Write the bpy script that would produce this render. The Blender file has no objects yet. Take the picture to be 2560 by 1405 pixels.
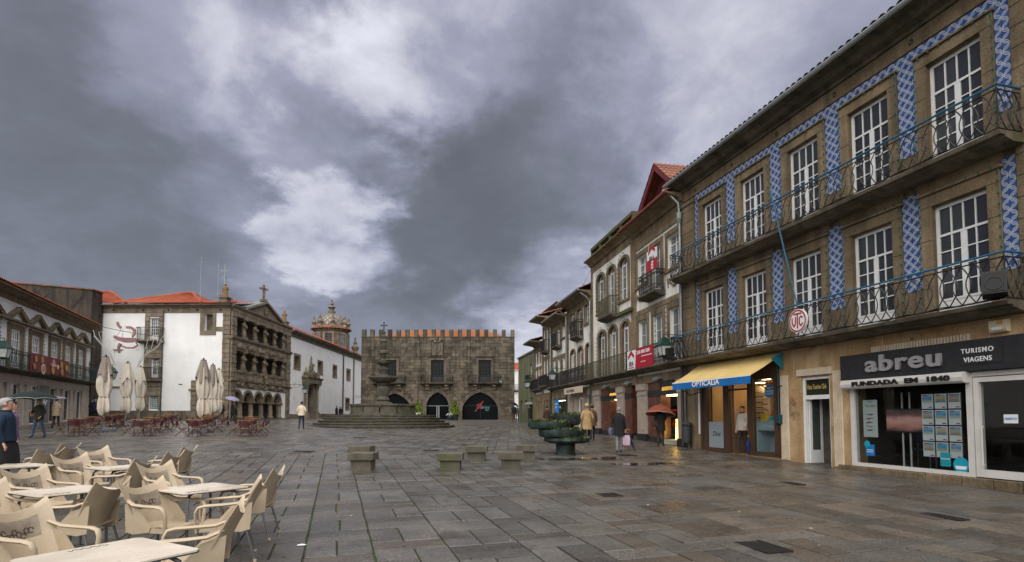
import bpy, math, random
from mathutils import Vector, Matrix
R = math.radians; PI = math.pi
rng = random.Random(11)
SC = bpy.context.scene
COL = SC.collection

# ---------------------------------------------------------------- camera
F_PX, C_X, C_Y, PITCH, EYE = 1400.0, 1280.0, 970.0, R(3), 1.75
cam_d = bpy.data.cameras.new('camera'); cam = bpy.data.objects.new('camera', cam_d); COL.objects.link(cam)
cam.location = (0, 0, EYE); cam.rotation_euler = (PI/2 + PITCH, 0, 0)
cam_d.sensor_width = 36; cam_d.lens = 36*F_PX/2560; cam_d.shift_y = (C_Y - 702.5)/2560
cam_d.clip_start = 0.05; cam_d.clip_end = 2000
SC.camera = cam

def ray(px, py):
    x = (px - C_X)/F_PX; y = -(py - C_Y)/F_PX
    return Vector((x, math.cos(PITCH) - y*math.sin(PITCH), math.sin(PITCH) + y*math.cos(PITCH)))

# ---------------------------------------------------------------- exposure, sun, sky
SUN_EL, SUN_AZ = 57, 186        # azimuth from +Y clockwise: the light comes from behind the viewer
SC.view_settings.view_transform = 'Standard'; SC.view_settings.look = 'None'
SC.view_settings.exposure = 1.92; SC.view_settings.gamma = 1; SC.view_settings.use_curve_mapping = False
sun_d = bpy.data.lights.new('sun', 'SUN'); sun_d.energy = 1.5; sun_d.angle = R(105); sun_d.color = (1, .965, .91)
sun = bpy.data.objects.new('sun', sun_d); COL.objects.link(sun)
sun.rotation_euler = (R(90 - SUN_EL), 0, R(180 - SUN_AZ)); sun.location = (0, -20, 40)

def make_world():
    w = bpy.data.worlds.new('World'); SC.world = w; w.use_nodes = True
    nt = w.node_tree; nt.nodes.clear(); N = nt.nodes.new; L = nt.links.new
    out = N('ShaderNodeOutputWorld'); bg = N('ShaderNodeBackground'); bg.inputs[1].default_value = 0.054
    sky = N('ShaderNodeTexSky'); sky.sky_type = 'NISHITA'; sky.sun_disc = False
    sky.sun_elevation = R(SUN_EL); sky.sun_rotation = R(SUN_AZ)
    tc = N('ShaderNodeTexCoord'); sep = N('ShaderNodeSeparateXYZ'); L(tc.outputs['Generated'], sep.inputs[0])
    def M(op, a, b=None, c=None):
        n = N('ShaderNodeMath'); n.operation = op
        for i, v in enumerate((a, b, c)):
            if v is None: continue
            if isinstance(v, (int, float)): n.inputs[i].default_value = v
            else: L(v, n.inputs[i])
        return n.outputs[0]
    # cloud deck seen in perspective: direction projected on a plane overhead
    den = M('ADD', M('ABSOLUTE', sep.outputs[2]), .32)
    cmb = N('ShaderNodeCombineXYZ'); L(M('DIVIDE', sep.outputs[0], den), cmb.inputs[0]); L(M('DIVIDE', sep.outputs[1], den), cmb.inputs[1])
    def noise(vec, sc, det, rough, dist=0):
        n = N('ShaderNodeTexNoise'); n.inputs['Scale'].default_value = sc; n.inputs['Detail'].default_value = det
        n.inputs['Roughness'].default_value = rough; n.inputs['Distortion'].default_value = dist; L(vec, n.inputs['Vector']); return n
    n1 = noise(cmb.outputs[0], 1.35, 12, .57, .5); n2 = noise(cmb.outputs[0], 3.8, 12, .62, .4)
    nd = noise(cmb.outputs[0], 2.6, 10, .6)
    # warped direction for the broad breaks in the cloud
    vs = N('ShaderNodeVectorMath'); vs.operation = 'SUBTRACT'; L(nd.outputs['Color'], vs.inputs[0]); vs.inputs[1].default_value = (.5, .5, .5)
    vm = N('ShaderNodeVectorMath'); vm.operation = 'SCALE'; L(vs.outputs[0], vm.inputs[0]); vm.inputs['Scale'].default_value = .42
    va = N('ShaderNodeVectorMath'); va.operation = 'ADD'; L(tc.outputs['Generated'], va.inputs[0]); L(vm.outputs[0], va.inputs[1])
    vn = N('ShaderNodeVectorMath'); vn.operation = 'NORMALIZE'; L(va.outputs[0], vn.inputs[0])
    val = M('ADD', M('MULTIPLY', M('SUBTRACT', n1.outputs['Fac'], .5), .62), M('MULTIPLY', M('SUBTRACT', n2.outputs['Fac'], .5), .55))
    for px, py, rad, amp in CLOUDS:
        d = ray(px, py).normalized()
        dt = N('ShaderNodeVectorMath'); dt.operation = 'DOT_PRODUCT'; L(vn.outputs[0], dt.inputs[0]); dt.inputs[1].default_value = d
        mr = N('ShaderNodeMapRange'); mr.interpolation_type = 'SMOOTHERSTEP'; L(dt.outputs['Value'], mr.inputs[0])
        mr.inputs[1].default_value = math.cos(rad); mr.inputs[2].default_value = 1; mr.inputs[3].default_value = 0; mr.inputs[4].default_value = amp
        val = M('ADD', val, mr.outputs[0])
    val = M('ADD', val, .36)
    cr = N('ShaderNodeValToRGB'); L(val, cr.inputs[0]); e = cr.color_ramp.elements
    e[0].position = 0; e[0].color = (.62, .64, .74, 1); e[1].position = 1; e[1].color = (4.4, 4.4, 4.9, 1)
    for p, c in ((.22, (.80, .83, .97)), (.42, (1.14, 1.17, 1.50)), (.62, (1.85, 1.88, 2.38)), (.8, (3.1, 3.12, 3.55))):
        k = e.new(p); k.color = (*c, 1)
    mx = N('ShaderNodeMix'); mx.data_type = 'RGBA'; mx.inputs[0].default_value = .94
    L(sky.outputs[0], mx.inputs[6]); L(cr.outputs[0], mx.inputs[7]); L(mx.outputs[2], bg.inputs[0]); L(bg.outputs[0], out.inputs[0])
CLOUDS = [(480, 130, .18, .26), (1060, 80, .22, .42), (960, 190, .16, .16), (820, 240, .20, .22), (850, 430, .15, .16), (870, 612, .13, .40), (760, 560, .18, .20),
          (1345, 820, .2, .40), (2150, 150, .66, .24), (1640, 330, .3, .12), (1160, 430, .36, -.34), (130, 480, .55, -.08)]
make_world()

# ---------------------------------------------------------------- ground height, pixel helpers
def gz(x, y):
    a = .0236*y + .02*max(0, -x - 5); b = 1.6; k = .25
    h = max(0, min(1, .5 + .5*(b - a)/k)); return b*(1 - h) + a*h - k*h*(1 - h)
def ground_at(px, py):
    d = ray(px, py); lo, hi = 1., 300.
    for i in range(50):
        m = (lo + hi)/2
        if EYE + d.z*m > gz(d.x*m, d.y*m): lo = m
        else: hi = m
    return Vector((d.x*lo, d.y*lo, gz(d.x*lo, d.y*lo)))
def at_depth(px, py, Y):
    d = ray(px, py); t = Y/d.y; return Vector((d.x*t, Y, EYE + d.z*t))

# ---------------------------------------------------------------- mesh builder
class MB:
    def __init__(s): s.v = []; s.f = []; s.rv = []; s.cur = None; s.uv = None
    def add(s, vs, fs):
        o = len(s.v); s.v += [tuple(p) for p in vs]; s.f += [tuple(i + o for i in f) for f in fs]
        if s.cur is not None: s.rv += [s.cur]*len(fs)
        return s
    def box(s, x0, x1, y0, y1, z0, z1):
        return s.add([(x0,y0,z0),(x1,y0,z0),(x1,y1,z0),(x0,y1,z0),(x0,y0,z1),(x1,y0,z1),(x1,y1,z1),(x0,y1,z1)],
                     [(0,3,2,1),(4,5,6,7),(0,1,5,4),(1,2,6,5),(2,3,7,6),(3,0,4,7)])
    def cbox(s, x0, x1, y0, y1, z0, z1, c=.015):      # chamfered towards -y (a dressed stone)
        return s.add([(x0,y1,z0),(x1,y1,z0),(x1,y1,z1),(x0,y1,z1),(x0,y0+c,z0),(x1,y0+c,z0),(x1,y0+c,z1),(x0,y0+c,z1),
                      (x0+c,y0,z0+c),(x1-c,y0,z0+c),(x1-c,y0,z1-c),(x0+c,y0,z1-c)],
                     [(0,1,5,4),(1,2,6,5),(2,3,7,6),(3,0,4,7),(4,5,9,8),(5,6,10,9),(6,7,11,10),(7,4,8,11),(8,9,10,11),(3,2,1,0)])
    def xbox(s, M, sx, sy, sz):                        # box of full size sx, sy, sz in frame M
        vs = [M @ Vector((a*sx/2, b*sy/2, c*sz/2)) for c in (-1,1) for a, b in ((-1,-1),(1,-1),(1,1),(-1,1))]
        return s.add(vs, [(0,3,2,1),(4,5,6,7),(0,1,5,4),(1,2,6,5),(2,3,7,6),(3,0,4,7)])
    def prism(s, pts, y0, y1):                         # polygon in x,z extruded along y
        n = len(pts); vs = [(x, y0, z) for x, z in pts] + [(x, y1, z) for x, z in pts]
        return s.add(vs, [tuple(range(n)), tuple(range(2*n-1, n-1, -1))] + [(i, n+i, n+(i+1)%n, (i+1)%n) for i in range(n)])
    def prism_z(s, pts, z0, z1):
        n = len(pts); vs = [(x, y, z0) for x, y in pts] + [(x, y, z1) for x, y in pts]
        return s.add(vs, [tuple(range(n-1, -1, -1)), tuple(range(n, 2*n))] + [(i, (i+1)%n, n+(i+1)%n, n+i) for i in range(n)])
    def prism_x(s, pts, x0, x1):                       # polygon in y,z extruded along x
        n = len(pts); vs = [(x0, y, z) for y, z in pts] + [(x1, y, z) for y, z in pts]
        return s.add(vs, [tuple(range(n-1, -1, -1)), tuple(range(n, 2*n))] + [(i, (i+1)%n, n+(i+1)%n, n+i) for i in range(n)])
    def loft(s, rings, caps=True, closed=True):
        n = len(rings[0]); o = [p for r in rings for p in r]; fs = []
        for k in range(len(rings)-1):
            for i in range(n if closed else n-1):
                j = (i+1) % n; fs.append((k*n+i, k*n+j, (k+1)*n+j, (k+1)*n+i))
        if caps and closed: fs += [tuple(range(n-1, -1, -1)), tuple(range((len(rings)-1)*n, len(rings)*n))]
        return s.add(o, fs)
    def lathe(s, prof, n=12, cx=0, cy=0, sx=1, sy=1, rot=0):
        return s.loft([[(cx + r*sx*math.cos(rot + 2*PI*i/n), cy + r*sy*math.sin(rot + 2*PI*i/n), z) for i in range(n)] for r, z in prof])
    def tube(s, pts, r, n=5, flat=None):
        P = [Vector(p) for p in pts]; rings = []; up = None
        for i, p in enumerate(P):
            t = (P[min(i+1, len(P)-1)] - P[max(i-1, 0)])
            t = t.normalized() if t.length > 1e-9 else Vector((0, 0, 1))
            if up is None: up = Vector((0, 0, 1)) if abs(t.z) < .9 else Vector((1, 0, 0))
            a = t.cross(up)
            if a.length < 1e-6: a = t.cross(Vector((0, 1, 0)))
            a.normalize(); b = a.cross(t).normalized(); up = b
            rr = r[i] if isinstance(r, (list, tuple)) else r
            rb = rr*(flat or 1)
            rings.append([p + a*rr*math.cos(2*PI*k/n) + b*rb*math.sin(2*PI*k/n) for k in range(n)])
        return s.loft(rings)
    def ball(s, c, r, n=8, sx=1, sy=1, sz=1):
        m = max(4, n//2); return s.loft([[(c[0]+r*sx*math.sin(PI*(k+.02)/(m+.04))*math.cos(2*PI*i/n), c[1]+r*sy*math.sin(PI*(k+.02)/(m+.04))*math.sin(2*PI*i/n), c[2]-r*sz*math.cos(PI*(k+.02)/(m+.04))) for i in range(n)] for k in range(m+1)])
    def arch(s, x0, x1, xc, r, zs, zt, y0, y1, pointed=1.0, n=14):
        """wall x0..x1 from spring line zs to zt with an arch opening; pointed>1 raises the crown"""
        pr = []
        for i in range(n+1):
            a = PI*i/n; c = math.cos(a); pr.append((xc - r*c, zs + r*pointed*(math.sin(a) if pointed <= 1.001 else (math.sin(a)*.78 + (1-abs(c))*.22))))
        for i in range(n):
            (xa, za), (xb, zb) = pr[i], pr[i+1]
            s.add([(xa,y0,za),(xb,y0,zb),(xb,y0,zt),(xa,y0,zt),(xa,y1,za),(xb,y1,zb),(xb,y1,zt),(xa,y1,zt)],
                  [(0,1,2,3),(7,6,5,4),(0,4,5,1),(3,2,6,7)])
        if xc - r - x0 > 1e-4: s.box(x0, xc-r, y0, y1, zs, zt)
        if x1 - xc - r > 1e-4: s.box(xc+r, x1, y0, y1, zs, zt)
        return s
    def archring(s, xc, r0, r1, zs, y0, y1, pointed=1.0, n=14, legs=None):
        def pf(r):
            o = []
            for i in range(n+1):
                a = PI*i/n; c = math.cos(a)
                o.append((xc - r*c, zs + r*pointed*(math.sin(a) if pointed <= 1.001 else (math.sin(a)*.78 + (1-abs(c))*.22))))
            return o
        A, B = pf(r0), pf(r1)
        if legs is not None: A = [(xc-r0, legs)] + A + [(xc+r0, legs)]; B = [(xc-r1, legs)] + B + [(xc+r1, legs)]
        rings = [[(a[0], y0, a[1]), (b[0], y0, b[1]), (b[0], y1, b[1]), (a[0], y1, a[1])] for a, b in zip(A, B)]
        return s.loft(rings)
    def mesh(s, name, m=None, smooth=None):
        me = bpy.data.meshes.new(name); me.from_pydata(s.v, [], s.f)
        if m: me.materials.append(m)
        if s.rv:
            at = me.attributes.new('rnd', 'FLOAT', 'FACE'); at.data.foreach_set('value', s.rv)
        if s.uv:
            ul = me.uv_layers.new(name='UVMap'); ul.data.foreach_set('uv', s.uv)
        if smooth:
            me.polygons.foreach_set('use_smooth', [True]*len(me.polygons)); me.set_sharp_from_angle(angle=R(smooth))
        return me
    def obj(s, name, m, parent=None, smooth=None):
        return put(name, s.mesh(name, m, smooth), parent)

def put(name, me, parent=None, loc=None, rz=None, scale=None):
    o = bpy.data.objects.new(name, me); COL.objects.link(o)
    if parent is not None: o.parent = parent
    if loc is not None: o.location = loc
    if rz is not None: o.rotation_euler = (0, 0, rz)
    if scale is not None: o.scale = scale
    return o
def tag(o, label, cat, group=None):
    o['label'] = label; o['category'] = cat
    if group: o['group'] = group
    return o
def thing(name, label, cat, loc=(0,0,0), rz=0, group=None):
    return tag(put(name, None, None, loc, rz), label, cat, group)
def stuff(o): o['kind'] = 'stuff'; return o
def structure(o): o['kind'] = 'structure'; return o
KIDS = {}
def clone(root, loc, rz=0, label=None, group=None, scale=None):
    def cp(o, par):
        c = o.copy(); COL.objects.link(c)
        if par is not None: c.parent = par
        for k in kids(o): cp(k, c)
        return c
    r = cp(root, None); r.location = loc; r.rotation_euler = (0, 0, rz)
    if scale: r.scale = (scale,)*3
    if label: r['label'] = label
    if group: r['group'] = group
    return r
def kids(o):
    if o.name not in KIDS: KIDS[o.name] = list(o.children)
    return KIDS[o.name]
BX = MB().box(-.5, .5, -.5, .5, -.5, .5)
UNIT = {}
def piece(name, m, parent, x0, x1, y0, y1, z0, z1):    # a small box that shares one mesh per material
    if m.name not in UNIT: UNIT[m.name] = BX.mesh('unit_box', m)
    return put(name, UNIT[m.name], parent, ((x0+x1)/2, (y0+y1)/2, (z0+z1)/2), None, (x1-x0, y1-y0, z1-z0))

def text(body, size, m, parent, loc, rot=(PI/2, 0, 0), depth=.01, bold=0, align='LEFT', sx=1, shear=0, name='lettering', space=1):
    cu = bpy.data.curves.new('t', 'FONT'); cu.body = body; cu.size = size; cu.extrude = depth; cu.offset = bold; cu.align_x = align
    cu.space_character = space; cu.shear = shear; cu.resolution_u = 3
    t = bpy.data.objects.new('t', cu); COL.objects.link(t)
    dg = bpy.context.evaluated_depsgraph_get(); me = bpy.data.meshes.new_from_object(t.evaluated_get(dg))
    bpy.data.objects.remove(t); me.materials.clear(); me.materials.append(m)
    o = put(name, me, parent, loc); o.rotation_euler = rot; o.scale = (sx, 1, 1); return o

# ---------------------------------------------------------------- materials
def mat(name, c1, c2=None, sc=2., rough=.75, bump=0., bsc=None, rnd=0., metal=0., spec=.4, fine=0., fsc=40., moss=None, streak=None, lo=.35, hi=.65, rough2=None, emit=0, stretch=(1,1,1)):
    m = bpy.data.materials.new(name); m.use_nodes = True; nt = m.node_tree; N = nt.nodes.new; L = nt.links.new
    b = nt.nodes['Principled BSDF']; b.inputs['Roughness'].default_value = rough; b.inputs['Metallic'].default_value = metal
    b.inputs['Specular IOR Level'].default_value = spec
    geo = N('ShaderNodeNewGeometry')
    def noise(sc, det=5, vec=None, ro=.55):
        n = N('ShaderNodeTexNoise'); n.inputs['Scale'].default_value = sc; n.inputs['Detail'].default_value = det; n.inputs['Roughness'].default_value = ro
        L(vec or geo.outputs['Position'], n.inputs['Vector']); return n.outputs['Fac']
    def mp(scale):
        n = N('ShaderNodeMapping'); n.inputs['Scale'].default_value = scale; L(geo.outputs['Position'], n.inputs['Vector']); return n.outputs[0]
    def rng_(v, a, b_, c=0, d=1):
        n = N('ShaderNodeMapRange'); L(v, n.inputs[0])
        for i, k in enumerate((a, b_, c, d)): n.inputs[i+1].default_value = k
        return n.outputs[0]
    def mix(f, a, b_, mode='MIX'):
        n = N('ShaderNodeMix'); n.data_type = 'RGBA'; n.blend_type = mode
        for i, v in ((0, f), (6, a), (7, b_)):
            if isinstance(v, (int, float)): n.inputs[i].default_value = v
            elif isinstance(v, tuple): n.inputs[i].default_value = (*v, 1)
            else: L(v, n.inputs[i])
        return n.outputs[2]
    col = (*c1, 1)
    base = None
    if c2:
        nf = noise(sc, 6, mp(stretch) if stretch != (1,1,1) else None)
        base = mix(rng_(nf, lo, hi), c1, c2)
        if rough2 is not None: L(rng_(noise(sc*.7, 4), .38, .62, rough, rough2), b.inputs['Roughness'])
    if streak:       # vertical dirt runs: colour, strength
        sf = rng_(noise(1.0, 5, mp((3.2, 3.2, .22))), .46, .66, 0, streak[1]); base = mix(sf, base or c1, streak[0])
    if moss:         # colour, threshold
        mf = rng_(noise(.9, 8, None, .65), moss[1], moss[1] + .1); base = mix(mf, base or c1, moss[0])
    if fine:
        ff = rng_(noise(fsc, 3), .3, .7, 1 - fine, 1 + fine); base = mix(1., base or c1, ff, 'MULTIPLY')
    if rnd:
        oi = N('ShaderNodeObjectInfo'); at = N('ShaderNodeAttribute'); at.attribute_name = 'rnd'
        ad = N('ShaderNodeMath'); ad.operation = 'ADD'; L(oi.outputs['Random'], ad.inputs[0]); L(at.outputs['Fac'], ad.inputs[1])
        fr = N('ShaderNodeMath'); fr.operation = 'FRACT'; L(ad.outputs[0], fr.inputs[0])
        base = mix(1., base or c1, rng_(fr.outputs[0], 0, 1, 1 - rnd, 1 + rnd), 'MULTIPLY')
    if base is not None: L(base, b.inputs['Base Color'])
    else: b.inputs['Base Color'].default_value = col
    if bump:
        bp = N('ShaderNodeBump'); bp.inputs['Strength'].default_value = bump; bp.inputs['Distance'].default_value = .02
        L(noise(bsc or sc*6, 5), bp.inputs['Height']); L(bp.outputs[0], b.inputs['Normal'])
    if emit:
        b.inputs['Emission Strength'].default_value = emit
        if base is not None: L(base, b.inputs['Emission Color'])
        else: b.inputs['Emission Color'].default_value = col
    return m
def glass(name, tint=(.9, .93, .93), refl=1.45, rough=.02):
    m = bpy.data.materials.new(name); m.use_nodes = True; nt = m.node_tree; nt.nodes.clear(); N = nt.nodes.new; L = nt.links.new
    o = N('ShaderNodeOutputMaterial'); mx = N('ShaderNodeMixShader'); fr = N('ShaderNodeFresnel'); fr.inputs[0].default_value = refl
    t = N('ShaderNodeBsdfTransparent'); t.inputs[0].default_value = (*tint, 1); g = N('ShaderNodeBsdfGlossy'); g.inputs['Roughness'].default_value = rough
    ge = N('ShaderNodeNewGeometry'); iv = N('ShaderNodeMath'); iv.operation = 'SUBTRACT'; iv.inputs[0].default_value = 1; L(ge.outputs['Backfacing'], iv.inputs[1])
    fm = N('ShaderNodeMath'); fm.operation = 'MULTIPLY'; L(fr.outputs[0], fm.inputs[0]); L(iv.outputs[0], fm.inputs[1]); L(fm.outputs[0], mx.inputs[0]); L(t.outputs[0], mx.inputs[1]); L(g.outputs[0], mx.inputs[2]); L(mx.outputs[0], o.inputs[0]); return m

granite = mat('granite_brown', (.142, .102, .056), (.235, .175, .104), 1.4, .85, .9, 14, rnd=.16, fine=.34, fsc=38, streak=((.05, .04, .028), .55))
granite_moss = mat('granite_mossy', (.07, .056, .04), (.142, .116, .084), 1.1, .9, .9, 12, rnd=.36, fine=.28, fsc=40, moss=((.05, .052, .02), .6), streak=((.03, .028, .02), .7))
granite_arc = mat('granite_carved', (.145, .115, .08), (.24, .196, .142), 1.6, .85, .9, 14, rnd=.16, fine=.3, fsc=45, streak=((.055, .043, .03), .5))
granite_seat = mat('granite_seat', (.066, .058, .042), (.105, .094, .07), 4, .85, .5, 30, fine=.3, fsc=80, moss=((.07, .075, .03), .55))
granite_step = mat('granite_step', (.048, .042, .031), (.095, .084, .063), 2.2, .8, .5, 14, rnd=.15, fine=.25, moss=((.045, .055, .02), .57))
stone_yellow = mat('ochre_limestone', (.33, .20, .085), (.47, .33, .18), 1.3, .65, .5, 10, fine=.26, fsc=28, moss=((.2, .125, .058), .58), streak=((.2, .12, .055), .4))
stone_light = mat('fluted_limestone', (.52, .42, .30), (.62, .53, .40), 3, .7, .3, 12, fine=.12)
stone_pink = mat('granite_pale', (.30, .245, .20), (.38, .32, .265), 2.5, .75, .3, 30, fine=.22, fsc=90)
stone_pink_lit = mat('granite_pale_lit', (.36, .30, .25), (.45, .385, .325), 2.5, .75, .3, 30, fine=.2, fsc=50)  # pale granite lightened in colour to offset weak light on the pediment house
marble_red = mat('brown_marble', (.075, .028, .02), (.13, .05, .033), 3, .22, fine=.15, fsc=30)
black_stone = mat('black_stone', (.012, .012, .013), (.03, .03, .03), 3, .25)
plaster = mat('white_plaster', (.72, .715, .70), (.80, .795, .785), .8, .85, .25, 5, streak=((.55, .53, .49), .10), fine=.03)
plaster_old = mat('weathered_plaster', (.66, .63, .57), (.78, .765, .73), 1.1, .85, .25, 6, streak=((.42, .38, .31), .4), moss=((.5, .44, .32), .66))
plaster_moss = mat('mossy_render', (.17, .165, .11), (.11, .11, .06), .9, .9, .4, 8, moss=((.10, .12, .035), .52), streak=((.06, .06, .04), .7))
plaster_dark = mat('damp_dark_gable', (.075, .056, .04), (.04, .031, .025), .7, .9, .4, 6, streak=((.02, .018, .016), .8), moss=((.012, .012, .012), .56))
terracotta = mat('terracotta', (.26, .052, .022), (.34, .088, .038), 1.5, .75, .3, 10, rnd=.16, fine=.15, moss=((.22, .09, .05), .66))
terracotta_old = mat('terracotta_old', (.17, .06, .04), (.25, .10, .065), 1.5, .85, .4, 10, rnd=.2, fine=.2, moss=((.10, .095, .03), .52))
white_paint = mat('white_paint', (.76, .76, .75), (.68, .68, .66), 4, .4, fine=.05)
green_paint = mat('green_paint', (.008, .035, .028), None, rough=.4)
green_lamp = mat('lamp_green', (.006, .03, .022), (.01, .045, .033), 6, .4)
red_board = mat('oxblood_boards', (.13, .018, .022), (.17, .028, .032), 3, .6, fine=.1)
iron = mat('black_iron', (.009, .0085, .008), (.018, .016, .014), 8, .5)
iron_moss = mat('mossy_iron', (.06, .055, .025), (.10, .085, .04), 6, .7)
blue_rail = mat('blue_rail', (.012, .09, .17), (.02, .12, .21), 8, .35)
zinc = mat('zinc', (.22, .25, .25), (.32, .35, .35), 3, .4, metal=.55)
pipe_dark = mat('dark_pipe', (.03, .032, .034), (.05, .05, .05), 3, .45)
pane_dark = mat('window_glass', (.025, .028, .032), None, rough=.05, spec=.55)
pane_dim = mat('dim_glass', (.05, .054, .058), (.03, .033, .036), 1.5, .07, spec=.55)
pane_mid = mat('curtained_glass', (.16, .18, .19), (.10, .115, .12), .8, .06, spec=.55)
pane_shop = glass('shop_glass', (.82, .85, .85), 1.42)
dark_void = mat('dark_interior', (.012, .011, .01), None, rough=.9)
aluminium = mat('white_aluminium', (.62, .60, .56), (.55, .53, .49), 3, .35)
wood_brown = mat('brown_wood', (.055, .03, .018), (.085, .048, .028), 5, .45, stretch=(1, 1, .15))
bulb_green = mat('fairy_light_green', (.02, .09, .05), None, rough=.3)
cable_black = mat('cable', (.012, .012, .012), None, rough=.5)
# ================================================================ GROUND
def slab_mat(name, c1, c2, rough, rough2):
    return mat(name, c1, c2, 1.7, rough, .55, 38, rnd=.3, fine=.48, fsc=42, rough2=rough2, spec=.5, lo=.3, hi=.7, moss=((.05, .042, .034), .56))
slab_grey = slab_mat('wet_granite_grey', (.064, .058, .051), (.104, .095, .084), .15, .48)
slab_brown = slab_mat('wet_granite_brown', (.068, .056, .045), (.104, .085, .066), .14, .46)
joint_m = mat('mossy_joint', (.032, .058, .009), (.026, .026, .015), 1.1, .9, .4, 40, fine=.4, lo=.42, hi=.58)
far_m = mat('wet_paving_far', (.068, .062, .055), (.10, .091, .08), .5, .28, .2, 30, fine=.3, fsc=20, rough2=.55)
gx = [-160, -110, -80, -60, -46] + [-40 + 1.5*i for i in range(24)] + [-5, 0, 8, 16, 26, 40, 70, 120]
gy = [-25, -10] + [3*i for i in range(0, 28)] + [90, 110, 150, 220, 320]
b = MB(); nx = len(gx)
b.add([(x, y, gz(x, y) - .022) for y in gy for x in gx], [(j*nx+i, j*nx+i+1, (j+1)*nx+i+1, (j+1)*nx+i) for j in range(len(gy)-1) for i in range(nx-1)])
ground = structure(b.obj('plaza_ground', joint_m, None, smooth=40))
# facade lines on the right; paving stops under the walls
def right_wall(y): return (7.08 - .264*(y - 22.8) if y < 22.8 else 11.32 - .186*y) + .35
slabs = []      # (size in picture, corners)
def add_slab(p, zone):
    cx = sum(q[0] for q in p)/4; cy = sum(q[1] for q in p)/4
    if cy < 3.6 or cx > right_wall(cy) or abs(cx) > .98*cy + 1.5: return
    ar = math.dist(p[0], p[1])*math.dist(p[1], p[2])
    slabs.append((ar/max(cy, 1)**3, p, zone))
d1 = Vector((-.299, .954)); e1 = Vector((.954, .299)); GAP = .011
def loc1(a, c): q = d1*a + e1*c; return (q.x, q.y)
def rect1(a0, a1, c0, c1, zone=1):
    g = GAP*rng.uniform(.7, 1.5); j = lambda: rng.uniform(-.004, .004)
    p = [loc1(a0+g+j(), c0+g+j()), loc1(a0+g+j(), c1-g+j()), loc1(a1-g+j(), c1-g+j()), loc1(a1-g+j(), c0+g+j())]
    if min(q[1] for q in p) > 19.3: return
    p = [q if q[1] <= 19.55 else (q[0]-d1.x*(q[1]-19.55)/d1.y, 19.55) for q in p]
    add_slab(p, zone)
W1 = .80
cpos = -21.0
for k in range(-26, 26):
    W1 = rng.uniform(.70, .90); c0 = cpos; cpos += W1; a = 1.0 + rng.uniform(0, 1.5)
    right = k >= 9
    while a < 32:
        if right:
            if rng.random() < .5: ln = rng.uniform(.85, 1.4); rect1(a, a+ln, c0, c0+W1*.5); rect1(a, a+ln, c0+W1*.5, c0+W1)
            else: ln = rng.uniform(.42, .8); rect1(a, a+ln, c0, c0+W1)
            a += ln
        else:
            ln = rng.uniform(.72, .95); sp = c0 + W1*rng.uniform(.45, .55)
            rect1(a, a+ln, c0, sp); rect1(a, a+ln, sp, c0+W1); a += ln
            for q in range(rng.choice((1, 2, 2))):
                w = rng.uniform(.27, .40); rect1(a, a+w, c0, c0+W1); a += w
def rect2(x0, x1, y0, y1):
    g = GAP; add_slab([(x0+g, y0+g), (x1-g, y0+g), (x1-g, y1-g), (x0+g, y1-g)], 2)
y = 19.56
rect_rows = []
x = -34.0
k = 0
while x < 12:
    w = rng.uniform(.42, .62); y = 19.57 if k % 2 else 19.57 - .0
    first = True
    while y < 47:
        ln = rng.uniform(.7, 1.25) if not first else rng.uniform(.3, 1.1); first = False
        sh = .06*(y - 19.5)*0
        rect2(x, x+w, y, y+ln); y += ln
    x += w; k += 1
slabs.sort(key=lambda t: -t[0])
def slab_geo(mb, p, zt):
    c = .006
    cx = sum(q[0] for q in p)/4; cy = sum(q[1] for q in p)/4
    top = []
    tl_ = [rng.uniform(-.003, .003) for _ in p]
    for qi, q in enumerate(p):
        dx, dy = cx-q[0], cy-q[1]; l = math.hypot(dx, dy); qx, qy = q[0]+dx/l*c*1.4, q[1]+dy/l*c*1.4
        top.append((qx, qy, gz(qx, qy)+zt+tl_[qi]))
    mid = [(q[0], q[1], gz(*q)+zt-c) for q in p]; bot = [(q[0], q[1], gz(*q)-.04) for q in p]
    mb.add(top+mid+bot, [(0,1,2,3)] + [(4+i, 4+(i+1)%4, (i+1)%4, i) for i in range(4)] + [(8+i, 8+(i+1)%4, 4+(i+1)%4, 4+i) for i in range(4)])
rest = {}
for i, (s, p, zone) in enumerate(slabs):
    zt = rng.uniform(-.003, .003) - .002
    right = p[0][0] > 1.5 + .1*p[0][1]
    mm = slab_brown if rng.random() < (.6 if right else .2) else slab_grey
    if i < 300:
        mb = MB(); slab_geo(mb, p, zt); mb.obj('paving_slab', mm, ground)
    else:
        r_ = rest.setdefault(mm.name, (MB(), mm)); r_[0].cur = rng.random(); slab_geo(r_[0], p, zt)
for nme, (mb, mm) in rest.items(): stuff(mb.obj('paving_slabs', mm, ground))
# distant paving sheet
b = MB(); ys = [46.5, 50, 54, 58, 62, 66, 70, 80, 100, 140]; xs = [-60, -46, -36, -30, -24, -18, -12, -5, 0, 5, 12, 20]
b.add([(x, y, gz(x, y) - .008) for y in ys for x in xs], [(j*len(xs)+i, j*len(xs)+i+1, (j+1)*len(xs)+i+1, (j+1)*len(xs)+i) for j in range(len(ys)-1) for i in range(len(xs)-1)])
b.obj('far_paving', far_m, ground)
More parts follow.
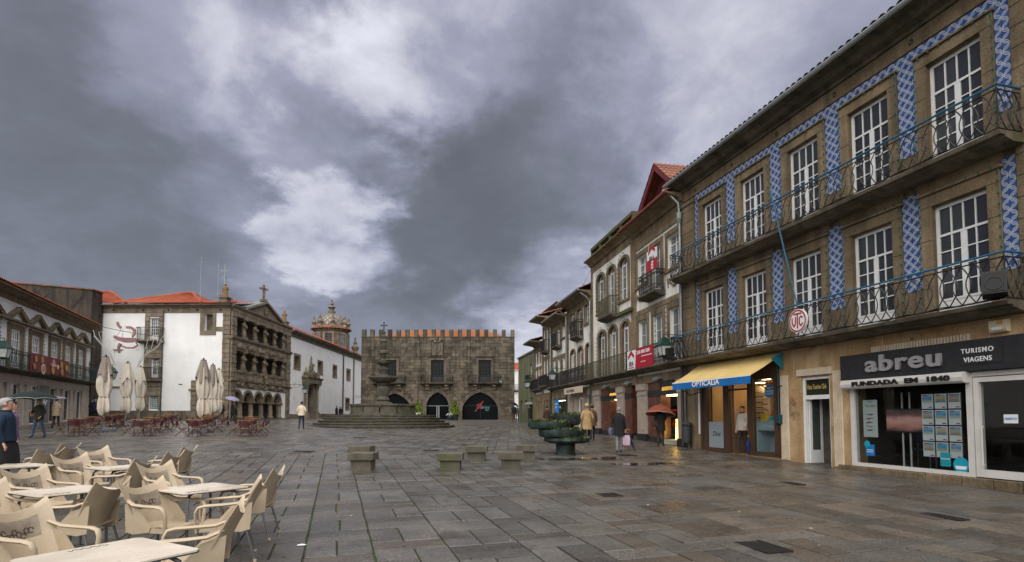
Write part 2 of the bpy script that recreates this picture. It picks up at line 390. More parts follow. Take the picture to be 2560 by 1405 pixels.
# a shallow puddle by the planter
puddle_m = mat('rain_water', (.02, .02, .02), None, rough=.02, spec=.6)
def puddle(px, py, rx, ry, seed):
    c = ground_at(px, py); r_ = random.Random(seed); n = 26; ph = [r_.uniform(0, 6.28) for _ in range(3)]
    pts = []
    for i in range(n):
        a = 2*PI*i/n; k = 1 + .25*math.sin(2*a+ph[0]) + .18*math.sin(3*a+ph[1]) + .1*math.sin(7*a+ph[2])
        pts.append((c.x + rx*k*math.cos(a), c.y + ry*k*math.sin(a)))
    mb = MB(); mb.add([(c.x, c.y, gz(c.x, c.y)+.0035)] + [(x, y, gz(x, y)+.0035) for x, y in pts], [(0, 1+i, 1+(i+1) % n) for i in range(n)])
    structure(mb.obj('puddle', puddle_m))
puddle(1500, 1146, .75, .55, 1); puddle(1600, 1160, .9, .35, 2); puddle(1410, 1148, .7, .3, 4)
lit_ = MB(); gum_ = MB()
for i in range(150):
    yy = 4.5+14*rng.random()**1.3; xx = rng.uniform(-.45, .72)*yy
    if xx > right_wall(yy)-.6: continue
    r_ = rng.uniform(.008, .022); a0 = rng.uniform(0, 6); (lit_ if i % 5 == 0 else gum_).add([(xx+r_*rng.uniform(.6, 1.3)*math.cos(a0+k*PI/3), yy+r_*rng.uniform(.6, 1.3)*math.sin(a0+k*PI/3), gz(xx, yy)+.0045) for k in range(6)], [(0,1,2,3,4,5)])
for mb, nm, mm, lb_ in ((lit_, 'litter_specks', (.7, .7, .68), 'tiny pale scraps of litter scattered over the slabs'), (gum_, 'gum_spots', (.02, .019, .018), 'small dark flattened gum spots scattered over the slabs')):
    o = stuff(mb.obj(nm, mat(nm, mm, None, rough=.8))); tag(o, lb_, 'litter')
# drain grates
grate_m = mat('cast_iron', (.012, .011, .011), (.03, .025, .022), 20, .55, metal=.4)
def grate(px, py, w, d, rz, label):
    c = ground_at(px, py); t = thing('drain_grate', label, 'drain grate', c, rz, 'drain grates in the paving')
    f = MB(); f.box(-w/2, w/2, -d/2, d/2, -.03, .0015); f.obj('recess', dark_void, t)
    f = MB()
    for s in (-1, 1): f.box(-w/2, w/2, s*d/2-.02, s*d/2+.02, -.01, .007); f.box(s*w/2-.02, s*w/2+.02, -d/2, d/2, -.01, .0075)
    f.obj('frame', grate_m, t)
    n = int(w/.05)
    f = MB()
    for i in range(1, n): x = -w/2 + w*i/n; f.box(x-.012, x+.012, -d/2+.02, d/2-.02, -.01, .006)
    f.obj('bars', grate_m, t)
    t.rotation_euler = (math.atan(.0236)*math.cos(rz), 0, rz)
fa = math.atan2(-1, .264)
grate(1898, 1363, .72, .34, fa, 'slotted iron drain grate in slabs, the largest one before the ochre shopfront')
grate(2357, 1291, .62, .22, fa, 'long iron drain grate in the slabs outside the travel shop door')
grate(1524, 1237, .42, .36, fa, 'square iron drain grate alone in the open slabs')
grate(1978, 1208, .6, .2, fa, 'narrow iron drain grate outside the white half open door')
grate(758, 1129, .7, .5, 0, 'flat iron cover left of the stone block seats')
grate(1077, 1126, .55, .5, 0, 'flat iron cover behind the stone block seats')
grate(1245, 1085, .5, .5, 0, 'small iron cover on the paving in front of fountain steps')
grate(900, 1094, .6, .6, 0, 'small iron cover on paving below the fountain steps')
grate(1560, 1137, .9, .5, fa, 'dark iron cover near the woman with the pink bag')
paper_m = mat('litter_white', (.8, .8, .8), None, rough=.7)
c = ground_at(753, 1363); mb = MB(); mb.add([(-.05,-.02,.001),(.04,-.03,.004),(.06,.02,.002),(.0,.035,.008),(-.045,.02,.003),(-.05,-.02,.003),(.04,-.03,.007),(.06,.02,.005),(.0,.035,.011),(-.045,.02,.006)], [(0,1,2,3,4),(9,8,7,6,5)]+[(i,(i+1)%5,5+(i+1)%5,5+i) for i in range(5)])
o = mb.obj('paper_scrap', paper_m); o.location = c; tag(o, 'torn white paper scrap lying on the slabs', 'litter')
# ================================================================ ARCHITECTURE HELPERS
class Face:
    """local frame of a facade: x along the wall (left to right seen from the square), y into the building, z absolute"""
    def __init__(s, o, d):
        l = math.hypot(*d); s.o = o; s.u = (d[0]/l, d[1]/l); s.n = (-s.u[1], s.u[0]); s.rz = math.atan2(d[1], d[0])
    def px(s, px, py, off=0.):     # picture point -> (x, z) on the plane that stands `off` in front of the wall
        d = ray(px, py); ox, oy = s.o[0] - s.n[0]*off, s.o[1] - s.n[1]*off
        t = (ox*s.n[0] + oy*s.n[1])/(d.x*s.n[0] + d.y*s.n[1]); x, y = d.x*t, d.y*t
        return ((x-ox)*s.u[0] + (y-oy)*s.u[1], EYE + d.z*t)
    def xs(s, *pxs, off=0.): return [s.px(p, 950, off)[0] for p in pxs]
    def world(s, x, y=0.): return (s.o[0] + s.u[0]*x + s.n[0]*y, s.o[1] + s.u[1]*x + s.n[1]*y)
    def gz(s, x, y=0.): return gz(*s.world(x, y))
    def root(s, name, label, cat='building', group=None): return thing(name, label, cat, (s.o[0], s.o[1], 0), s.rz, group)

def pierced(mb, x0, x1, z0, z1, y0, y1, ops):
    xs = sorted({x0, x1, *[min(max(v, x0), x1) for o in ops for v in o[:2]]})
    for a, b_ in zip(xs, xs[1:]):
        m = (a+b_)/2; zs = [z0]
        for o in sorted([o for o in ops if o[0] < m < o[1]], key=lambda o: o[2]): zs += [o[2], o[3]]
        zs.append(z1)
        for c, d in zip(zs[::2], zs[1::2]):
            if d - c > 1e-4: mb.box(a, b_, y0, y1, c, d)
    return mb

def win(root, x0, x1, z0, z1, y, bands, fm=None, pm=None, fw=.07, bar=.028, split=True, stile=.0, name='window', back=True):
    """casement: bands = (zf0, zf1, columns, rows) as fractions of the height; cols 0 = solid panel"""
    fm = fm or white_paint; pm = pm or pane_dark; h = z1 - z0; f = MB()
    f.box(x0, x0+fw, y, y+.07, z0, z1); f.box(x1-fw, x1, y, y+.07, z0, z1)
    f.box(x0+fw, x1-fw, y, y+.07, z0, z0+fw); f.box(x0+fw, x1-fw, y, y+.07, z1-fw, z1)
    cells = []
    for k, (a, b_, nc, nr) in enumerate(bands):
        za = z0 + fw + a*(h-2*fw); zb = z0 + fw + b_*(h-2*fw)
        if k: f.box(x0+fw, x1-fw, y+.002, y+.068, za-bar, za+bar); za += bar
        if k < len(bands)-1: zb -= bar
        if nc == 0:
            f.box(x0+fw, x1-fw, y+.012, y+.06, za, zb)
            for q in (0, 1):
                xa = x0+fw + q*(x1-x0-2*fw)/2; f.box(xa+.07, xa+(x1-x0-2*fw)/2-.07, y+.004, y+.02, za+.05, zb-.05)
            continue
        xa, xb = x0+fw, x1-fw
        for i in range(1, nc):
            x = xa + (xb-xa)*i/nc; w = stile if (stile and 2*i == nc and k < len(bands)-(1 if len(bands) > 1 else 0)) else bar*.55
            f.box(x-w, x+w, y+.006, y+.064, za, zb)
        for j in range(1, nr):
            z = za + (zb-za)*j/nr; f.box(xa, xb, y+.010, y+.060, z-bar*.5, z+bar*.5)
        cells += [(xa+(xb-xa)*i/nc, xa+(xb-xa)*(i+1)/nc, za+(zb-za)*j/nr, za+(zb-za)*(j+1)/nr) for i in range(nc) for j in range(nr)]
    w = f.obj(name, fm, root)
    if split:
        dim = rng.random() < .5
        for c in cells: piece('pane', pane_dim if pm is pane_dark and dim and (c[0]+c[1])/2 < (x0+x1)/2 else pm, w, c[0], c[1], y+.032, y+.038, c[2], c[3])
    else:
        g = MB(); g.box(x0+.02, x1-.02, y+.032, y+.038, z0+.02, z1-.02); g.obj('pane', pm, w)
    return w

def arched_win(root, x0, x1, z0, zs, y, fm=None, pm=None, rise=1.0, rows=3, fw=.07):
    """window with an arched head springing at zs"""
    fm = fm or white_paint; pm = pm or pane_mid; xc = (x0+x1)/2; r = (x1-x0)/2; f = MB()
    f.archring(xc, r-fw, r, zs, y, y+.07, rise, 12, legs=z0); f.box(x0+fw, x1-fw, y+.002, y+.068, z0, z0+fw)
    f.box(x0+fw, x1-fw, y+.002, y+.068, zs-.05, zs+.05); f.box(xc-.05, xc+.05, y+.004, y+.066, z0+fw, zs-.05)
    for j in range(1, rows):
        z = z0 + (zs-z0)*j/rows; f.box(x0+fw, xc-.05, y+.01, y+.06, z-.02, z+.02); f.box(xc+.05, x1-fw, y+.01, y+.06, z-.02, z+.02)
    w = f.obj('window', fm, root)
    hd = MB(); hd.prism([(xc-(r-.02)*math.cos(PI*i/12), zs+(r-.02)*rise*math.sin(PI*i/12)) for i in range(13)], y+.032, y+.038); hd.obj('pane', pm, w)
    for a, b_ in ((x0+fw, xc-.05), (xc+.05, x1-fw)):
        for j in range(rows): piece('pane', pm, w, a, b_, y+.032, y+.038, z0+(zs-z0)*j/rows, z0+(zs-z0)*(j+1)/rows)
    return w

def rail(root, path, z0, z1, style, m, hm=None, hr=.025, name='railing', step=None, r=.015):
    f = MB(); hrail = MB()
    for (xa, ya), (xb, yb) in zip(path, path[1:]):
        L_ = math.hypot(xb-xa, yb-ya); P = lambda u, z: (xa+(xb-xa)*u/L_, ya+(yb-ya)*u/L_, z)
        if style == 'oval':
            n = max(2, round(L_/.27)); p = L_/n; zt = z1-.10
            for i in range(n+1):
                for sg in (-1, 1):
                    f.tube([P(min(max((i+.5*(sg < 0)*0)*p + sg*.19*math.sin(PI*k/7), 0), L_), z0+.05+(zt-z0-.05)*k/7) for k in range(8)], r, 4)
                f.tube([P(i*p, zt), P(i*p, z1)], r, 4)
            f.tube([P(0, zt), P(L_, zt)], r, 4); f.tube([P(0, z0+.05), P(L_, z0+.05)], r, 4)
        elif style == 'lattice':
            h = z1-z0-.05; s_ = step or .13; n = int(L_/s_)
            for i in range(-int(h/s_)-1, n+1):
                for sg in (0, 1):
                    u0, u1 = i*s_, i*s_+h
                    a = max(0, -u0); c = max(0, u1-L_)
                    if a+c >= h: continue
                    za, zb = (z0+.05+a, z1-c) if sg == 0 else (z1-a, z0+.05+c)
                    f.tube([P(u0+a, za), P(u1-c, zb)], r, 4)
            f.tube([P(0, z0+.05), P(L_, z0+.05)], r*1.5, 4)
        else:
            s_ = step or .12; n = max(2, round(L_/s_)); p = L_/n
            for i in range(n+1): f.tube([P(i*p, z0), P(i*p, z1)], r, 4)
            f.tube([P(0, z0+.07), P(L_, z0+.07)], r, 4)
            if style == 'hoop':
                zt = z1-.14; f.tube([P(0, zt), P(L_, zt)], r, 4)
                for i in range(n):
                    f.tube([P((i+.5)*p + p*.42*math.cos(2*PI*k/8), z0+.2+.09*math.sin(2*PI*k/8)) for k in range(9)], r*.8, 4)
                    f.tube([P((i+.5)*p + p*.42*math.cos(PI*k/6), zt-.12+.1*math.sin(PI*k/6)) for k in range(7)], r*.8, 4)
        hrail.tube([P(0, z1), P(L_, z1)], hr, 6)
    o = f.obj(name, m, root); hrail.obj('handrail', hm or m, o); return o

def tile_roof(mb, A, B, C_, D, pitch=.22, row=.36, r=.06):
    """barrel-tile slope: A,B eave left/right, C,D ridge right/left"""
    A, B, C_, D = map(Vector, (A, B, C_, D)); n = max(2, round((B-A).length/pitch)); m = max(2, round(max((D-A).length, (C_-B).length)/row))
    nr = ((B-A).cross(D-A) if (D-A).length > .01 else (B-A).cross(C_-A)).normalized()
    if nr.z < 0: nr = -nr
    us = [i/(n*4) for i in range(n*4+1)]; vs = []
    for k in range(m): vs += [(k/m, .03), ((k+.97)/m, 0.)]
    rows_ = [[A.lerp(B, u).lerp(D.lerp(C_, u), v) + nr*(h + r*abs(math.sin(PI*u*n))) for u in us] for v, h in vs]
    w = len(us)
    for k in range(0, len(rows_)-1):
        mb.cur = rng.random() if mb.rv or mb.cur is not None else None
        mb.add(rows_[k]+rows_[k+1], [(i, i+1, w+i+1, w+i) for i in range(w-1)])
    return mb

def stones(root, x0, x1, z0, z1, yf, course, length, m, cut=lambda z0, z1: [], depth=.12, jog=.02, maxobj=300, name='stone'):
    """coursed masonry, each stone its own object up to maxobj, the rest joined"""
    lst = []; z = z0
    while z < z1-.06:
        h = min(rng.uniform(*course), z1-z)
        if z1-z-h < .12: h = z1-z
        free = [(x0, x1)]
        for a, b_ in cut(z, z+h):
            free = [q for s_, e_ in free for q in ((s_, min(e_, a)), (max(s_, b_), e_)) if q[1]-q[0] > .05]
        for s_, e_ in free:
            x = s_
            while x < e_-.01:
                w = rng.uniform(*length)
                if e_-x-w < length[0]*.6: w = e_-x
                lst.append((x, x+w, z, z+h)); x += w
        z += h
    lst.sort(key=lambda s_: -(s_[1]-s_[0])*(s_[3]-s_[2])); rest_ = MB()
    for i, (a, b_, c, d) in enumerate(lst):
        y0 = yf - rng.uniform(0, jog); g = .006
        if i < maxobj:
            mb = MB(); mb.cbox(a+g, b_-g, y0, y0+depth, c+g, d-g, .012); mb.obj(name, m, root)
        else:
            rest_.cur = rng.random(); rest_.cbox(a+g, b_-g, y0, y0+depth, c+g, d-g, .012)
    if rest_.v: stuff(rest_.obj(name+'s', m, root))

def light_string(face, pts, label, group):
    """string of small green bulbs pinned along the wall: pts in facade x,y,z"""
    t = MB(); bl = MB(); P = [Vector(p) for p in pts]; t.tube(pts, .007, 4)
    for a, b_ in zip(P, P[1:]):
        n = max(1, int((b_-a).length/.22))
        for i in range(n): bl.ball(a.lerp(b_, (i+.5)/n) + Vector((0, -.02, rng.uniform(-.02, .02))), .026, 6, 1, 1, 1.5)
    e = face.root('light_string', label, 'light string', group); t.obj('wire', green_paint, e); stuff(bl.obj('bulbs', bulb_green, e)); return e

def lantern(face, x, z, reach, label, y=0., scale=1., side=0.):
    """square street lantern on a scrolled wall bracket; reach = distance out from the wall"""
    t = thing('wall_lantern', label, 'street lamp', (*face.world(x, y), z), face.rz, 'green wall lanterns')
    k = scale; b_ = MB(); b_.tube([(0, 0, .55*k), (0, -reach, .55*k)], .022*k, 5); b_.tube([(0, 0, .05*k), (0, -reach*.5, .28*k), (0, -reach*.85, .53*k)], .016*k, 5)
    b_.box(-.04*k, .04*k, -.02, .0, -.05*k, .75*k)
    for (cy, cz, rr) in ((-.28*reach, .36*k, .14*k), (-.6*reach, .42*k, .09*k), (-.8*reach, .66*k, .09*k), (-.3*reach, .68*k, .10*k)):
        b_.tube([(0, cy+rr*(1-i/16)*math.cos(i*.62), cz+rr*(1-i/16)*math.sin(i*.62)) for i in range(14)], .011*k, 4)
    b_.tube([(0, -reach, .58*k), (0, -reach, .40*k)], .014*k, 5); b_.obj('bracket', iron, t)
    h = MB(); cy = -reach
    sq = lambda a, z_: [(a*c, cy+a*d, z_*k) for c, d in ((-1,-1),(1,-1),(1,1),(-1,1))]
    h.loft([sq(.05*k, .43), sq(.12*k, .36), sq(.20*k, .22), sq(.30*k, .06), sq(.30*k, .03)]); rf = h.obj('lantern_roof', green_lamp, t)
    c_ = MB()
    for c, d in ((-1,-1),(1,-1),(1,1),(-1,1)): c_.tube([(.25*k*c, cy+.25*k*d, .03*k), (.15*k*c, cy+.15*k*d, -.42*k)], .016*k, 4)
    for a, z_ in ((.25, .02), (.15, -.42)):
        for i in range(4):
            q = [(-1,-1),(1,-1),(1,1),(-1,1)]; p, n_ = q[i], q[(i+1) % 4]; c_.tube([(a*k*p[0], cy+a*k*p[1], z_*k), (a*k*n_[0], cy+a*k*n_[1], z_*k)], .017*k, 4)
    c_.loft([sq(.06*k, -.52), sq(.15*k, -.43)]); c_.obj('cage', green_paint, t)
    g = MB()
    q = [(-1,-1),(1,-1),(1,1),(-1,1)]
    for i in range(4):
        p, n_ = q[i], q[(i+1) % 4]; g.add([(.15*k*p[0], cy+.15*k*p[1], -.41*k), (.15*k*n_[0], cy+.15*k*n_[1], -.41*k), (.245*k*n_[0], cy+.245*k*n_[1], .02*k), (.245*k*p[0], cy+.245*k*p[1], .02*k)], [(0,1,2,3)])
    g.obj('lantern_glass', lamp_glass, t)
    return t
lamp_glass = mat('frosted_glass', (.55, .57, .55), (.42, .44, .42), 5, .3)

def downpipe(face, x, z0, z1, label, m=None, y=-.12, r=.055, bend=None):
    f = MB(); pts = [(x, y, z0), (x, y, z1)]
    if bend: pts += [(x + bend[0]*.4, y + bend[1]*.35, z1+.25), (x + bend[0], y + bend[1], z1+.5)]
    f.tube(pts, r, 8)
    for i in range(max(1, int((z1-z0)/2))): z = z0 + .6 + 2*i; f.tube([(x, y, z), (x, y, z+.05)], r*1.25, 8)
    return f
# ================================================================ TILED HOUSE (right foreground)
FG = Face((7.08, 22.8), (.264, -1)); G = FG.root('tiled_house', 'long granite house with blue tiled strips, two balconies and shops below')
GW = [2.0, 4.28, 6.55, 8.8, 11.0]; XE = 16.5
def azulejo():
    m = bpy.data.materials.new('blue_azulejo'); m.use_nodes = True; nt = m.node_tree; N = nt.nodes.new; L = nt.links.new
    bs = nt.nodes['Principled BSDF']; bs.inputs['Roughness'].default_value = .16
    uv = N('ShaderNodeTexCoord'); sp = N('ShaderNodeSeparateXYZ'); L(uv.outputs['UV'], sp.inputs[0])
    def M(op, a, b_=None):
        n = N('ShaderNodeMath'); n.operation = op
        for i, v in enumerate((a, b_)):
            if v is None: continue
            if isinstance(v, (int, float)): n.inputs[i].default_value = v
            else: L(v, n.inputs[i])
        return n.outputs[0]
    def rngm(v, a, b_, c, d):
        n = N('ShaderNodeMapRange'); L(v, n.inputs[0])
        for i, k in enumerate((a, b_, c, d)): n.inputs[i+1].default_value = k
        return n.outputs[0]
    u, v = sp.outputs[0], sp.outputs[1]
    def dist(cx, cy): return M('SQRT', M('ADD', M('POWER', M('SUBTRACT', u, cx), 2), M('POWER', M('SUBTRACT', v, cy), 2)))
    lines = None
    for cx, cy in ((0, 0), (1, 1)):        # two arcs crossing: a petal on the diagonal
        d = dist(cx, cy)
        for r0, w in ((.95, .055), (.76, .03)):
            q = rngm(M('ABSOLUTE', M('SUBTRACT', d, r0)), w*.6, w, 1, 0); lines = q if lines is None else M('MAXIMUM', lines, q)
    ce = dist(.5, .5); lines = M('MAXIMUM', lines, rngm(ce, .05, .09, .8, 0))
    for cx, cy in ((0, 1), (1, 0)): lines = M('MAXIMUM', lines, M('MULTIPLY', rngm(M('ABSOLUTE', M('SUBTRACT', dist(cx, cy), .2)), .03, .06, 1, 0), .5))
    ns = N('ShaderNodeTexNoise'); ns.inputs['Scale'].default_value = 9; gp = N('ShaderNodeNewGeometry'); L(gp.outputs['Position'], ns.inputs['Vector'])
    mx = N('ShaderNodeMix'); mx.data_type = 'RGBA'; mx.inputs[6].default_value = (.026, .062, .20, 1); mx.inputs[7].default_value = (.06, .125, .31, 1); L(rngm(ns.outputs['Fac'], .35, .65, 0, 1), mx.inputs[0])
    m2 = N('ShaderNodeMix'); m2.data_type = 'RGBA'; L(lines, m2.inputs[0]); L(mx.outputs[2], m2.inputs[6]); m2.inputs[7].default_value = (.48, .50, .55, 1)
    L(m2.outputs[2], bs.inputs['Base Color']); return m
tile_m = azulejo(); T = .125
grout = mat('tile_grout', (.45, .43, .40), None, rough=.9)
tiles = []      # x, z, quadrant
def tile_area(x0, x1, z0, z1):
    nx_ = max(1, round((x1-x0)/T)); nz = max(1, round((z1-z0)/T)); tx = (x1-x0)/nx_; tz = (z1-z0)/nz
    for i in range(nx_):
        for j in range(nz): tiles.append((x0+i*tx, x0+(i+1)*tx, z0+j*tz, z0+(j+1)*tz, (i + j) % 2))
strips = [(.87, 1.14)] + [(GW[i]+.86, GW[i+1]-.86) for i in range(4)] + [(11.86, 12.14)]
for a, b_ in strips: tile_area(a, b_, 8.05, 10.28); tile_area(a, b_, 4.75, 7.08)
tile_area(.87, 12.14, 10.29, 10.58)
def tile_mesh(flip):
    q = MB(); g = .03
    q.add([(-.5,0,-.5),(.5,0,-.5),(.5,0,.5),(-.5,0,.5),(-.5+g,-1,-.5+g),(.5-g,-1,-.5+g),(.5-g,-1,.5-g),(-.5+g,-1,.5-g)],
          [(4,5,6,7),(0,1,5,4),(1,2,6,5),(2,3,7,6),(3,0,4,7)])
    c = [(0,0),(1,0),(1,1),(0,1)] if not flip else [(1,0),(0,0),(0,1),(1,1)]
    q.uv = [v for f in q.f for i in f for v in c[i % 4]]; return q
TM = [tile_mesh(0).mesh('tile', tile_m), tile_mesh(1).mesh('tile', tile_m)]
tiles.sort(key=lambda t: -t[0])      # the near end shows largest
rest_t = MB(); uvs = []
for i, (a, b_, c, d, fl) in enumerate(tiles):
    if i < 300: put('tile', TM[fl], G, ((a+b_)/2, .012, (c+d)/2), None, (b_-a, .012, d-c))
    else:
        q = tile_mesh(fl); rest_t.add([((a+b_)/2+v[0]*(b_-a), .012+v[1]*.012, (c+d)/2+v[2]*(d-c)) for v in q.v], q.f); uvs += q.uv
rest_t.uv = uvs; stuff(rest_t.obj('tiles', tile_m, G))
# walls: upper floors with window openings
ops = [(c-.6, c+.6, z0, z1) for c in GW for z0, z1 in ((4.08, 6.6), (7.44, 9.97))]
w = MB(); pierced(w, -.15, XE, 3.78, 11.0, .014, .55, ops); w.obj('wall', granite, G)
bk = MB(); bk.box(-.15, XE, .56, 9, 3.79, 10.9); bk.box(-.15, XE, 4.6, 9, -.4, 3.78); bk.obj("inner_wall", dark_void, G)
ct = mat('net_curtain', (.35, .36, .36), (.25, .26, .27), 2.5, .9)
for ic, c in enumerate(GW):
    for z0, z1 in ((4.08, 6.6), (7.44, 9.97)):
        win(G, c-.6, c+.6, z0, z1, .10, [(0, .11, 0, 0), (.11, .74, 4, 4), (.74, 1, 4, 1)], fw=.075, bar=.026, stile=.065)
        up = z0 > 7; s_ = MB()
        for sg in (-1, 1):
            zs_ = [z0-.02, z0+.75+rng.uniform(-.15, .15), z0+1.65+rng.uniform(-.2, .2), z1+.02]
            for za, zb in zip(zs_, zs_[1:]): s_.cbox(min(c+sg*.6, c+sg*.85), max(c+sg*.6, c+sg*.85), -.045-rng.uniform(0, .006), .013, za+.003, zb-.003, .008)
        s_.cbox(c-.85, c+.85, -.05, .013, z1+.022, z1+.30, .008)
        if up: s_.box(c-.9, c+.9, -.10, .012, z1+.30, z1+.345)
        else:
            s_.box(c-.93, c+.93, -.11, .012, z1+.302, z1+.36)
            s_.prism([(c-.8, z1+.36), (c+.8, z1+.36), (c+.95, z1+.52), (c+.95, z1+.70), (c-.95, z1+.70), (c-.95, z1+.52)], -.04, .011)
        s_.obj('window_surround', granite, G)
    light_string(FG, [(c-.87, -.06, 4.2), (c-.87, -.06, 6.92), (c+.87, -.09, 6.95), (c+.87, -.06, 4.2)], 'string of small green bulbs framing the %s lower window counted from the downpipe' % ['first', 'second', 'third', 'fourth', 'fifth'][ic], 'light strings on the tiled house, lower row')
    light_string(FG, [(c-.87, -.06, 7.5), (c-.87, -.06, 10.25), (c+.87, -.09, 10.27), (c+.87, -.06, 7.5)], 'string of small green bulbs framing the %s upper window counted from the downpipe' % ['first', 'second', 'third', 'fourth', 'fifth'][ic], 'light strings on the tiled house, upper row')
# pilasters, dado, frieze, cornice
s_ = MB()
for k in range(15): s_.cbox(-.12, .85, -.06, .012, 3.95+k*.44, 3.95+(k+1)*.44-.006, .012)
s_.box(-.16, .92, -.11, .011, 10.35, 10.5); s_.obj('end_pilaster', granite, G)
s_ = MB()
for k in range(15):
    for a, b_ in (((12.16, 13.1), (13.1, 14.4)) if k % 2 else ((12.16, 13.6), (13.6, 14.8))): s_.cbox(a, b_-.006, -.04, .012, 3.95+k*.44, 3.95+(k+1)*.44-.006, .01)
s_.obj('end_pilaster', granite, G)
s_ = MB()
x = .0
while x < XE: w_ = rng.uniform(1.3, 1.9); s_.cbox(x, min(x+w_, XE)-.006, -.03, .012, 10.6, 10.98, .006); x += w_
s_.obj('frieze', granite, G)
s_ = MB(); s_.prism_x([(.01, 10.99), (-.08, 10.99), (-.12, 11.06), (-.3, 11.12), (-.42, 11.24), (-.62, 11.27), (-.62, 11.34), (.3, 11.34)], -.3, XE); s_.obj('cornice', granite_moss, G)
s_ = MB(); s_.tube([(-.35, -.66, 11.36), (XE, -.66, 11.36)], .075, 8); s_.obj('gutter', zinc, G)
s_ = MB(); s_.cur = .5; tile_roof(s_, (-.35, -.66, 11.42), (XE, -.66, 11.42), (XE, 4.5, 13.4), (-.35, 4.5, 13.4), .24, .4, .06); s_.obj('roof', terracotta_old, G)
rg = MB()
for k in range(6):
    z = 10.78; x = 1.0 + 2.27*k
    rg.tube([(x+.05*math.cos(2*PI*i/8), -.05, z+.06*math.sin(2*PI*i/8)) for i in range(9)], .012, 4)
rg.obj('iron_rings', iron, G)
# balconies
for z0, zr in ((3.83, 4.98), (7.20, 8.33)):
    sl = MB(); sl.prism_x([(.01, z0), (-.35, z0), (-.5, z0+.05), (-.56, z0+.06), (-.58, z0+.10), (-.70, z0+.11), (-.73, z0+.19), (.01, z0+.19)], .05, 12.35); bal = sl.obj('balcony_slab', granite_moss, G)
    rail(G, [(.1, 0), (.1, -.68), (12.3, -.68), (12.3, 0)], z0+.19, zr, 'oval', iron, blue_rail, .024, name='balcony_railing')
    pr = [(.2+.24*i, -.7, z0+.24+.02*math.sin(i*1.7)+.015*math.sin(i*.6)) for i in range(51)]
    cw = MB(); cw.tube(pr, .012, 4); cw.obj('loose_cable', cable_black, G)
# ground floor: granite pier, ochre limestone and openings
gf = lambda x: FG.gz(x) - .02
w = MB(); w.box(-.15, 1.02, .0, .5, -.4, 3.82); w.obj('stone_pier', granite, G)
x_o0, x_o1 = 1.05, 5.32     # optician
w = MB(); pierced(w, 5.34, 7.95, -.4, 3.82, .0, .5, [(6.24, 7.30, -.41, 2.95)]); pierced(w, 7.95, XE, -.4, 3.82, .0, .5, [(8.0, XE-.5, .2, 2.75)]); w.obj('ochre_wall', stone_yellow, G)
for xa, xb in ((5.38, 5.72), (7.42, 7.74)):
    fl = MB(); n = 5
    for i in range(n): a = xa+(xb-xa)*i/n; c = (xb-xa)/n; fl.loft([[(a+c*.08, -.004, z), (a+c*.3, -.035, z), (a+c*.7, -.035, z), (a+c*.92, -.004, z)] for z in (gf(xa)+.05, 3.05)], True)
    fl.obj('fluted_pilaster', stone_light, G)
for x in (5.95, 9.0, 11.5): MBj = MB(); MBj.box(x, x+.012, -.003, .0, 3.0, 3.8); MBj.obj('stone_joint', stone_light, G)
sk = MB()
x = 7.6
while x < XE-.6: w_ = rng.uniform(.35, .7); sk.cbox(x, x+w_-.01, -.10, -.002, -.3, .468 - rng.uniform(0, .012), .02); x += w_
sk.obj('plinth_stones', granite, G)
# --- club doorway
dz = gf(6.8)
f = MB(); f.box(6.24, 6.32, .06, .16, dz, 2.94); f.box(7.22, 7.30, .06, .16, dz, 2.94); f.box(6.32, 7.22, .06, .16, 2.86, 2.94); f.box(6.32, 7.22, .06, .16, 2.28, 2.40); dr = f.obj('door_frame', white_paint, G)
tr = MB(); tr.box(6.33, 7.21, .10, .12, 2.40, 2.86); tr.obj('transom_panel', mat('transom_black', (.02, .02, .012), None, rough=.15), dr)
gold = mat('gold_letters', (.42, .33, .10), None, rough=.4)
text('Viana Taurino Club', .20, gold, dr, (6.36, .098, 2.58), depth=.003, bold=.003, sx=.46)
lt = MB(); lt.box(6.1, 7.42, -.05, -.001, 2.98, 3.18); lt.obj('door_lintel', stone_light, G)
door = thing('glazed_door', 'white half open door with a frosted glass panel', 'door', (*FG.world(6.33, .16), dz), FG.rz + R(92))
f = MB(); f.box(0, .09, -.04, 0, 0, 2.28); f.box(.40, .48, -.04, 0, 0, 2.28); f.box(.09, .40, -.04, 0, 0, .42); f.box(.09, .40, -.04, 0, 2.16, 2.28); f.obj('door_leaf', white_paint, door)
f = MB(); f.box(.09, .40, -.025, -.015, .42, 2.16); f.obj('pane', mat('frosted_dark', (.06, .075, .065), None, rough=.2), door)
f = MB(); f.tube([(.245+.11*math.cos(i*PI/8), -.03, 1.35+.17*math.sin(i*PI/8)) for i in range(17)], .006, 4); f.obj('emblem_ring', iron, door)
text('UTC', .13, iron, door, (.245, -.028, 1.30), depth=.002, align='CENTER')
f = MB(); f.tube([(.44, -.05, 1.0), (.44, -.09, 1.0), (.40, -.09, 1.0)], .012, 5); f.obj('handle', zinc, door)
hall = mat('rough_stone_wall', (.12, .11, .09), (.2, .18, .15), 3, .9, 1.0, 9)
f = MB(); f.box(6.30, 7.26, .9, 1.0, dz, 2.9); f.box(7.22, 7.30, .17, .9, dz, 2.9); f.box(6.22, 6.31, .17, .9, dz, 2.9); f.box(6.3, 7.2, .17, .9, 2.8, 2.9); f.obj('porch_wall', hall, G)
f = MB(); f.box(6.31, 7.22, .0, .9, dz-.2, dz+.04); f.box(6.9, 7.22, .55, .9, dz+.04, dz+.22); f.obj('porch_floor', granite_step, G)
nb = tag(MB().box(0, .30, -.05, 0, 0, .45).obj('notice_box', mat('notice_red', (.13, .03, .02), None, rough=.4)), 'small dark red notice box on the wall inside the porch', 'notice box'); nb.location = (*FG.world(6.85, .895), 1.35); nb.rotation_euler = (0, 0, FG.rz)
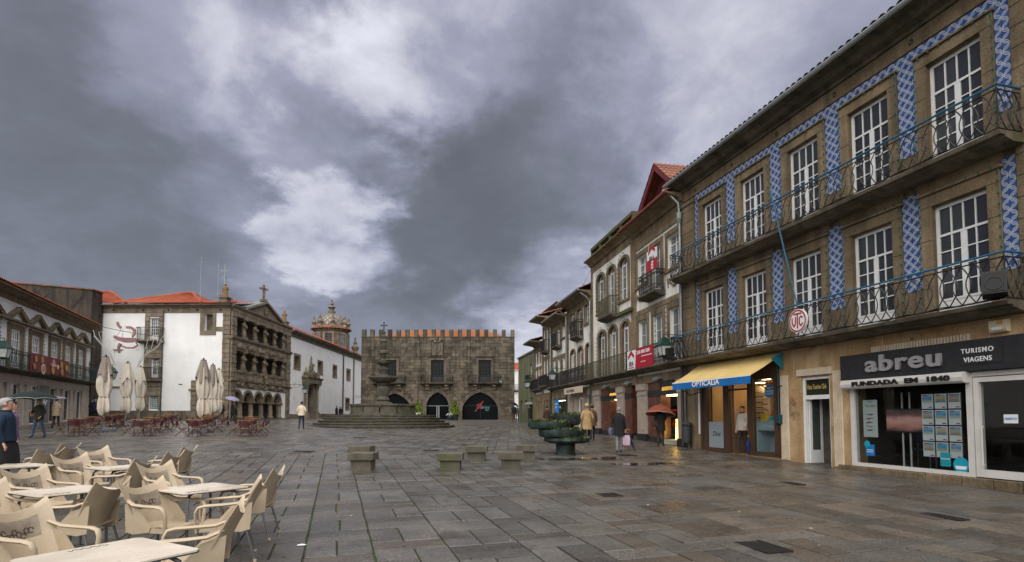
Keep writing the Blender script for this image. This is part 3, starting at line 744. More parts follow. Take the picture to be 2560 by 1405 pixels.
MB().box(.06, .22, -.055, -.052, .1, .2).obj('notice', mat('paper', (.7, .7, .68), None, rough=.8), nb)
# --- travel shop: dark fascia, aluminium window and door
fas = mat('charcoal_fascia', (.016, .016, .018), (.024, .024, .026), 6, .5)
sg_ = FG.root('shop_fascia', 'long black fascia with raised grey letters above aluminium shopfront', 'sign')
f = MB(); f.box(7.84, XE-.2, -.16, -.002, 2.74, 3.40); f.obj('fascia_board', fas, sg_)
let = mat('letter_grey', (.27, .265, .275), None, rough=.45); wl = mat('letter_white', (.75, .75, .75), None, rough=.5); bl_ = mat('letter_black', (.01, .01, .01), None, rough=.5)
text('abreu', .56, let, sg_, (8.66, -.19, 2.92), depth=.03, bold=.014, sx=1.42, space=1.1, name='raised_lettering')
text('TURISMO', .145, wl, sg_, (11.05, -.185, 3.12), depth=.006, bold=.002, sx=.9, space=1.25); text('VIAGENS', .145, wl, sg_, (11.10, -.185, 2.93), depth=.006, bold=.002, sx=.9, space=1.1)
f = MB(); f.box(11.0, 11.85, -.176, -.161, 2.88, 3.3); f.obj('lettering_plate', fas, sg_)
shu = FG.root('shutter_box', 'pale aluminium roller shutter box with black raised letters', 'shutter box')
f = MB(); f.prism_x([(-.002, 2.50), (-.20, 2.50), (-.25, 2.54), (-.27, 2.62), (-.25, 2.70), (-.20, 2.735), (-.002, 2.735)], 7.92, 11.1); f.obj('box_shell', aluminium, shu)
text('FUNDADA  EM  1840', .155, bl_, shu, (8.3, -.285, 2.565), depth=.012, bold=.006, sx=1.72, space=1.05, name='raised_lettering')
fl = MB()
for i in range(34): x = 8.7+i*.072; fl.box(x, x+.045, -.04, -.001, 3.42, 3.56)
fl.obj('fluted_frieze', stone_light, G)
text('21', .09, bl_, G, (9.75, -.006, 3.60), depth=.004)
sz = gf(9.5)+.17
f = MB(); f.box(8.0, 8.12, -.03, .12, sz, 2.6); f.box(11.0, 11.14, -.03, .12, sz, 2.7); f.box(8.12, 11.0, -.03, .12, sz, sz+.09); f.box(11.14, XE-.6, -.03, .12, 2.62, 2.72)
f.box(11.16, 11.27, -.04, .10, sz+.02, 2.6); f.box(12.3, 12.42, -.04, .10, sz+.02, 2.6); f.box(11.27, 12.3, -.04, .10, sz+.02, sz+.18); f.box(11.27, 12.3, -.04, .10, 2.5, 2.6); f.box(12.44, 12.56, -.03, .12, sz, 2.62); f.box(12.56, XE-.6, -.03, .12, sz, sz+.09)
sf = f.obj('shopfront_frame', aluminium, G)
for a, b_, n_ in ((8.12, 11.0, 'window_pane'), (11.27, 12.3, 'door_pane'), (12.56, XE-.6, 'window_pane')): f = MB(); f.box(a, b_, .03, .036, sz+.05, 2.6); f.obj(n_, pane_shop, sf)
f = MB(); f.tube([(11.34, -.045, 1.55), (11.34, -.10, 1.55), (11.34, -.10, .75), (11.34, -.045, .75)], .014, 6); f.obj('door_handle', aluminium, sf)
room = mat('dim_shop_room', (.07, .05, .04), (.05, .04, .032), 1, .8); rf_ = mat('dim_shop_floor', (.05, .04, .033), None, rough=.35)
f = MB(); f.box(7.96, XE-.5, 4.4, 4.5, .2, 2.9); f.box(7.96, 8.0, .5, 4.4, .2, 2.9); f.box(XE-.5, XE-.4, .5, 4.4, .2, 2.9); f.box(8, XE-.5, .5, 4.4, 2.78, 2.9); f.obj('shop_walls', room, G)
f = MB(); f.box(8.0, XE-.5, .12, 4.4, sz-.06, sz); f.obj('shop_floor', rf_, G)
warm = mat('warm_lamp', (1, .72, .38), None, emit=2.5); cool = mat('strip_light', (1, .9, .75), None, emit=2)
# desks and chairs inside
dk = thing('office_desk', 'dark office desk inside the travel shop', 'desk', (*FG.world(9.9, 2.6), sz), FG.rz)
f = MB(); f.box(-.8, .8, -.35, .35, .70, .74); f.obj('desk_top', wood_brown, dk)
for x in (-.76, .72): f = MB(); f.box(x, x+.04, -.33, .33, 0, .70); f.obj('desk_panel', wood_brown, dk)
blue_seat = mat('office_blue', (.03, .045, .09), None, rough=.8)
oc = thing('office_chair', 'dark blue office chair inside the travel shop', 'chair', (*FG.world(9.0, 1.2), sz), FG.rz+.4)
f = MB(); f.box(-.24, .24, -.24, .24, .43, .49); f.obj('seat', blue_seat, oc)
f = MB(); f.loft([[(-.23, .22, .58), (.23, .22, .58), (.23, .26, .58), (-.23, .26, .58)], [(-.21, .25, .95), (.21, .25, .95), (.21, .29, .95), (-.21, .29, .95)]]); f.obj('backrest', blue_seat, oc)
for a, c in ((-.2,-.2),(.2,-.2),(.2,.24),(-.2,.24)): f = MB(); f.tube([(a, c, 0), (a*.9, c*.95, .43 if c < 0 else .6)], .012, 5); f.obj('leg', zinc, oc)
# tv on stand
def picture(name, cols, sc=3., emit=0.):
    """flat print: soft horizontal bands with noise, laid out in the board's own UVs"""
    m = bpy.data.materials.new(name); m.use_nodes = True; nt = m.node_tree; N = nt.nodes.new; L = nt.links.new; bs = nt.nodes['Principled BSDF']
    uv = N('ShaderNodeTexCoord'); sp = N('ShaderNodeSeparateXYZ'); L(uv.outputs['Generated'], sp.inputs[0])
    ns = N('ShaderNodeTexNoise'); ns.inputs['Scale'].default_value = sc; ns.inputs['Detail'].default_value = 4; L(uv.outputs['Generated'], ns.inputs['Vector'])
    ma = N('ShaderNodeMath'); ma.operation = 'MULTIPLY_ADD'; L(ns.outputs['Fac'], ma.inputs[0]); ma.inputs[1].default_value = .5; L(sp.outputs[2], ma.inputs[2])
    sb = N('ShaderNodeMath'); sb.operation = 'SUBTRACT'; L(ma.outputs[0], sb.inputs[0]); sb.inputs[1].default_value = .25
    cr = N('ShaderNodeValToRGB'); L(sb.outputs[0], cr.inputs[0]); e = cr.color_ramp.elements
    while len(e) < len(cols): e.new(.5)
    for i, c in enumerate(cols): e[i].position = i/(len(cols)-1); e[i].color = (*c, 1)
    L(cr.outputs[0], bs.inputs['Base Color']); bs.inputs['Roughness'].default_value = .4
    if emit: L(cr.outputs[0], bs.inputs['Emission Color']); bs.inputs['Emission Strength'].default_value = emit
    return m
tv = thing('television', 'flat television showing a pink picture on a twin pole stand in shop window', 'television', (*FG.world(9.25, .35), sz), FG.rz)
f = MB(); f.box(-.52, .52, -.03, .03, .90, 1.50); f.obj('casing', bl_, tv)
f = MB(); f.box(-.49, .49, -.034, -.031, .93, 1.47); f.obj('screen', picture('tv_picture', [(.03,.02,.02),(.30,.13,.11),(.42,.22,.19),(.10,.05,.05),(.04,.035,.035)], 2.5, .12), tv)
for x in (-.1, .1): f = MB(); f.tube([(x, .03, .03), (x, .03, 1.9)], .022, 6); f.obj('stand_pole', aluminium, tv)
f = MB(); f.box(-.35, .35, -.2, .25, 0, .03); f.obj('stand_base', bl_, tv)
sheet = mat('poster_paper', (.72, .73, .74), None, rough=.5); skies = [[(.7,.6,.4),(.1,.3,.5),(.3,.5,.75)], [(.05,.2,.35),(.6,.4,.15),(.35,.5,.7)], [(.25,.2,.12),(.5,.42,.3),(.1,.3,.55)], [(.55,.45,.25),(.05,.35,.5),(.2,.4,.7)]]
pics = [picture('holiday_print%d' % i, c, 4) for i, c in enumerate(skies)]
rows_l = ['top row', 'second row', 'third row', 'bottom row']; cols_l = ['beside the television', 'in the middle column', 'beside the door frame']
for i in range(3):
    for j in range(4):
        x = 10.05+.31*i; z = 2.12-.37*j
        t = thing('holiday_poster', 'white holiday card in shop window, %s, %s' % (rows_l[j], cols_l[i]), 'poster', (*FG.world(x, .07), z), FG.rz, 'holiday cards hung in the shop window')
        f = MB(); f.box(-.135, .135, 0, .006, -.17, .17); f.obj('card', sheet, t); f = MB(); f.box(-.115, .115, -.003, -.0005, -.03, .15); f.obj('photo', pics[(i+j*2) % 4], t)
        f = MB(); f.box(-.10, .0, -.006, -.0035, .125, .148); f.box(.03, .11, -.003, -.0005, -.15, -.125); f.obj('printed_strip', mat('strip_red', (.4, .04, .05), None) if j == 0 and i == 0 else bpy.data.materials['strip_red'], t)
        cb = MB(); cb.tube([(.15, 0, -.2), (.15, 0, .2)], .003, 4); cb.obj('wire', zinc, t)
ps = thing('event_poster', 'tall pale poster with red drawing behind the shop window', 'poster', (*FG.world(8.52, .06), 1.72), FG.rz)
f = MB(); f.box(-.21, .21, 0, .006, -.48, .48); f.obj('sheet', mat('poster_pale', (.55, .60, .58), None, rough=.5), ps)
ink = mat('red_ink', (.35, .06, .05), None); inkd = mat('grey_ink', (.2, .2, .22), None)
f = MB()
for k in range(5): f.tube([(-.12+.24*((i*7+k*3) % 10)/10, -.004, -.3+.1*k+.02*math.sin(i*2.1)) for i in range(7)], .006, 4)
f.obj('drawing', ink, ps); text('van roda', .10, ink, ps, (0, -.004, .30), depth=.001, align='CENTER', shear=.2, sx=.8); text('UNISEX', .05, inkd, ps, (0, -.004, .42), depth=.001, align='CENTER')
stk_b = mat('sticker_blue', (.01, .16, .42), None, rough=.4); stk_c = mat('sticker_cyan', (.01, .30, .42), None, rough=.4)
def sticker(name, label, x, z, shape, m, extra):
    t = thing(name, label, 'sticker', (*FG.world(x, .025), z), FG.rz); f = MB(); f.prism(shape, -.003, .003); f.obj('sheet', m, t); extra(t); return t
sticker('sticker', 'square blue sticker with a green leafed flower low in shop window', 8.52, .93, [(-.13,-.17),(.13,-.17),(.13,.12),(-.13,.12)], stk_b,
        lambda t: (MB().ball((-.08, -.006, .13), .09, 8, 1, .05, 1).obj('flower', stk_c, t), MB().box(-.09, .09, -.005, -.0035, -.08, -.065).box(-.09, .09, -.005, -.0035, -.03, -.015).obj('print', wl, t)))
circ = lambda r, n=24: [(r*math.cos(2*PI*i/n), r*math.sin(2*PI*i/n)) for i in range(n)]
sticker('sticker', 'round blue sticker at the foot of the shop window beside the door', 10.80, .70, circ(.17), stk_c, lambda t: MB().prism([(-.13,-.02),(.13,-.02),(.10,-.09),(-.10,-.09)], -.006, -.004).obj('print', wl, t))
sticker('sticker', 'wavy edged teal sticker with yellow dots in the shop window', 10.46, .80, [((.11+.012*(i % 2))*math.copysign(min(1, abs(1.35*math.cos(2*PI*i/32))), math.cos(2*PI*i/32)), (.15+.012*(i % 2))*math.copysign(min(1, abs(1.35*math.sin(2*PI*i/32))), math.sin(2*PI*i/32))) for i in range(32)], mat('sticker_teal', (.005, .22, .27), None), lambda t: text('ESCOLHA', .05, wl, t, (0, -.005, .0), depth=.001, align='CENTER'))
t = sticker('door_notice', 'white and blue open notice taped inside the glass door', 11.82, 1.72, [(-.13,-.09),(.13,-.09),(.13,.09),(-.13,.09)], sheet, lambda t: text('ABERTO', .06, stk_b, t, (0, -.005, -.02), depth=.001, align='CENTER', bold=.002))
al = thing('alarm_box', 'cream alarm siren box on the ochre wall above black fascia', 'alarm box', (*FG.world(11.75, 0), 3.5), FG.rz)
f = MB(); f.prism_x([(0, 0), (-.10, 0), (-.14, .05), (-.14, .24), (0, .27)], -.16, .16); f.obj('casing', mat('cream_plastic', (.6, .52, .36), None, rough=.5), al)
f = MB(); f.box(-.10, .08, -.15, -.139, .04, .10); f.obj('label_plate', wl, al); f = MB(); f.box(.0, .11, -.148, -.139, .15, .23); f.obj('strobe', mat('amber', (.5, .25, .05), None, rough=.2), al)
sp = thing('loudspeaker', 'black loudspeaker tilted on the lower balcony near the balcony end', 'loudspeaker', (*FG.world(FG.px(2487, 740, .85)[0], -.85), 4.12), FG.rz+.5)
sp.rotation_euler = (R(-12), 0, FG.rz + .55)
f = MB(); f.box(-.19, .19, -.12, .2, 0, .46); f.obj('cabinet', bl_, sp); f = MB(); f.box(-.17, .17, -.135, -.121, .03, .43); gr = f.obj('grille', mat('speaker_grey', (.02, .02, .021), None), sp)
f = MB(); f.tube([(.13*math.cos(i*PI/10), -.138, .2+.13*math.sin(i*PI/10)) for i in range(21)], .012, 5); f.obj('cone_ring', iron, gr)
sp2 = thing('loudspeaker', 'black floodlight box fixed at the far corner of the lower balcony', 'floodlight', (*FG.world(.1, -.85), 4.1), FG.rz)
f = MB(); f.loft([[(-.22, -.1, 0), (.22, -.1, 0), (.22, .14, 0), (-.22, .14, 0)], [(-.26, -.16, .42), (.26, -.16, .42), (.26, .1, .42), (-.26, .1, .42)]]); f.obj('cabinet', bl_, sp2)
f = MB(); f.tube([(0, .1, .2), (0, .25, .2), (0, .25, .5)], .02, 5); f.obj('bracket', iron, sp2)
# club sign: blue pole hung from the balcony with a round red and white disc
po = thing('club_sign', 'round white sign with red letters hung on a blue pole from balcony', 'sign', (*FG.world(5.62, -.74), 0), FG.rz)
pa = FG.px(1926, 478, .74); pb = FG.px(1993, 765, .74); cc = FG.px(1993, 802, .78)
f = MB(); f.tube([(pa[0]-5.62, 0, pa[1]), (pb[0]-5.62, 0, pb[1])], .022, 8); f.obj('pole', blue_rail, po)
red_s = mat('sign_red', (.30, .02, .025), None, rough=.4); dx, dzc = cc[0]-5.62, cc[1]
f = MB(); f.tube([(dx, -.03, dzc), (dx, .03, dzc)], .335, 28); f.obj('disc', mat('sign_white', (.72, .70, .70), None, rough=.4), po)
f = MB()
f.loft([[(dx+r*math.cos(i*PI/18), y_, dzc+r*math.sin(i*PI/18)) for r, y_ in ((.275, -.031), (.275, -.036), (.315, -.036), (.315, -.031))] for i in range(37)], False); f.obj('red_ring', red_s, po)
def bar(mb, x0, z0, x1, z1, w=.042): 
    d_ = Vector((x1-x0, 0, z1-z0)); n_ = Vector((-d_.z, 0, d_.x)).normalized()*w/2; mb.prism([(x0-n_.x, z0-n_.z), (x1-n_.x, z1-n_.z), (x1+n_.x, z1+n_.z), (x0+n_.x, z0+n_.z)], -.037, -.031)
f = MB(); q = lambda x, z: (dx+x, dzc+z)
bar(f, *q(0, -.22), *q(0, .2)); bar(f, *q(-.15, .2), *q(.15, .2)); 
for s_ in (-1,):
    bar(f, *q(-.2, .1), *q(-.2, -.06)); bar(f, *q(-.2, -.05), *q(-.13, -.16)); bar(f, *q(-.13, -.16), *q(-.07, -.06)); bar(f, *q(-.07, -.07), *q(-.07, .12))
bar(f, *q(.07, .06), *q(.07, -.1)); bar(f, *q(.07, -.09), *q(.13, -.16)); bar(f, *q(.13, -.16), *q(.2, -.08)); bar(f, *q(.07, .05), *q(.13, .12)); bar(f, *q(.13, .12), *q(.2, .06))
f.obj('letters', red_s, po); f = MB(); f.tube([(dx, 0, dzc-.3), (dx, 0, 4.02)], .012, 5); f.obj('hanger', iron, po)
# --- optician: brown timber front, lit room, awning
oz = gf(3)+.03
X = FG.xs(1757, 1766, 1808, 1822, 1868, 1882, 1939, 1953)
X = [1.05] + X[1:7] + [5.32]
f = MB(); f.box(X[0], X[1], -.03, .10, oz, 3.75); f.box(X[2], X[3], -.03, .10, oz, 3.3); f.box(X[4], X[5], -.03, .10, oz, 3.3); f.box(X[6], X[7], -.03, .10, oz, 3.75)
f.box(X[0], X[7], -.028, .10, 3.0, 3.75); f.box(X[1], X[2], -.03, .10, oz, oz+.14); f.box(X[5], X[6], -.03, .10, oz, oz+.14); f.box(X[3], X[4], .0, .1, 2.7, 2.76)
for x in (X[0]+.12, X[7]-.12): f.box(x-.06, x+.06, -.07, -.031, oz+.1, 3.1)
of = f.obj('timber_shopfront', wood_brown, G)
for a, b_ in ((X[1], X[2]), (X[5], X[6])): f = MB(); f.box(a, b_, .03, .036, oz+.14, 3.0); f.obj('window_pane', pane_shop, of)
f = MB(); f.box(X[0]-.12, X[0]-.02, -.04, 0, 1.1, 2.75); f.obj('white_board', white_paint, G)
beige = mat('optician_wall', (.62, .42, .24), (.55, .36, .2), 1, .7); pale = mat('optician_shelf', (.7, .62, .52), None, rough=.5)
f = MB(); f.box(x_o0, x_o1, 3.4, 3.5, oz, 3.2); f.box(x_o0-.01, x_o0+.02, .5, 3.4, oz, 3.2); f.box(x_o1-.02, x_o1+.01, .11, 3.4, oz, 3.2); f.box(x_o0, x_o1, .11, 3.4, 3.1, 3.2); f.obj('optician_walls', beige, G)
f = MB(); f.box(x_o0, x_o1, -.02, 3.4, oz-.15, oz); f.obj('optician_floor', mat('optician_floor', (.25, .17, .1), None, rough=.3), G)
lp = MB()
for x in (1.7, 2.7, 3.6, 4.6):
    for y in (.9, 2.2): lp.box(x-.12, x+.12, y-.12, y+.12, 3.07, 3.098)
lp.obj('ceiling_lamps', mat('warm_downlight', (1, .70, .36), None, emit=6.5), G)
for k, (xa, xb, yy) in enumerate(((3.0, 3.75, 2.2), (1.15, 1.9, 2.4), (4.0, 5.2, 2.6))):
    ds = thing('spectacle_display', ['white display wall of spectacles facing the shop door', 'display of spectacles behind the panel window', 'lit display of spectacles behind the counter window'][k], 'display', (*FG.world(xa, yy), oz), FG.rz)
    f = MB(); f.box(0, xb-xa, 0, .08, .5, 2.5); f.obj('back_panel', pale, ds); f = MB(); f2 = MB()
    for j in range(9):
        z = .62+.2*j; f2.box(.03, xb-xa-.03, -.10, 0, z-.012, z)
        for i in range(int((xb-xa-.1)/.17)):
            x = .1+.17*i
            for e in (-.035, .035): f.prism([(x+e+.03*math.cos(a_*PI/4), z+.04+.024*math.sin(a_*PI/4)) for a_ in range(8)], -.07, -.055)
            f.box(x-.06, x+.06, -.055, -.05, z+.05, z+.057)
    f2.obj('shelves', white_paint, ds); f.obj('spectacles', bl_, ds)
pn = thing('advert_panel', 'white advertising panel with black lettering in the optician window', 'panel', (*FG.world((X[1]+X[2])/2, .055), oz+.15), FG.rz)
pw = (X[2]-X[1])/2-.02; f = MB(); f.box(-pw, pw, 0, .02, 0, .95); f.obj('board', mat('panel_white', (.66, .66, .70), None, rough=.5), pn); text('Dior', .27, bl_, pn, (0, -.004, .42), depth=.002, align='CENTER', sx=.95)
pn2 = thing('counter', 'pale blue grey display counter in the right optician window', 'counter', (*FG.world((X[5]+X[6])/2, .08), oz+.12), FG.rz)
cg = mat('counter_grey', (.33, .42, .46), None, rough=.5); pw = (X[6]-X[5])/2-.03
f = MB(); f.box(-pw, pw, 0, .5, .72, 1.0); f.box(-pw, -pw+.08, .0, .5, 0, .72); f.box(pw-.05, pw, 0, .5, 0, .72); f.box(-pw, pw, .46, .5, 0, .72); f.box(-pw, pw, -.01, .52, 1.0, 1.03); f.obj('counter_body', cg, pn2); text('OPTICALiA', .16, mat('etched', (.55, .6, .62), None), pn2, (0, -.003, .8), depth=.003, align='CENTER', sx=.8)
for k, (x, m_, nm) in enumerate(((-.35, mat('yellow_card', (.6, .45, .02), None), 'yellow'), (.0, mat('teal_case', (.1, .4, .4), None), 'teal'), (.28, mat('red_case', (.4, .03, .03), None), 'red'))):
    t = tag(MB().prism_x([(-.05, 0), (.08, 0), (.06, .25-.09*k), (-.02, .25-.09*k)], -.09, .09).obj('display_card', m_), '%s display card standing on the optician counter' % nm, 'display card'); t.location = (*FG.world((X[5]+X[6])/2+x, .25), oz+1.152); t.rotation_euler = (0, 0, FG.rz)
t = sticker('sticker', 'round blue sticker with white words high in the optician window', (X[5]+X[6])/2+.2, 2.6, circ(.22), stk_b, lambda t: [text(w_, .085, wl, t, (0, -.005, .06-.085*i), depth=.001, align='CENTER') for i, w_ in enumerate(('CONSULTAS', 'DIARIAS DE', 'OPTOMETRIA'))])
dleaf = thing('shop_door', 'open brown timber door leaf with glass at the optician entrance', 'door', (*FG.world(X[3]+.02, .1), oz), FG.rz+R(62))
f = MB(); f.box(0, .07, 0, .05, 0, 2.65); f.box(.62, .70, 0, .05, 0, 2.65); f.box(.07, .62, 0, .05, 0, .75); f.box(.07, .62, 0, .05, 2.55, 2.65); f.box(.14, .55, -.01, 0, .12, .6); f.obj('door_leaf', wood_brown, dleaf); f = MB(); f.box(.07, .62, .02, .026, .75, 2.55); f.obj('pane', pane_shop, dleaf)
# awning
aw = thing('shop_awning', 'sloping sand coloured canvas awning with blue lettered valance', 'awning', (FG.o[0], FG.o[1], 0), FG.rz)
OFF = 1.25
tl, tr_ = FG.px(1727, 914, .06), FG.px(1929, 886, .06); bl0, br0 = FG.px(1681, 958, OFF), FG.px(1876, 938, OFF)
zt = (tl[1]+tr_[1])/2; zb = (bl0[1]+br0[1])/2; x0, x1 = max(.55, bl0[0]), br0[0]
cv = mat('sand_canvas', (.56, .40, .14), (.62, .46, .19), 2, .8, fine=.05); bv = mat('blue_canvas', (.006, .13, .38), None, rough=.7)
f = MB(); n = 24; rows_ = []
for k in range(9):
    v = k/8; rows_.append([(x0+(x1-x0)*i/n, -.06-(OFF-.06)*v, zt+(zb-zt)*v - .05*math.sin(PI*v) + .008*math.sin(i*1.3+v*3)) for i in range(n+1)])
rows_ += [[(p[0], p[1], p[2]-.012) for p in r_] for r_ in rows_[::-1]]
f.loft(rows_, False, False); f.obj('canopy', cv, aw, smooth=50)
f = MB(); rows_ = [[(x0+(x1-x0)*i/n, -OFF-.005-.01*math.sin(i*.9)*q, zb-.02-.24*q) for i in range(n+1)] for q in (0, .5, 1)]; rows_ += [[(p[0], p[1]+.008, p[2]) for p in r_] for r_ in rows_[::-1]]; f.loft(rows_, False, False); va = f.obj('valance', bv, aw, smooth=50)
f = MB(); f.box(x0, x1, -OFF-.012, -OFF+.01, zb-.025, zb+.012); f.obj('front_bar', wl, aw)
text('OPTICALiA', .25, wl, va, ((x0+x1)/2-.1, -OFF-.022, zb-.2), depth=.003, bold=.004, align='CENTER', sx=1.3)
for x in (x0+.1, x1-.1): f = MB(); f.tube([(x, -OFF+.02, zb-.02), (x, -.55, zb-.45), (x, -.03, zb-.3)], .018, 5); f.obj('folding_arm', iron, aw)
f = MB(); f.prism_x([(-.06, zt), (-.5, zt-.28*(zt-zb)/.6*.6), (-.06, zt-.55)], x1-.012, x1-.004); f.obj('side_cloth', mat('teal_canvas', (.01, .2, .25), None), aw)
# waste bin and meter box by the pier
bn = thing('waste_bin', 'dark grey metal litter bin on the granite pier beside the optician', 'litter bin', (*FG.world(.42, -.25), FG.gz(.42)), FG.rz)
f = MB(); f.lathe([(.13, .22), (.15, .3), (.19, .85), (.17, .86), (.14, .4), (.0, .38)], 14); f.obj('bin_body', mat('bin_grey', (.05, .055, .06), None, rough=.45), bn, 40); f = MB(); f.lathe([(.2, .95), (.2, 1.0), (.1, 1.04), (0, 1.045)], 14); f.obj('bin_hood', bpy.data.materials['bin_grey'], bn, 40)
f = MB(); f.tube([(0, .18, .0), (0, .18, 1.0)], .03, 6); f.obj('post', iron, bn)
mt = tag(MB().cbox(-.1, .1, -.1, 0, 0, .28, .02).obj('meter_box', mat('teal_box', (.01, .05, .07), None, rough=.5)), 'small dark teal junction box on the ochre stone beside optician', 'junction box'); mt.location = (*FG.world(5.36, -.036), 1.55); mt.rotation_euler = (0, 0, FG.rz)
f = MB(); f.tube([(0, -.04, .28), (0, -.04, 1.6), (-.05, -.04, 1.9)], .015, 5); f.obj('conduit', blue_rail, mt)
dp = FG.root('downpipe', 'zinc downpipe with hopper between the tiled house and its neighbour', 'downpipe')
f = MB(); f.tube([(-.2, -.62, 11.3), (-.2, -.6, 11.1), (-.02, -.2, 10.6), (-.02, -.16, 10.2)], .05, 8); f.tube([(-.02, -.16, 10.2), (-.02, -.16, 4.2)], .055, 8); f.lathe([(.06, 9.75), (.11, 9.95), (.12, 10.2), (.06, 10.22)], 10, -.02, -.16); f.obj('pipe', zinc, dp); f = MB(); f.tube([(-.02, -.16, 4.2), (-.02, -.14, .6)], .06, 8); f.tube([(.18, -.1, 3.8), (.18, -.1, .6)], .04, 6); f.obj('lower_pipe', pipe_dark, dp)
# ================================================================ TERRACE DOWN THE RIGHT SIDE
FE = Face((2.02, 50), (.186, -1))
def sub(face, x): return Face(face.world(x), face.u)
def townhouse(name, label, s0, s1, z_eave, wm, floors, eave=.7, roof=True, gutter=zinc, ridge=2.0, base=3.75, shop=True, sw=.18):
    """floors: (z0, z1, [(x0, x1, sill)], arched, rows). x in terrace coordinates"""
    fc = sub(FE, s0); W = s1-s0; h = fc.root(name, label); ops_ = []
    for z0, z1, ws, ar, rows_ in floors:
        for a, b_, sill in ws: ops_.append((a-s0, b_-s0, sill, z1))
    m_ = MB(); pierced(m_, 0, W, base, z_eave, .0, .5, ops_); m_.obj('wall', wm, h)
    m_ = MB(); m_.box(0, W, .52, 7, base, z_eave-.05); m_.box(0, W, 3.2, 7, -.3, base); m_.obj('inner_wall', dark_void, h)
    for a, b_ in ((0, .3), (W-.3, W)):
        m_ = MB()
        for k in range(int((z_eave-base)/.42)): z = base+.42*k; m_.cbox(a+.003, b_-.003, -.05, -.002, z, z+.414, .01)
        m_.obj('corner_pilaster', granite, h)
    for z0, z1, ws, ar, rows_ in floors:
        for a, b_, sill in ws:
            a -= s0; b_ -= s0; s_ = MB(); c = (a+b_)/2; r_ = (b_-a)/2
            if ar:
                sp_ = z1-r_*.62; s_.archring(c, r_, r_+sw, sp_, -.06, .12, .62, 12, legs=sill)
                f2 = MB(); f2.arch(a, b_, c, r_, sp_, z1+.001, .002, .3, .62, 12); f2.obj('arch_head', granite, h)
                arched_win(h, a, b_, sill, sp_, .12, rise=.62, rows=rows_, fw=.06)
            else:
                for x0_, x1_ in ((a-sw, a), (b_, b_+sw)): s_.cbox(x0_, x1_, -.06, -.002, sill-.02, z1+.02, .008)
                s_.cbox(a-sw, b_+sw, -.065, -.002, z1+.022, z1+.24, .008)
                win(h, a, b_, sill, z1, .12, [(0, .74, 2, rows_), (.74, 1, 2, 1)] if sill > z0+.3 else [(0, .12, 0, 0), (.12, 1, 2, rows_)], pm=pane_mid, fw=.06, bar=.024, stile=.05)
            if sill > z0+.3: s_.cbox(a-sw-.04, b_+sw+.04, -.09, -.003, sill-.16, sill-.022, .01)
            s_.obj('window_surround', granite, h)
    m_ = MB(); m_.box(0, W, -.03, -.001, z_eave-.75, z_eave-.35); m_.prism_x([(-.001, z_eave-.34), (-.1, z_eave-.34), (-.2, z_eave-.2), (-eave*.6, z_eave-.12), (-eave, z_eave-.06), (-eave, z_eave), (.2, z_eave)], -.02, W+.02); m_.obj('cornice', granite, h)
    if gutter: m_ = MB(); m_.tube([(-.02, -eave-.05, z_eave+.02), (W+.02, -eave-.05, z_eave+.02)], .075, 8); m_.obj('gutter', gutter, h)
    if roof: m_ = MB(); m_.cur = .5; tile_roof(m_, (-.03, -eave-.03, z_eave+.05), (W+.03, -eave-.03, z_eave+.05), (W+.03, 4, z_eave+ridge), (-.03, 4, z_eave+ridge), .24, .4); m_.obj('roof', terracotta_old, h)
    return fc, h, W
def balcony(h, x0, x1, z, zr, style, d=.5, m=iron, sm=None, **kw):
    s_ = MB(); s_.prism_x([(-.002, z-.24), (-d*.6, z-.2), (-d, z-.1), (-d-.05, z-.08), (-d-.05, z), (-.002, z)], x0-.05, x1+.05); s_.obj('balcony_slab', sm or granite_moss, h)
    return rail(h, [(x0, 0), (x0, -d), (x1, -d), (x1, 0)], z, zr, style, m, **kw)
# --- house with the oxblood dormer
fF, hF, WF = townhouse('dormer_house', 'white plastered house with oxblood dormer gable and estate agent signs', 22.52, 27.72, 11.05, plaster_old,
    [(4.1, 6.42, [(23.05, 24.1, 4.1), (24.72, 25.77, 4.1), (26.37, 27.45, 4.1)], False, 3), (7.35, 9.6, [(23.02, 24.08, 8.2), (24.63, 25.68, 7.4), (26.27, 27.35, 8.2)], False, 3)], gutter=None)
m_ = MB(); m_.tube([(-.1, -.76, 11.07), (WF, -.76, 11.07)], .07, 8); m_.obj('gutter', mat('red_gutter', (.2, .05, .03), None, rough=.5), hF)
m_ = MB(); m_.box(.3, WF-.3, -.05, -.003, 6.72, 6.95); m_.box(.3, WF-.3, -.04, -.003, 10.0, 10.28); m_.obj('string_course', granite, hF)
balcony(hF, .1, WF-.05, 4.08, 4.98, 'hoop', .5); balcony(hF, 1.75, 3.45, 7.38, 8.3, 'hoop', .5)
for xc in (.95, 4.35):       # carved garlands under the side windows
    g_ = MB()
    for i in range(15): t_ = i/14*2-1; g_.ball((xc+t_*.55, -.03, 7.75-.32*(1-t_*t_)+rng.uniform(-.03, .03)), rng.uniform(.06, .10), 6, 1, .6, 1)
    for s_ in (-1, 1):
        for i in range(4): g_.ball((xc+s_*.58, -.03, 7.75-.11*i), .06-.008*i, 6, 1, .6, 1)
    g_.obj('garland', granite_arc, hF)
for ix, x in enumerate((.5, 1.5, 2.6, 3.7, 4.75)):
    light_string(fF, [(x-.02, -.08, 4.2), (x-.02, -.08, 6.68), (x+.4, -.09, 6.7)], 'string of green bulbs, %s upright from the parapet house, on the dormer house' % ['first', 'second', 'third', 'fourth', 'fifth'][ix], 'light strings on the dormer house, first floor')
light_string(fF, [(.35, -.08, 7.9), (.35, -.08, 9.9), (WF-.3, -.09, 9.95), (WF-.3, -.08, 7.9)], 'long string of green bulbs below the cornice of the dormer house', 'light string')
ax, az = fF.px(1637, 410, -.5); lx, lz = fF.px(1582, 540, -.5); hw = ax-lx; bz = 11.5
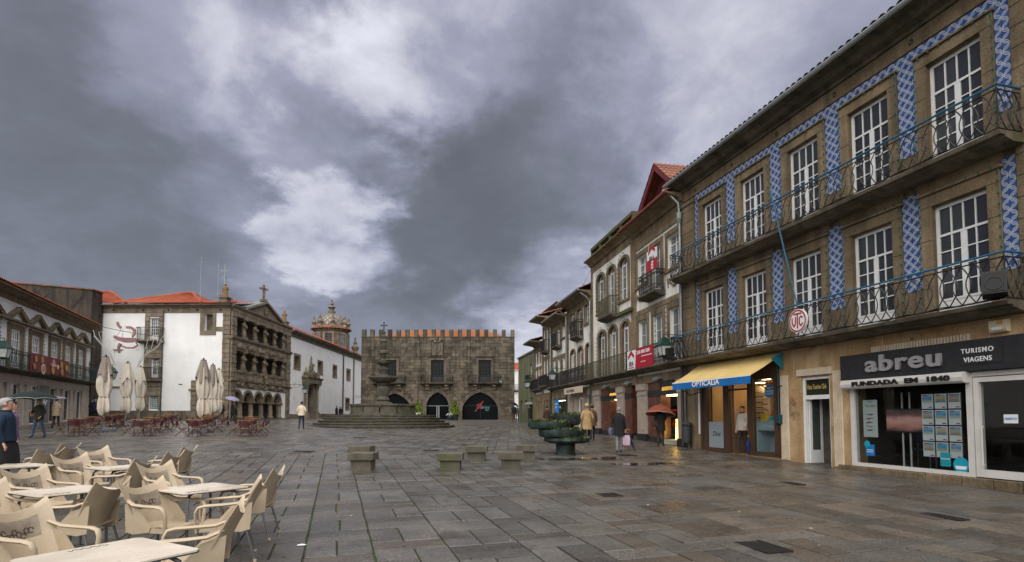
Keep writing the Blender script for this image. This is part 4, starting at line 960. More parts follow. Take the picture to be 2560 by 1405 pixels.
m_ = MB(); m_.prism([(ax-hw+.25, bz), (ax+hw-.25, bz), (ax, az-.25)], 1.0, 1.1); gb = m_.obj('dormer_gable', red_board, hF)
for i in range(int(hw*2/.12)):
    x = ax-hw+.3+.12*i; top = az-.3-abs(x-ax)*(az-bz)/hw
    if top > bz+.05: m_ = MB(); m_.box(x, x+.012, .985, .999, bz, top); m_.obj('batten', red_board, gb)
m_ = MB()
for s_ in (-1, 1): m_.prism([(ax, az), (ax, az-.32), (ax+s_*(hw+.1), bz-.25), (ax+s_*(hw+.1), bz+.02)], .45, .55)
m_.obj('barge_board', red_board, hF)
for s_ in (-1, 1):
    m_ = MB(); m_.cur = .4; a_, b_ = (ax+s_*(hw+.15), .42, bz-.02), (ax+s_*(hw+.15), 5, bz-.02); c_, d_ = (ax, 5, az+.03), (ax, .42, az+.03)
    tile_roof(m_, *((a_, b_, c_, d_) if s_ > 0 else (b_, a_, d_, c_)), .24, .4, .05); m_.obj('dormer_roof', terracotta_old, hF)
win(hF, ax-.1, ax+1.35, bz+.25, bz+1.25, .9, [(0, 1, 3, 1)], pm=pane_mid, fw=.07); win(hF, ax-1.35, ax-.45, bz+.05, bz+.3, .9, [(0, 1, 4, 1)], pm=pane_mid, fw=.03)
# estate agent banners
bw = mat('banner_white', (.72, .71, .71), None, rough=.6); brd = mat('banner_red', (.38, .01, .025), None, rough=.6)
def banner(label, px0, py0, px1, py1, off, split_v, build):
    x0_, z1_ = fF.px(px0, py0, off); x1_, _ = fF.px(px1, py0, off); _, z0_ = fF.px(px0, py1, off)
    t = thing('sale_banner', label, 'banner', (*fF.world(x0_, -off), z0_), fF.rz, 'estate agent banners'); w_, h_ = x1_-x0_, z1_-z0_
    m_ = MB()
    if split_v: m_.box(0, w_, 0, .015, h_*.52, h_); m_.obj('white_part', bw, t); m_ = MB(); m_.prism([(0, 0), (w_, 0), (w_, h_*.48), (0, h_*.56)], -.006, .012); m_.obj('red_part', brd, t)
    else: m_.box(0, w_*.36, 0, .015, 0, h_); m_.obj('white_part', bw, t); m_ = MB(); m_.prism([(w_*.33, 0), (w_, 0), (w_, h_), (w_*.37, h_)], -.006, .012); m_.obj('red_part', brd, t)
    build(t, w_, h_)
def house_logo(t, cx, cz, k):
    m_ = MB(); m_.prism([(cx-.24*k, cz), (cx-.24*k, cz+.1*k), (cx, cz+.27*k), (cx+.24*k, cz+.1*k), (cx+.24*k, cz), (cx, cz+.14*k)], -.012, -.002); m_.obj('roof_emblem', brd, t)
    text('ERA', .2*k, bl_, t, (cx, -.008, cz-.22*k), depth=.003, align='CENTER', bold=.004*k); m_ = MB(); m_.box(cx-.2*k, cx+.2*k, -.01, -.002, cz-.29*k, cz-.26*k); m_.obj('underline', brd, t)
def b1(t, w_, h_):
    house_logo(t, w_*.5, h_*.80, w_/.72)
    for i, s_ in enumerate(('258', '800', '500')): text(s_, h_*.15, wl, t, (w_*.55, -.012, h_*(.33-.14*i)), depth=.003, align='CENTER', bold=.005)
banner('tall white and red banner with stacked numbers on upper balcony', 1617, 632, 1642, 683, .56, True, b1)
def b2(t, w_, h_):
    house_logo(t, w_*.17, h_*.55, w_/1.9)
    text('258 800 500', h_*.24, wl, t, (w_*.40, -.012, h_*.72), depth=.003, bold=.005, sx=w_*.56/(h_*1.38)); text('viana do castelo', h_*.11, wl, t, (w_*.56, -.012, h_*.26), depth=.002, sx=.8)
    m_ = MB(); m_.box(w_*.58, w_*.97, -.012, -.007, h_*.55, h_*.59); m_.obj('white_rule', wl, t)
banner('wide white and red banner with a number line on the lower balcony', 1568, 880, 1632, 926, .56, False, b2)
# --- house with the mossy parapet
fE, hE, WE = townhouse('parapet_house', 'old house with mossy stone parapet, arched windows and lattice balconies', 15.92, 22.5, 11.35, plaster_old,
    [(4.1, 6.75, [(17.28, 18.34, 4.1), (19.05, 20.1, 4.1), (20.85, 21.9, 4.1)], True, 3), (7.3, 10.15, [(17.1, 18.2, 7.95), (18.9, 19.95, 7.35), (20.68, 21.8, 7.95)], True, 3)], roof=False, gutter=None, eave=.5, sw=.22)
m_ = MB(); m_.box(0, WE, .0, .35, 11.36, 11.5); m_.box(0, WE, -.06, .36, 12.02, 12.2)
for i in range(5): x = WE*i/4; m_.box(max(0, x-.14), min(WE, x+.14), -.03, .34, 11.5, 12.02)
m_.box(0, WE, .2, .3, 11.5, 12.02); pp = m_.obj('parapet', mat('parapet_moss', (.10, .085, .05), (.075, .085, .03), 1.5, .9, .6, 10, fine=.3, moss=((.06, .08, .02), .5)), hE)
for i in range(4):
    x0_, x1_ = WE*i/4+.14, WE*(i+1)/4-.14; m_ = MB()
    for a_, b_ in ((11.52, 12.0), (12.0, 11.52)): m_.xbox(Matrix.Translation(((x0_+x1_)/2, .15, 11.76)) @ Matrix.Rotation(-math.atan2(b_-a_, x1_-x0_), 4, 'Y'), math.hypot(x1_-x0_, .48), .06, .08)
    m_.obj('cross_panel', granite_moss, pp)
balcony(hE, .15, WE-.1, 4.05, 4.97, 'lattice', .5, iron_moss, r=.010); balcony(hE, 2.6, 4.6, 7.35, 8.3, 'lattice', .5, iron_moss, r=.010)
m_ = MB(); m_.box(4.7, WE, -.22, -.003, 7.1, 7.28); m_.obj('mossy_ledge', bpy.data.materials['parapet_moss'], hE)
for k, x in enumerate((1.1, 2.8, 4.6)):
    light_string(fE, [(x, -.09, 4.2), (x, -.09, 6.3), (x+.3, -.1, 6.85), (x+.9, -.1, 7.0)], 'string of green bulbs over the %s first floor arch from the dormer house' % ['third', 'second', 'nearest'][k], 'light strings on the parapet house, first floor')
    light_string(fE, [(x, -.09, 8.0), (x, -.09, 9.8), (x+.3, -.1, 10.3), (x+.9, -.1, 10.4), (x+1.2, -.1, 9.8), (x+1.2, -.1, 8.0)], 'string of green bulbs over the %s top floor arch from the dormer house' % ['third', 'second', 'nearest'][k], 'light strings on the parapet house, top floor')
# --- clothes shop under both houses
gold_l = mat('brass_letters_glow', (.55, .32, .06), None, rough=.35, emit=.3); shop_g = mat('shop_backdrop', (.42, .44, .33), (.36, .38, .29), 1, .8)  # brass letters brightened by a faint glow in their material
P_ = FE.xs(1486, 1500, 1544, 1560, 1595, 1617, 1696, 1716)
gl = lambda s: FE.gz(s)-.03
def ground_floor(fc, h, s0, s1, pillars, bays):
    for a, b_ in pillars:
        m_ = MB(); a -= s0; b_ -= s0; z0 = fc.gz(a); m_.box(a, b_, -.06, .5, z0+.32, 3.2)
        n_ = 4
        for i in range(n_): xx = a+.08+(b_-a-.16)*i/n_; m_.box(xx, xx+(b_-a-.16)/n_*.55, -.085, -.061, z0+.5, 2.75)
        m_.box(a-.04, b_+.04, -.12, .5, 3.05, 3.35); m_.box(a-.02, b_+.02, -.09, -.06, 2.8, 2.9); m_.obj('granite_pillar', stone_pink, h)
        m_ = MB(); m_.box(a-.03, b_+.03, -.1, .5, z0-.3, z0+.32); m_.obj('pillar_base', black_stone, h)
    m_ = MB(); m_.box(0, s1-s0, -.04, .5, 3.36, 3.74); m_.obj('lintel', granite, h)
    m_ = MB(); m_.box(0, s1-s0, .12, 3.1, fc.gz(0)-.3, fc.gz((s1-s0)/2)+.1); m_.obj('shop_floor', granite_step, h)
    for a, b_, kind in bays:
        a -= s0; b_ -= s0; z0 = fc.gz((a+b_)/2)
        if kind == 'marble': m_ = MB(); m_.box(a, b_, .04, .5, z0+.25, 3.35); m_.obj('marble_panel', marble_red, h); m_ = MB(); m_.box(a, b_, .02, .5, z0-.2, z0+.25); m_.box(a, b_, .02, .5, 2.7, 3.0); m_.obj('black_band', black_stone, h)
        if kind == 'door': m_ = MB(); m_.box(a, b_, 1.2, 1.3, z0, 3.35); m_.obj('shop_door', mat('dark_door', (.045, .022, .015), None, rough=.4), h); m_ = MB(); m_.box(a, b_, .25, .5, 2.6, 3.35); m_.obj('door_head', marble_red, h)
        if kind == 'lit':
            m_ = MB(); m_.box(a, b_, .0, .4, 2.75, 3.35); m_.obj('sign_band', black_stone, h)
            m_ = MB(); m_.box(a, b_, .9, 1.0, z0, 2.75); m_.box(a, b_, .06, .9, z0, z0+.2); m_.obj('window_backdrop', shop_g, h)
            m_ = MB(); m_.box(a+.1, b_-.1, .25, .7, 2.70, 2.745); m_.obj('window_lamps', bpy.data.materials['warm_lamp'], h)
            m_ = MB(); m_.box(a+.02, b_-.02, .05, .056, z0+.2, 2.75); m_.obj('window_pane', pane_shop, h)
ground_floor(fF, hF, 22.52, 27.72, [(P_[4], P_[5]), (P_[6], 27.72)], [(P_[5], P_[5]+1.4, 'marble'), (P_[5]+1.4, P_[6], 'lit')])
ground_floor(fE, hE, 15.92, 22.5, [(P_[0], P_[1]), (P_[2], P_[3])], [(P_[1], P_[1]+1.6, 'marble'), (P_[1]+1.6, P_[2], 'lit'), (P_[3], P_[3]+.9, 'marble'), (P_[3]+.9, 22.5, 'door')])
text('ADOLFO DOMINGUEZ', .24, gold_l, hF, (P_[5]-22.52+1.6, -.01, 2.93), depth=.01, sx=.82); text('ADOLFO DOMINGUEZ', .2, gold_l, hE, (P_[1]-15.92+1.62, -.01, 2.95), depth=.01, sx=.5)
sale = mat('sale_red', (.35, .02, .02), None); x = P_[6]-22.52-.75
text('-60%', .42, sale, hF, (x, .04, 1.35), depth=.002, bold=.006, sx=.62); text('SEGUNDOS', .13, sale, hF, (x+.05, .04, 2.0), depth=.002, sx=.7); text('SALDOS', .13, sale, hF, (x+.05, .04, 1.83), depth=.002, sx=.7)
lb = tag(MB().loft([[(-.07*k, -.07*k, z), (.07*k, -.07*k, z), (.07*k, .07*k, z), (-.07*k, .07*k, z)] for k, z in ((1, 0), (1.05, .5), (.9, .9))]).obj('glow_lamp', mat('amber_glow', (1, .55, .1), None, emit=4)), 'tall glowing amber lamp in the clothes shop window', 'lamp'); lb.location = (*fF.world(x-.35, .5), fF.gz(x)+.2)
for k, pxx in enumerate((1512, 1567, 1640)):
    x, z = FE.px(pxx, 952 if k == 2 else 962, .25); t = thing('wall_lamp', ['grey dish lamp over the shop at the far pillar', 'grey dish lamp over the shop doorway', 'grey dish lamp above the lettered shop window'][k], 'lamp', (*FE.world(x, -.04), 3.42), FE.rz); m_ = MB(); m_.loft([[(-.26, 0, .06), (.26, 0, .06), (.16, 0, .2), (-.16, 0, .2)], [(-.26, -.34, 0), (.26, -.34, 0), (.14, -.2, .16), (-.14, -.2, .16)]]); m_.obj('hood', zinc, t)
# --- house with arched windows and scrolled balcony, and its plainer neighbour
fD, hD, WD = townhouse('arched_house', 'white house with arched windows, zinc gutter and lettered shop sign', 10.62, 15.88, 9.65, plaster_old,
    [(4.1, 6.35, [(11.45, 12.42, 4.1), (13.15, 14.1, 4.1), (14.84, 15.6, 4.1)], True, 3), (7.0, 9.1, [(11.3, 12.35, 7.75), (12.97, 14.0, 7.05), (14.65, 15.55, 7.75)], True, 3)], eave=.8, ridge=2.2)
balcony(hD, .1, WD-.1, 4.05, 4.97, 'hoop', .45); balcony(hD, 2.1, 3.6, 7.05, 8.1, 'hoop', .45)
fD1, hD1, WD1 = townhouse('narrow_house', 'narrow brown framed house with tall casements between the lantern and arched houses', 6.2, 10.58, 9.15, plaster_old,
    [(4.1, 6.15, [(6.65, 7.5, 4.1), (7.95, 8.8, 4.1), (9.3, 10.2, 4.1)], False, 4), (7.0, 8.7, [(6.65, 7.5, 7.6), (7.95, 8.85, 7.05), (9.3, 10.2, 7.6)], False, 4)], eave=.8, ridge=2.2)
balcony(hD1, .1, WD1-.1, 4.05, 4.97, 'bars', .45); balcony(hD1, 1.5, 2.9, 7.05, 8.0, 'bars', .45)
fD0, hD0, WD0 = townhouse('lantern_house', 'house with a windowed roof lantern and deep tiled eaves', 3.2, 6.16, 9.75, plaster_old,
    [(4.1, 6.5, [(3.6, 4.2, 4.1), (4.5, 5.1, 4.1), (5.4, 5.95, 4.1)], False, 4), (7.1, 9.0, [(3.6, 4.2, 7.1), (4.5, 5.1, 7.1), (5.4, 5.95, 7.1)], False, 4)], eave=1.1, ridge=1.6, sw=.12)
balcony(hD0, .1, WD0-.1, 4.3, 5.15, 'bars', .4); balcony(hD0, .9, 2.2, 7.1, 8.0, 'bars', .4)
lx, lz = fD1.px(1374, 765, -2.5); lx1, lz1 = fD1.px(1430, 735, -2.5)
m_ = MB(); pierced(m_, lx, lx1, 9.4, 12.0, 2.5, 2.7, [(lx+.9, lx1-1.0, 10.75, 11.7)]); m_.box(lx, lx+.2, 2.7, 5, 9.4, 12.0); m_.box(lx1-.2, lx1, 2.7, 5, 9.4, 12.0); m_.box(lx+.2, lx1-.2, 2.75, 2.8, 9.4, 12); ln_ = m_.obj('roof_lantern', mat('terracotta_plaster', (.30, .13, .07), (.6, .55, .5), 1.2, .85), hD0)
win(ln_, lx+.9, lx1-1.0, 10.75, 11.7, 2.52, [(0, 1, 5, 4)], fw=.06, split=False)
m_ = MB(); m_.cur = .3; tile_roof(m_, (lx-.7, 1.8, 12.0), (lx1+.7, 1.8, 12.0), ((lx+lx1)/2+.3, 4, 12.7), ((lx+lx1)/2-.3, 4, 12.7), .24, .4); tile_roof(m_, (lx-.7, 6, 12.0), (lx-.7, 1.8, 12.0), ((lx+lx1)/2-.3, 4, 12.7), ((lx+lx1)/2-.3, 4.1, 12.7), .24, .4); m_.box(lx-.65, lx1+.65, 1.85, 6, 11.93, 12.0); m_.obj('lantern_roof', terracotta_old, hD0)
fC_, hC, WC = townhouse('street_house', 'small white house with orange eaves at the narrowing of street', .2, 3.16, 8.2, plaster,
    [(4.1, 5.9, [(.6, 1.2, 4.3), (1.6, 2.2, 4.3), (2.5, 3.0, 4.3)], False, 3), (6.2, 7.7, [(.6, 1.2, 6.4), (1.6, 2.2, 6.4), (2.5, 3.0, 6.4)], False, 3)], eave=1.0, ridge=1.4, sw=.12)
balcony(hC, .2, WC-.1, 4.15, 5.0, 'bars', .4)
# shop fronts below those houses
cream_sign = mat('cream_sign', (.52, .45, .34), None, rough=.6); tanr = mat('lit_shop_wall', (.50, .36, .2), None, rough=.7)
for fc, h, W_, kind in ((fD, hD, WD, 0), (fD1, hD1, WD1, 1), (fD0, hD0, WD0, 2), (fC_, hC, WC, 3)):
    z0 = fc.gz(W_/2); m_ = MB(); m_.box(0, W_, -.03, .4, 3.15, 3.74); n_ = 3 if kind != 1 else 1; bw_ = W_/n_
    for i in range(n_+1): x = min(max(0, i*bw_-.18), W_-.36); m_.box(x, x+.36, -.03, .4, z0-.4, 3.15)
    m_.obj('shop_wall', granite if kind else stone_pink, h)
    m_ = MB(); m_.box(0, W_, 2.3, 2.4, z0-.3, 3.2); m_.box(0, W_, .4, 2.3, z0-.3, z0+.05); m_.obj('shop_room', tanr if kind in (0, 1) else room, h)
    m_ = MB(); m_.box(.5, W_-.5, 1.0, 1.3, 3.08, 3.12); m_.obj('shop_lamp', bpy.data.materials['warm_lamp'] if kind == 1 else cool, h)
    for i in range(n_):
        a_, b_ = i*bw_+.2, (i+1)*bw_-.2
        if kind != 1: win(h, a_, b_, z0+.1, 3.1, .2, [(0, 1, 2 if kind else 1, 1)], fm=white_paint if kind == 0 else wood_brown, pm=pane_dark if kind > 1 else pane_shop, split=False)
        else: m_ = MB(); m_.box(a_, b_, .2, .206, z0, 3.1); m_.obj('window_pane', pane_shop, h)
t = fD.root('shop_sign', 'cream shop sign board with dark handwritten lettering', 'sign'); m_ = MB(); m_.box(.9, WD-.4, -.55, -.47, 3.3, 3.72); m_.box(.9, WD-.4, -.47, -.031, 3.66, 3.72); m_.obj('board', cream_sign, t); text('Rosa Rodrigues', .34, bl_, t, (1.5, -.555, 3.42), depth=.004, shear=.3, sx=.85)
t = fD1.root('blue_poster', 'bright blue poster in the shop under the narrow house', 'poster'); x0_, z1_ = fD1.px(1362, 1000, -.15); x1_, z0_ = fD1.px(1382, 1033, -.15)
m_ = MB(); m_.box(max(.3, x0_), max(.3, x0_)+1.1, .13, .15, z0_, z1_); m_.obj('sheet', mat('poster_blue_glow', (.01, .12, .35), None, rough=.5, emit=.15), t); text('NUMERIA', .2, wl, t, (max(.3, x0_)+.08, .128, z1_-.5), depth=.002, sx=.75); text('ESCRITA', .2, wl, t, (max(.3, x0_)+.08, .128, z1_-.75), depth=.002, sx=.75)  # poster sheet brightened by a faint glow of its own
for fc, x, zt_, lb_, bd in ((fD, -.02, 9.4, 'zinc downpipe between the narrow house and arched house', None), (fE, -.02, 9.45, 'zinc downpipe at the corner of the parapet house', None), (fD1, -.02, 8.9, 'zinc downpipe between the lantern house and narrow house', None)):
    t = fc.root('downpipe', lb_, 'downpipe'); downpipe(fc, x, 4.2, zt_-.5, '', bend=(0, -.62)).obj('pipe', zinc, t); downpipe(fc, x, fc.gz(0), 4.2, '').obj('lower_pipe', green_paint, t)
# mossy blind building and houses closing the street
fM = sub(FE, -7.5); hM = fM.root('mossy_building', 'blind mossy green rendered building at the turn of the street')
m_ = MB(); pierced(m_, 0, 7.6, 0, 7.7, 0, .4, [(1.0, 2.0, 1.2, 3.4), (3.2, 4.2, 1.2, 3.4), (5.6, 6.6, 1.4, 3.6), (5.6, 6.5, 4.8, 6.6)]); m_.box(0, 7.6, .4, 6, 0, 7.65); m_.box(-.1, 7.7, -.1, .5, 7.7, 7.85); m_.obj('wall', plaster_moss, hM)
win(hM, 5.6, 6.5, 4.8, 6.6, .1, [(0, 1, 2, 3)], split=False)
for a_ in (1.0, 3.2, 5.6): m_ = MB(); m_.box(a_, a_+1, .2, .25, 1.2, 3.4); m_.obj('door', wood_brown, hM)
balcony(hM, 5.4, 6.8, 4.75, 5.6, 'bars', .4)
hw_ = thing('white_house', 'small white house with red roof far behind the town hall', 'building', (-1.0, 92, 0))
m_ = MB(); m_.box(0, 7, 0, 6, 0, 9.5); m_.obj('wall', plaster, hw_); m_ = MB(); m_.cur = .5; tile_roof(m_, (-.3, -.3, 9.5), (7.3, -.3, 9.5), (7.3, 3, 11), (-.3, 3, 11)); m_.obj('roof', terracotta, hw_)
for x in (1.6, 3.4, 5.2):
    for z in (3.2, 6.4): win(hw_, x, x+.9, z, z+1.9, -.02, [(0, 1, 2, 3)], split=False)
balcony(hw_, 1.2, 4.8, 6.2, 7.1, 'bars', .5)
# television aerial on the roofs, lanterns
t = thing('television_aerial', 'thin metal television aerial above the terrace roofs', 'aerial', (*FE.world(9.0, 2.5), 10.2), FE.rz+.5)
m_ = MB(); m_.tube([(0, 0, 0), (0, 0, 3.2)], .03, 5); m_.obj('mast', zinc, t); m_ = MB(); m_.tube([(-1.0, 0, 3.0), (1.1, 0, 3.25)], .02, 4)
for i in range(8): x = -1+.28*i; m_.tube([(x, -.28, 3.0+.12*(x+1)), (x, .28, 3.0+.12*(x+1))], .01, 4)
m_.obj('boom', zinc, t); m_ = MB()
for i in range(7): m_.tube([(-.22, 0, 1.5+.14*i), (.22, 0, 1.5+.14*i)], .012, 4)
for x in (-.22, .22): m_.tube([(x, 0, 1.5), (x, 0, 2.4)], .012, 4)
m_.obj('panel_element', zinc, t)
x, z = FG.px(1668, 858, 1.55); lantern(fF, WF+.0, 4.62, .95, 'green lantern on long scrolled bracket beside the optician awning', scale=.88)
x, z = FE.px(1386, 930, 1.2); lantern(FE, 10.6, 4.75, 1.15, 'green lantern on a bracket between narrow and arched houses', scale=.85)
lantern(FE, 1.0, 4.75, .9, 'green lantern far down the street by the small white house', scale=.9)
# ================================================================ LEFT HOUSE WITH SMALL PEDIMENTS
FA0 = Face((-.868*33, 33), (-.386, 1)); FA = sub(FA0, -8.0); A = FA.root('pediment_house', 'white house with little stone pediments, hooped balcony and orange eaves'); LA = 18.7
wA = [(5.6, 7.05), (8.25, 9.65), (11.1, 12.45), (13.45, 14.75), (15.95, 17.25)]; wA = [(2.6, 4.05)] + wA
m_ = MB(); pierced(m_, 0, LA, 4.3, 8.75, 0, .45, [(a, b_, 4.42, 6.67) for a, b_ in wA]); m_.obj('wall', plaster, A)
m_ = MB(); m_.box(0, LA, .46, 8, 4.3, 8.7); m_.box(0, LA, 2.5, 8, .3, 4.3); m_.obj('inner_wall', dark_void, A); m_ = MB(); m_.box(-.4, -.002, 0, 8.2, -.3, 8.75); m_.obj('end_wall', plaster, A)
for iw, (a, b_) in enumerate(wA):
    win(A, a+.1, b_-.1, 4.42, 6.67, .05, [(0, .12, 0, 0), (.12, 1, 4, 4)], fw=.10, bar=.045, stile=.08, pm=pane_mid); m_ = MB(); c = (a+b_)/2
    for x0_, x1_ in ((a-.32, a+.1), (b_-.1, b_+.32)): m_.cbox(x0_, x1_, -.05, -.001, 4.4, 6.7, .01)
    m_.cbox(a-.32, b_+.32, -.055, -.001, 6.7, 7.0, .01); m_.obj('window_surround', granite, A)
    m_ = MB(); w_ = 1.25
    for s_ in (-1, 1): m_.prism([(c, 8.0), (c+s_*w_, 7.36), (c+s_*w_, 7.2), (c+s_*(w_-.25), 7.2), (c, 7.78)], -.22, -.001)
    m_.obj('pediment', granite, A)
    light_string(FA, [(a-.3, -.09, 4.6), (a-.3, -.09, 7.1), (c-w_, -.25, 7.25), (c, -.25, 7.9), (c+w_, -.25, 7.25), (b_+.3, -.09, 7.1), (b_+.3, -.09, 4.6)], 'string of green bulbs round the %s pedimented window counted from the alley' % ['sixth', 'fifth', 'fourth', 'third', 'second', 'first'][iw], 'light strings on the pediment house')
m_ = MB(); m_.box(0, LA, -.30, -.002, 7.08, 7.19); m_.box(0, LA, -.05, -.003, 8.2, 8.5); m_.prism_x([(-.002, 8.5), (-.15, 8.52), (-.4, 8.66), (-.62, 8.7), (-.62, 8.78), (0, 8.78)], 0, LA+.1); m_.obj('cornice', granite, A)
m_ = MB(); m_.cur = .2; tile_roof(m_, (-.1, -.68, 8.8), (LA+.2, -.68, 8.8), (LA+.2, 4.5, 10.1), (-.1, 4.5, 10.1), .23, .4, .07); m_.obj('roof', terracotta, A)
balcony(A, .2, LA-.1, 4.42, 5.38, 'hoop', .65, mat('green_iron', (.016, .035, .03), (.03, .05, .045), 6, .5), step=.16, r=.012)
shopw = [(5.08, 5.51), (5.92, 7.11), (7.56, 7.99), (8.45, 9.61), (11.36, 12.5), (12.87, 13.43), (13.77, 14.85), (15.26, 15.7), (16.14, 17.18)]; shopw = [(1.9, 3.0), (3.4, 4.6)] + shopw
m_ = MB(); pierced(m_, 0, LA-.1, .2, 4.28, -.02, .35, [(a, b_, FA.gz(a)+.08, 3.67) for a, b_ in shopw]); m_.box(LA-.1, LA, -.04, .4, .5, 4.3); m_.obj('shop_wall', stone_pink_lit, A)
m_ = MB(); m_.box(0, LA-.1, -.05, -.021, 3.85, 4.1); m_.obj('shop_fascia', stone_pink_lit, A)
for a, b_ in shopw: win(A, a, b_, FA.gz(a)+.08, 3.67, .1, [(0, 1, 1, 1)], pm=pane_dark, fw=.06, split=False)
m_ = MB(); m_.box(9.75, 11.2, -.035, -.021, FA.gz(10)+.1, 3.75); m_.obj('grey_panel', mat('grey_panel', (.15, .16, .16), None), A)
m_ = MB()
for i in range(5): m_.ball((10.3+.12*i, -.05, 2.7+.1*math.sin(i*1.8)), .13-.015*abs(i-2), 6, 1, .1, .8)
m_.obj('white_emblem', white_paint, A)
t = thing('fabric_banner', 'maroon printed banner with yellow food pictures tied on balcony railing', 'banner', (*FA.world(0, -.70), 0), FA.rz); x0_, z1_ = FA.px(75, 889, .7); x1_, _ = FA.px(170, 905, .7); z0_ = 4.42
m_ = MB(); n = 12; rows_ = [[(x0_+(x1_-x0_)*i/n, .02*math.sin(i*1.4+q)-.03, z0_+(5.45-z0_)*q) for i in range(n+1)] for q in (0, .33, .66, 1)]; rows_ += [[(p[0], p[1]+.012, p[2]) for p in r_] for r_ in rows_[::-1]]; m_.loft(rows_, False, False); cl = m_.obj('cloth', mat('maroon_print', (.10, .012, .02), (.16, .03, .03), 3, .7), t, 50)
yel = mat('print_yellow', (.5, .33, .04), (.3, .12, .04), 9, .7); org = mat('print_brown', (.28, .10, .03), (.4, .2, .08), 9, .7); wh_ = mat('print_cream', (.6, .5, .38), None)
for i, (u, v, r_, mm) in enumerate(((.12, .72, .22, yel), (.27, .75, .26, org), (.30, .2, .36, wh_), (.30, .2, .26, org), (.55, .25, .30, yel), (.56, .72, .24, mat('print_rose', (.5, .2, .25), None)), (.78, .7, .26, yel), (.8, .25, .3, org), (.93, .55, .26, yel), (.68, .5, .16, wh_), (.08, .28, .2, org))):
    m_ = MB(); cx_, cz_ = x0_+(x1_-x0_)*u, z0_+1.0*v; m_.prism([(cx_+r_*math.cos(k*PI/8)*.8, cz_+r_*.85*math.sin(k*PI/8)) for k in range(16)], -.066-.002*i, -.058); m_.obj('print', mm, cl)
text('Chocolate', .3, wh_, cl, (x0_+(x1_-x0_)*.47, -.09, z0_+.48), depth=.002, sx=.7, shear=.2)
lantern(FA, FA.px(25, 860, 1.2)[0]-.6, 5.15, 1.2, 'green lantern on a scrolled bracket over the hooped balcony', scale=1.0)
lantern(FA, LA-.2, 5.2, 1.5, 'green lantern behind the closed parasol at the alley corner', scale=1.1)
t = FA.root('downpipe', 'dark green downpipe at the alley corner of the pediment house', 'downpipe'); downpipe(FA, LA-.05, 1.5, 8.3, '', y=-.1).obj('pipe', green_paint, t)
# tall dark gable behind it
gbh = thing('gable_building', 'tall building with a blind black stained gable wall behind pediment house', 'building', (-46, 46.2, 0))
m_ = MB(); m_.prism([(-4, 1), (11.0, 1), (11.0, 12.35), (4.0, 12.95), (-4, 13.3)], 0, 1.2); m_.obj('wall', plaster_dark, gbh)
m_ = MB(); m_.prism([(4.2, 12.95), (11.1, 12.36), (11.1, 12.46), (4.2, 13.06)], -.08, 1.3); m_.obj('coping', terracotta_old, gbh)
# ================================================================ WHITE HOSPITAL WALL (faces the viewer)
FB = Face((-24 - 12.2, 47.5 + 12.2*.016), (1, -.016)); B = FB.root('white_mercy_house', 'white hospital house with orange hipped roof and granite corner pier')
opsB = [(5.2, 6.0, 8.35, 10.27), (5.45, 6.1, 4.98, 6.9), (5.34, 6.15, 2.45, 3.57), (9.92, 10.64, 9.15, 10.6), (.3, .95, 9.2, 10.2), (.36, 1.04, 5.0, 6.75), (2.18, 2.88, 4.4, 7.5), (.2, .92, 1.4, 4.3)]
m_ = MB(); pierced(m_, 0, 11.52, 1.0, 10.7, 0, .5, opsB); m_.obj('wall', plaster, B)
m_ = MB(); m_.box(0, 9.9, .52, 9, 1, 11.2); m_.box(9.9, 12.0, .52, .9, 4.5, 11.2); m_.obj('inner_wall', dark_void, B)
m_ = MB(); m_.box(2.18, 2.88, .07, .4, 4.4, 7.5); m_.obj('blind_panel', plaster, B); m_ = MB(); m_.box(2.1, 2.96, -.08, -.001, 4.28, 4.4); m_.box(2.1, 2.96, -.05, -.001, 7.5, 7.56); m_.obj('panel_sill', granite, B)
m_ = MB()
x = 0
while x < 11.5: w_ = min(rng.uniform(.8, 1.5), 11.5-x); m_.cbox(x, x+w_-.008, -.09, -.001, 1.0, 2.33-rng.uniform(0, .02), .015); x += w_
m_.obj('plinth', granite_moss, B)
def rusticated(root, xa, xb, z0, z1, ops_, y=-.07, name='quoin'):
    z = z0; k = 0
    while z < z1-.1:
        h = .40; zz = min(z+h, z1)
        free = [(xa, xb)]
        for o in ops_:
            if o[2] < (z+zz)/2 < o[3]: free = [q for s_, e_ in free for q in ((s_, min(e_, o[0])), (max(s_, o[1]), e_)) if q[1]-q[0] > .05]
        for s_, e_ in free: mb = MB(); mb.cbox(s_+.004, e_-.004, y-(.03 if k % 2 else 0), -.001, z+.006, zz-.006, .03); mb.obj(name, granite_arc, root)
        z = zz; k += 1
rusticated(B, 4.78, 6.34, 2.35, 10.68, opsB); rusticated(B, .02, 1.1, 2.35, 10.68, opsB); rusticated(B, 11.52, 12.16, 1.2, 10.9, [], -.1)
rusticated(B, 8.95, 9.5, 2.35, 4.9, [], -.12)
m_ = MB(); m_.prism([(8.8, 4.02), (9.65, 4.02), (9.65, 4.15), (8.8, 4.15)], -.22, -.001); m_.obj('niche_shelf', granite_arc, B)
m_ = MB(); pierced(m_, 9.53, 10.92, 8.77, 10.66, -.05, -.001, [(9.92, 10.64, 9.15, 10.6)]); m_.box(10.92, 11.52, -.045, -.001, 9.1, 9.48); m_.obj('window_surround', granite_arc, B)
m_ = MB(); m_.box(9.92, 10.64, .35, .4, 9.15, 10.6); m_.obj('window_reveal', granite_moss, B)
win(B, 5.2, 6.0, 8.35, 10.27, .12, [(0, .2, 0, 0), (.2, 1, 4, 5)], pm=pane_mid, fw=.06, bar=.025, split=False); win(B, 5.45, 6.1, 4.98, 6.9, .12, [(0, .2, 0, 0), (.2, 1, 4, 5)], pm=pane_mid, fw=.06, bar=.025, split=False)
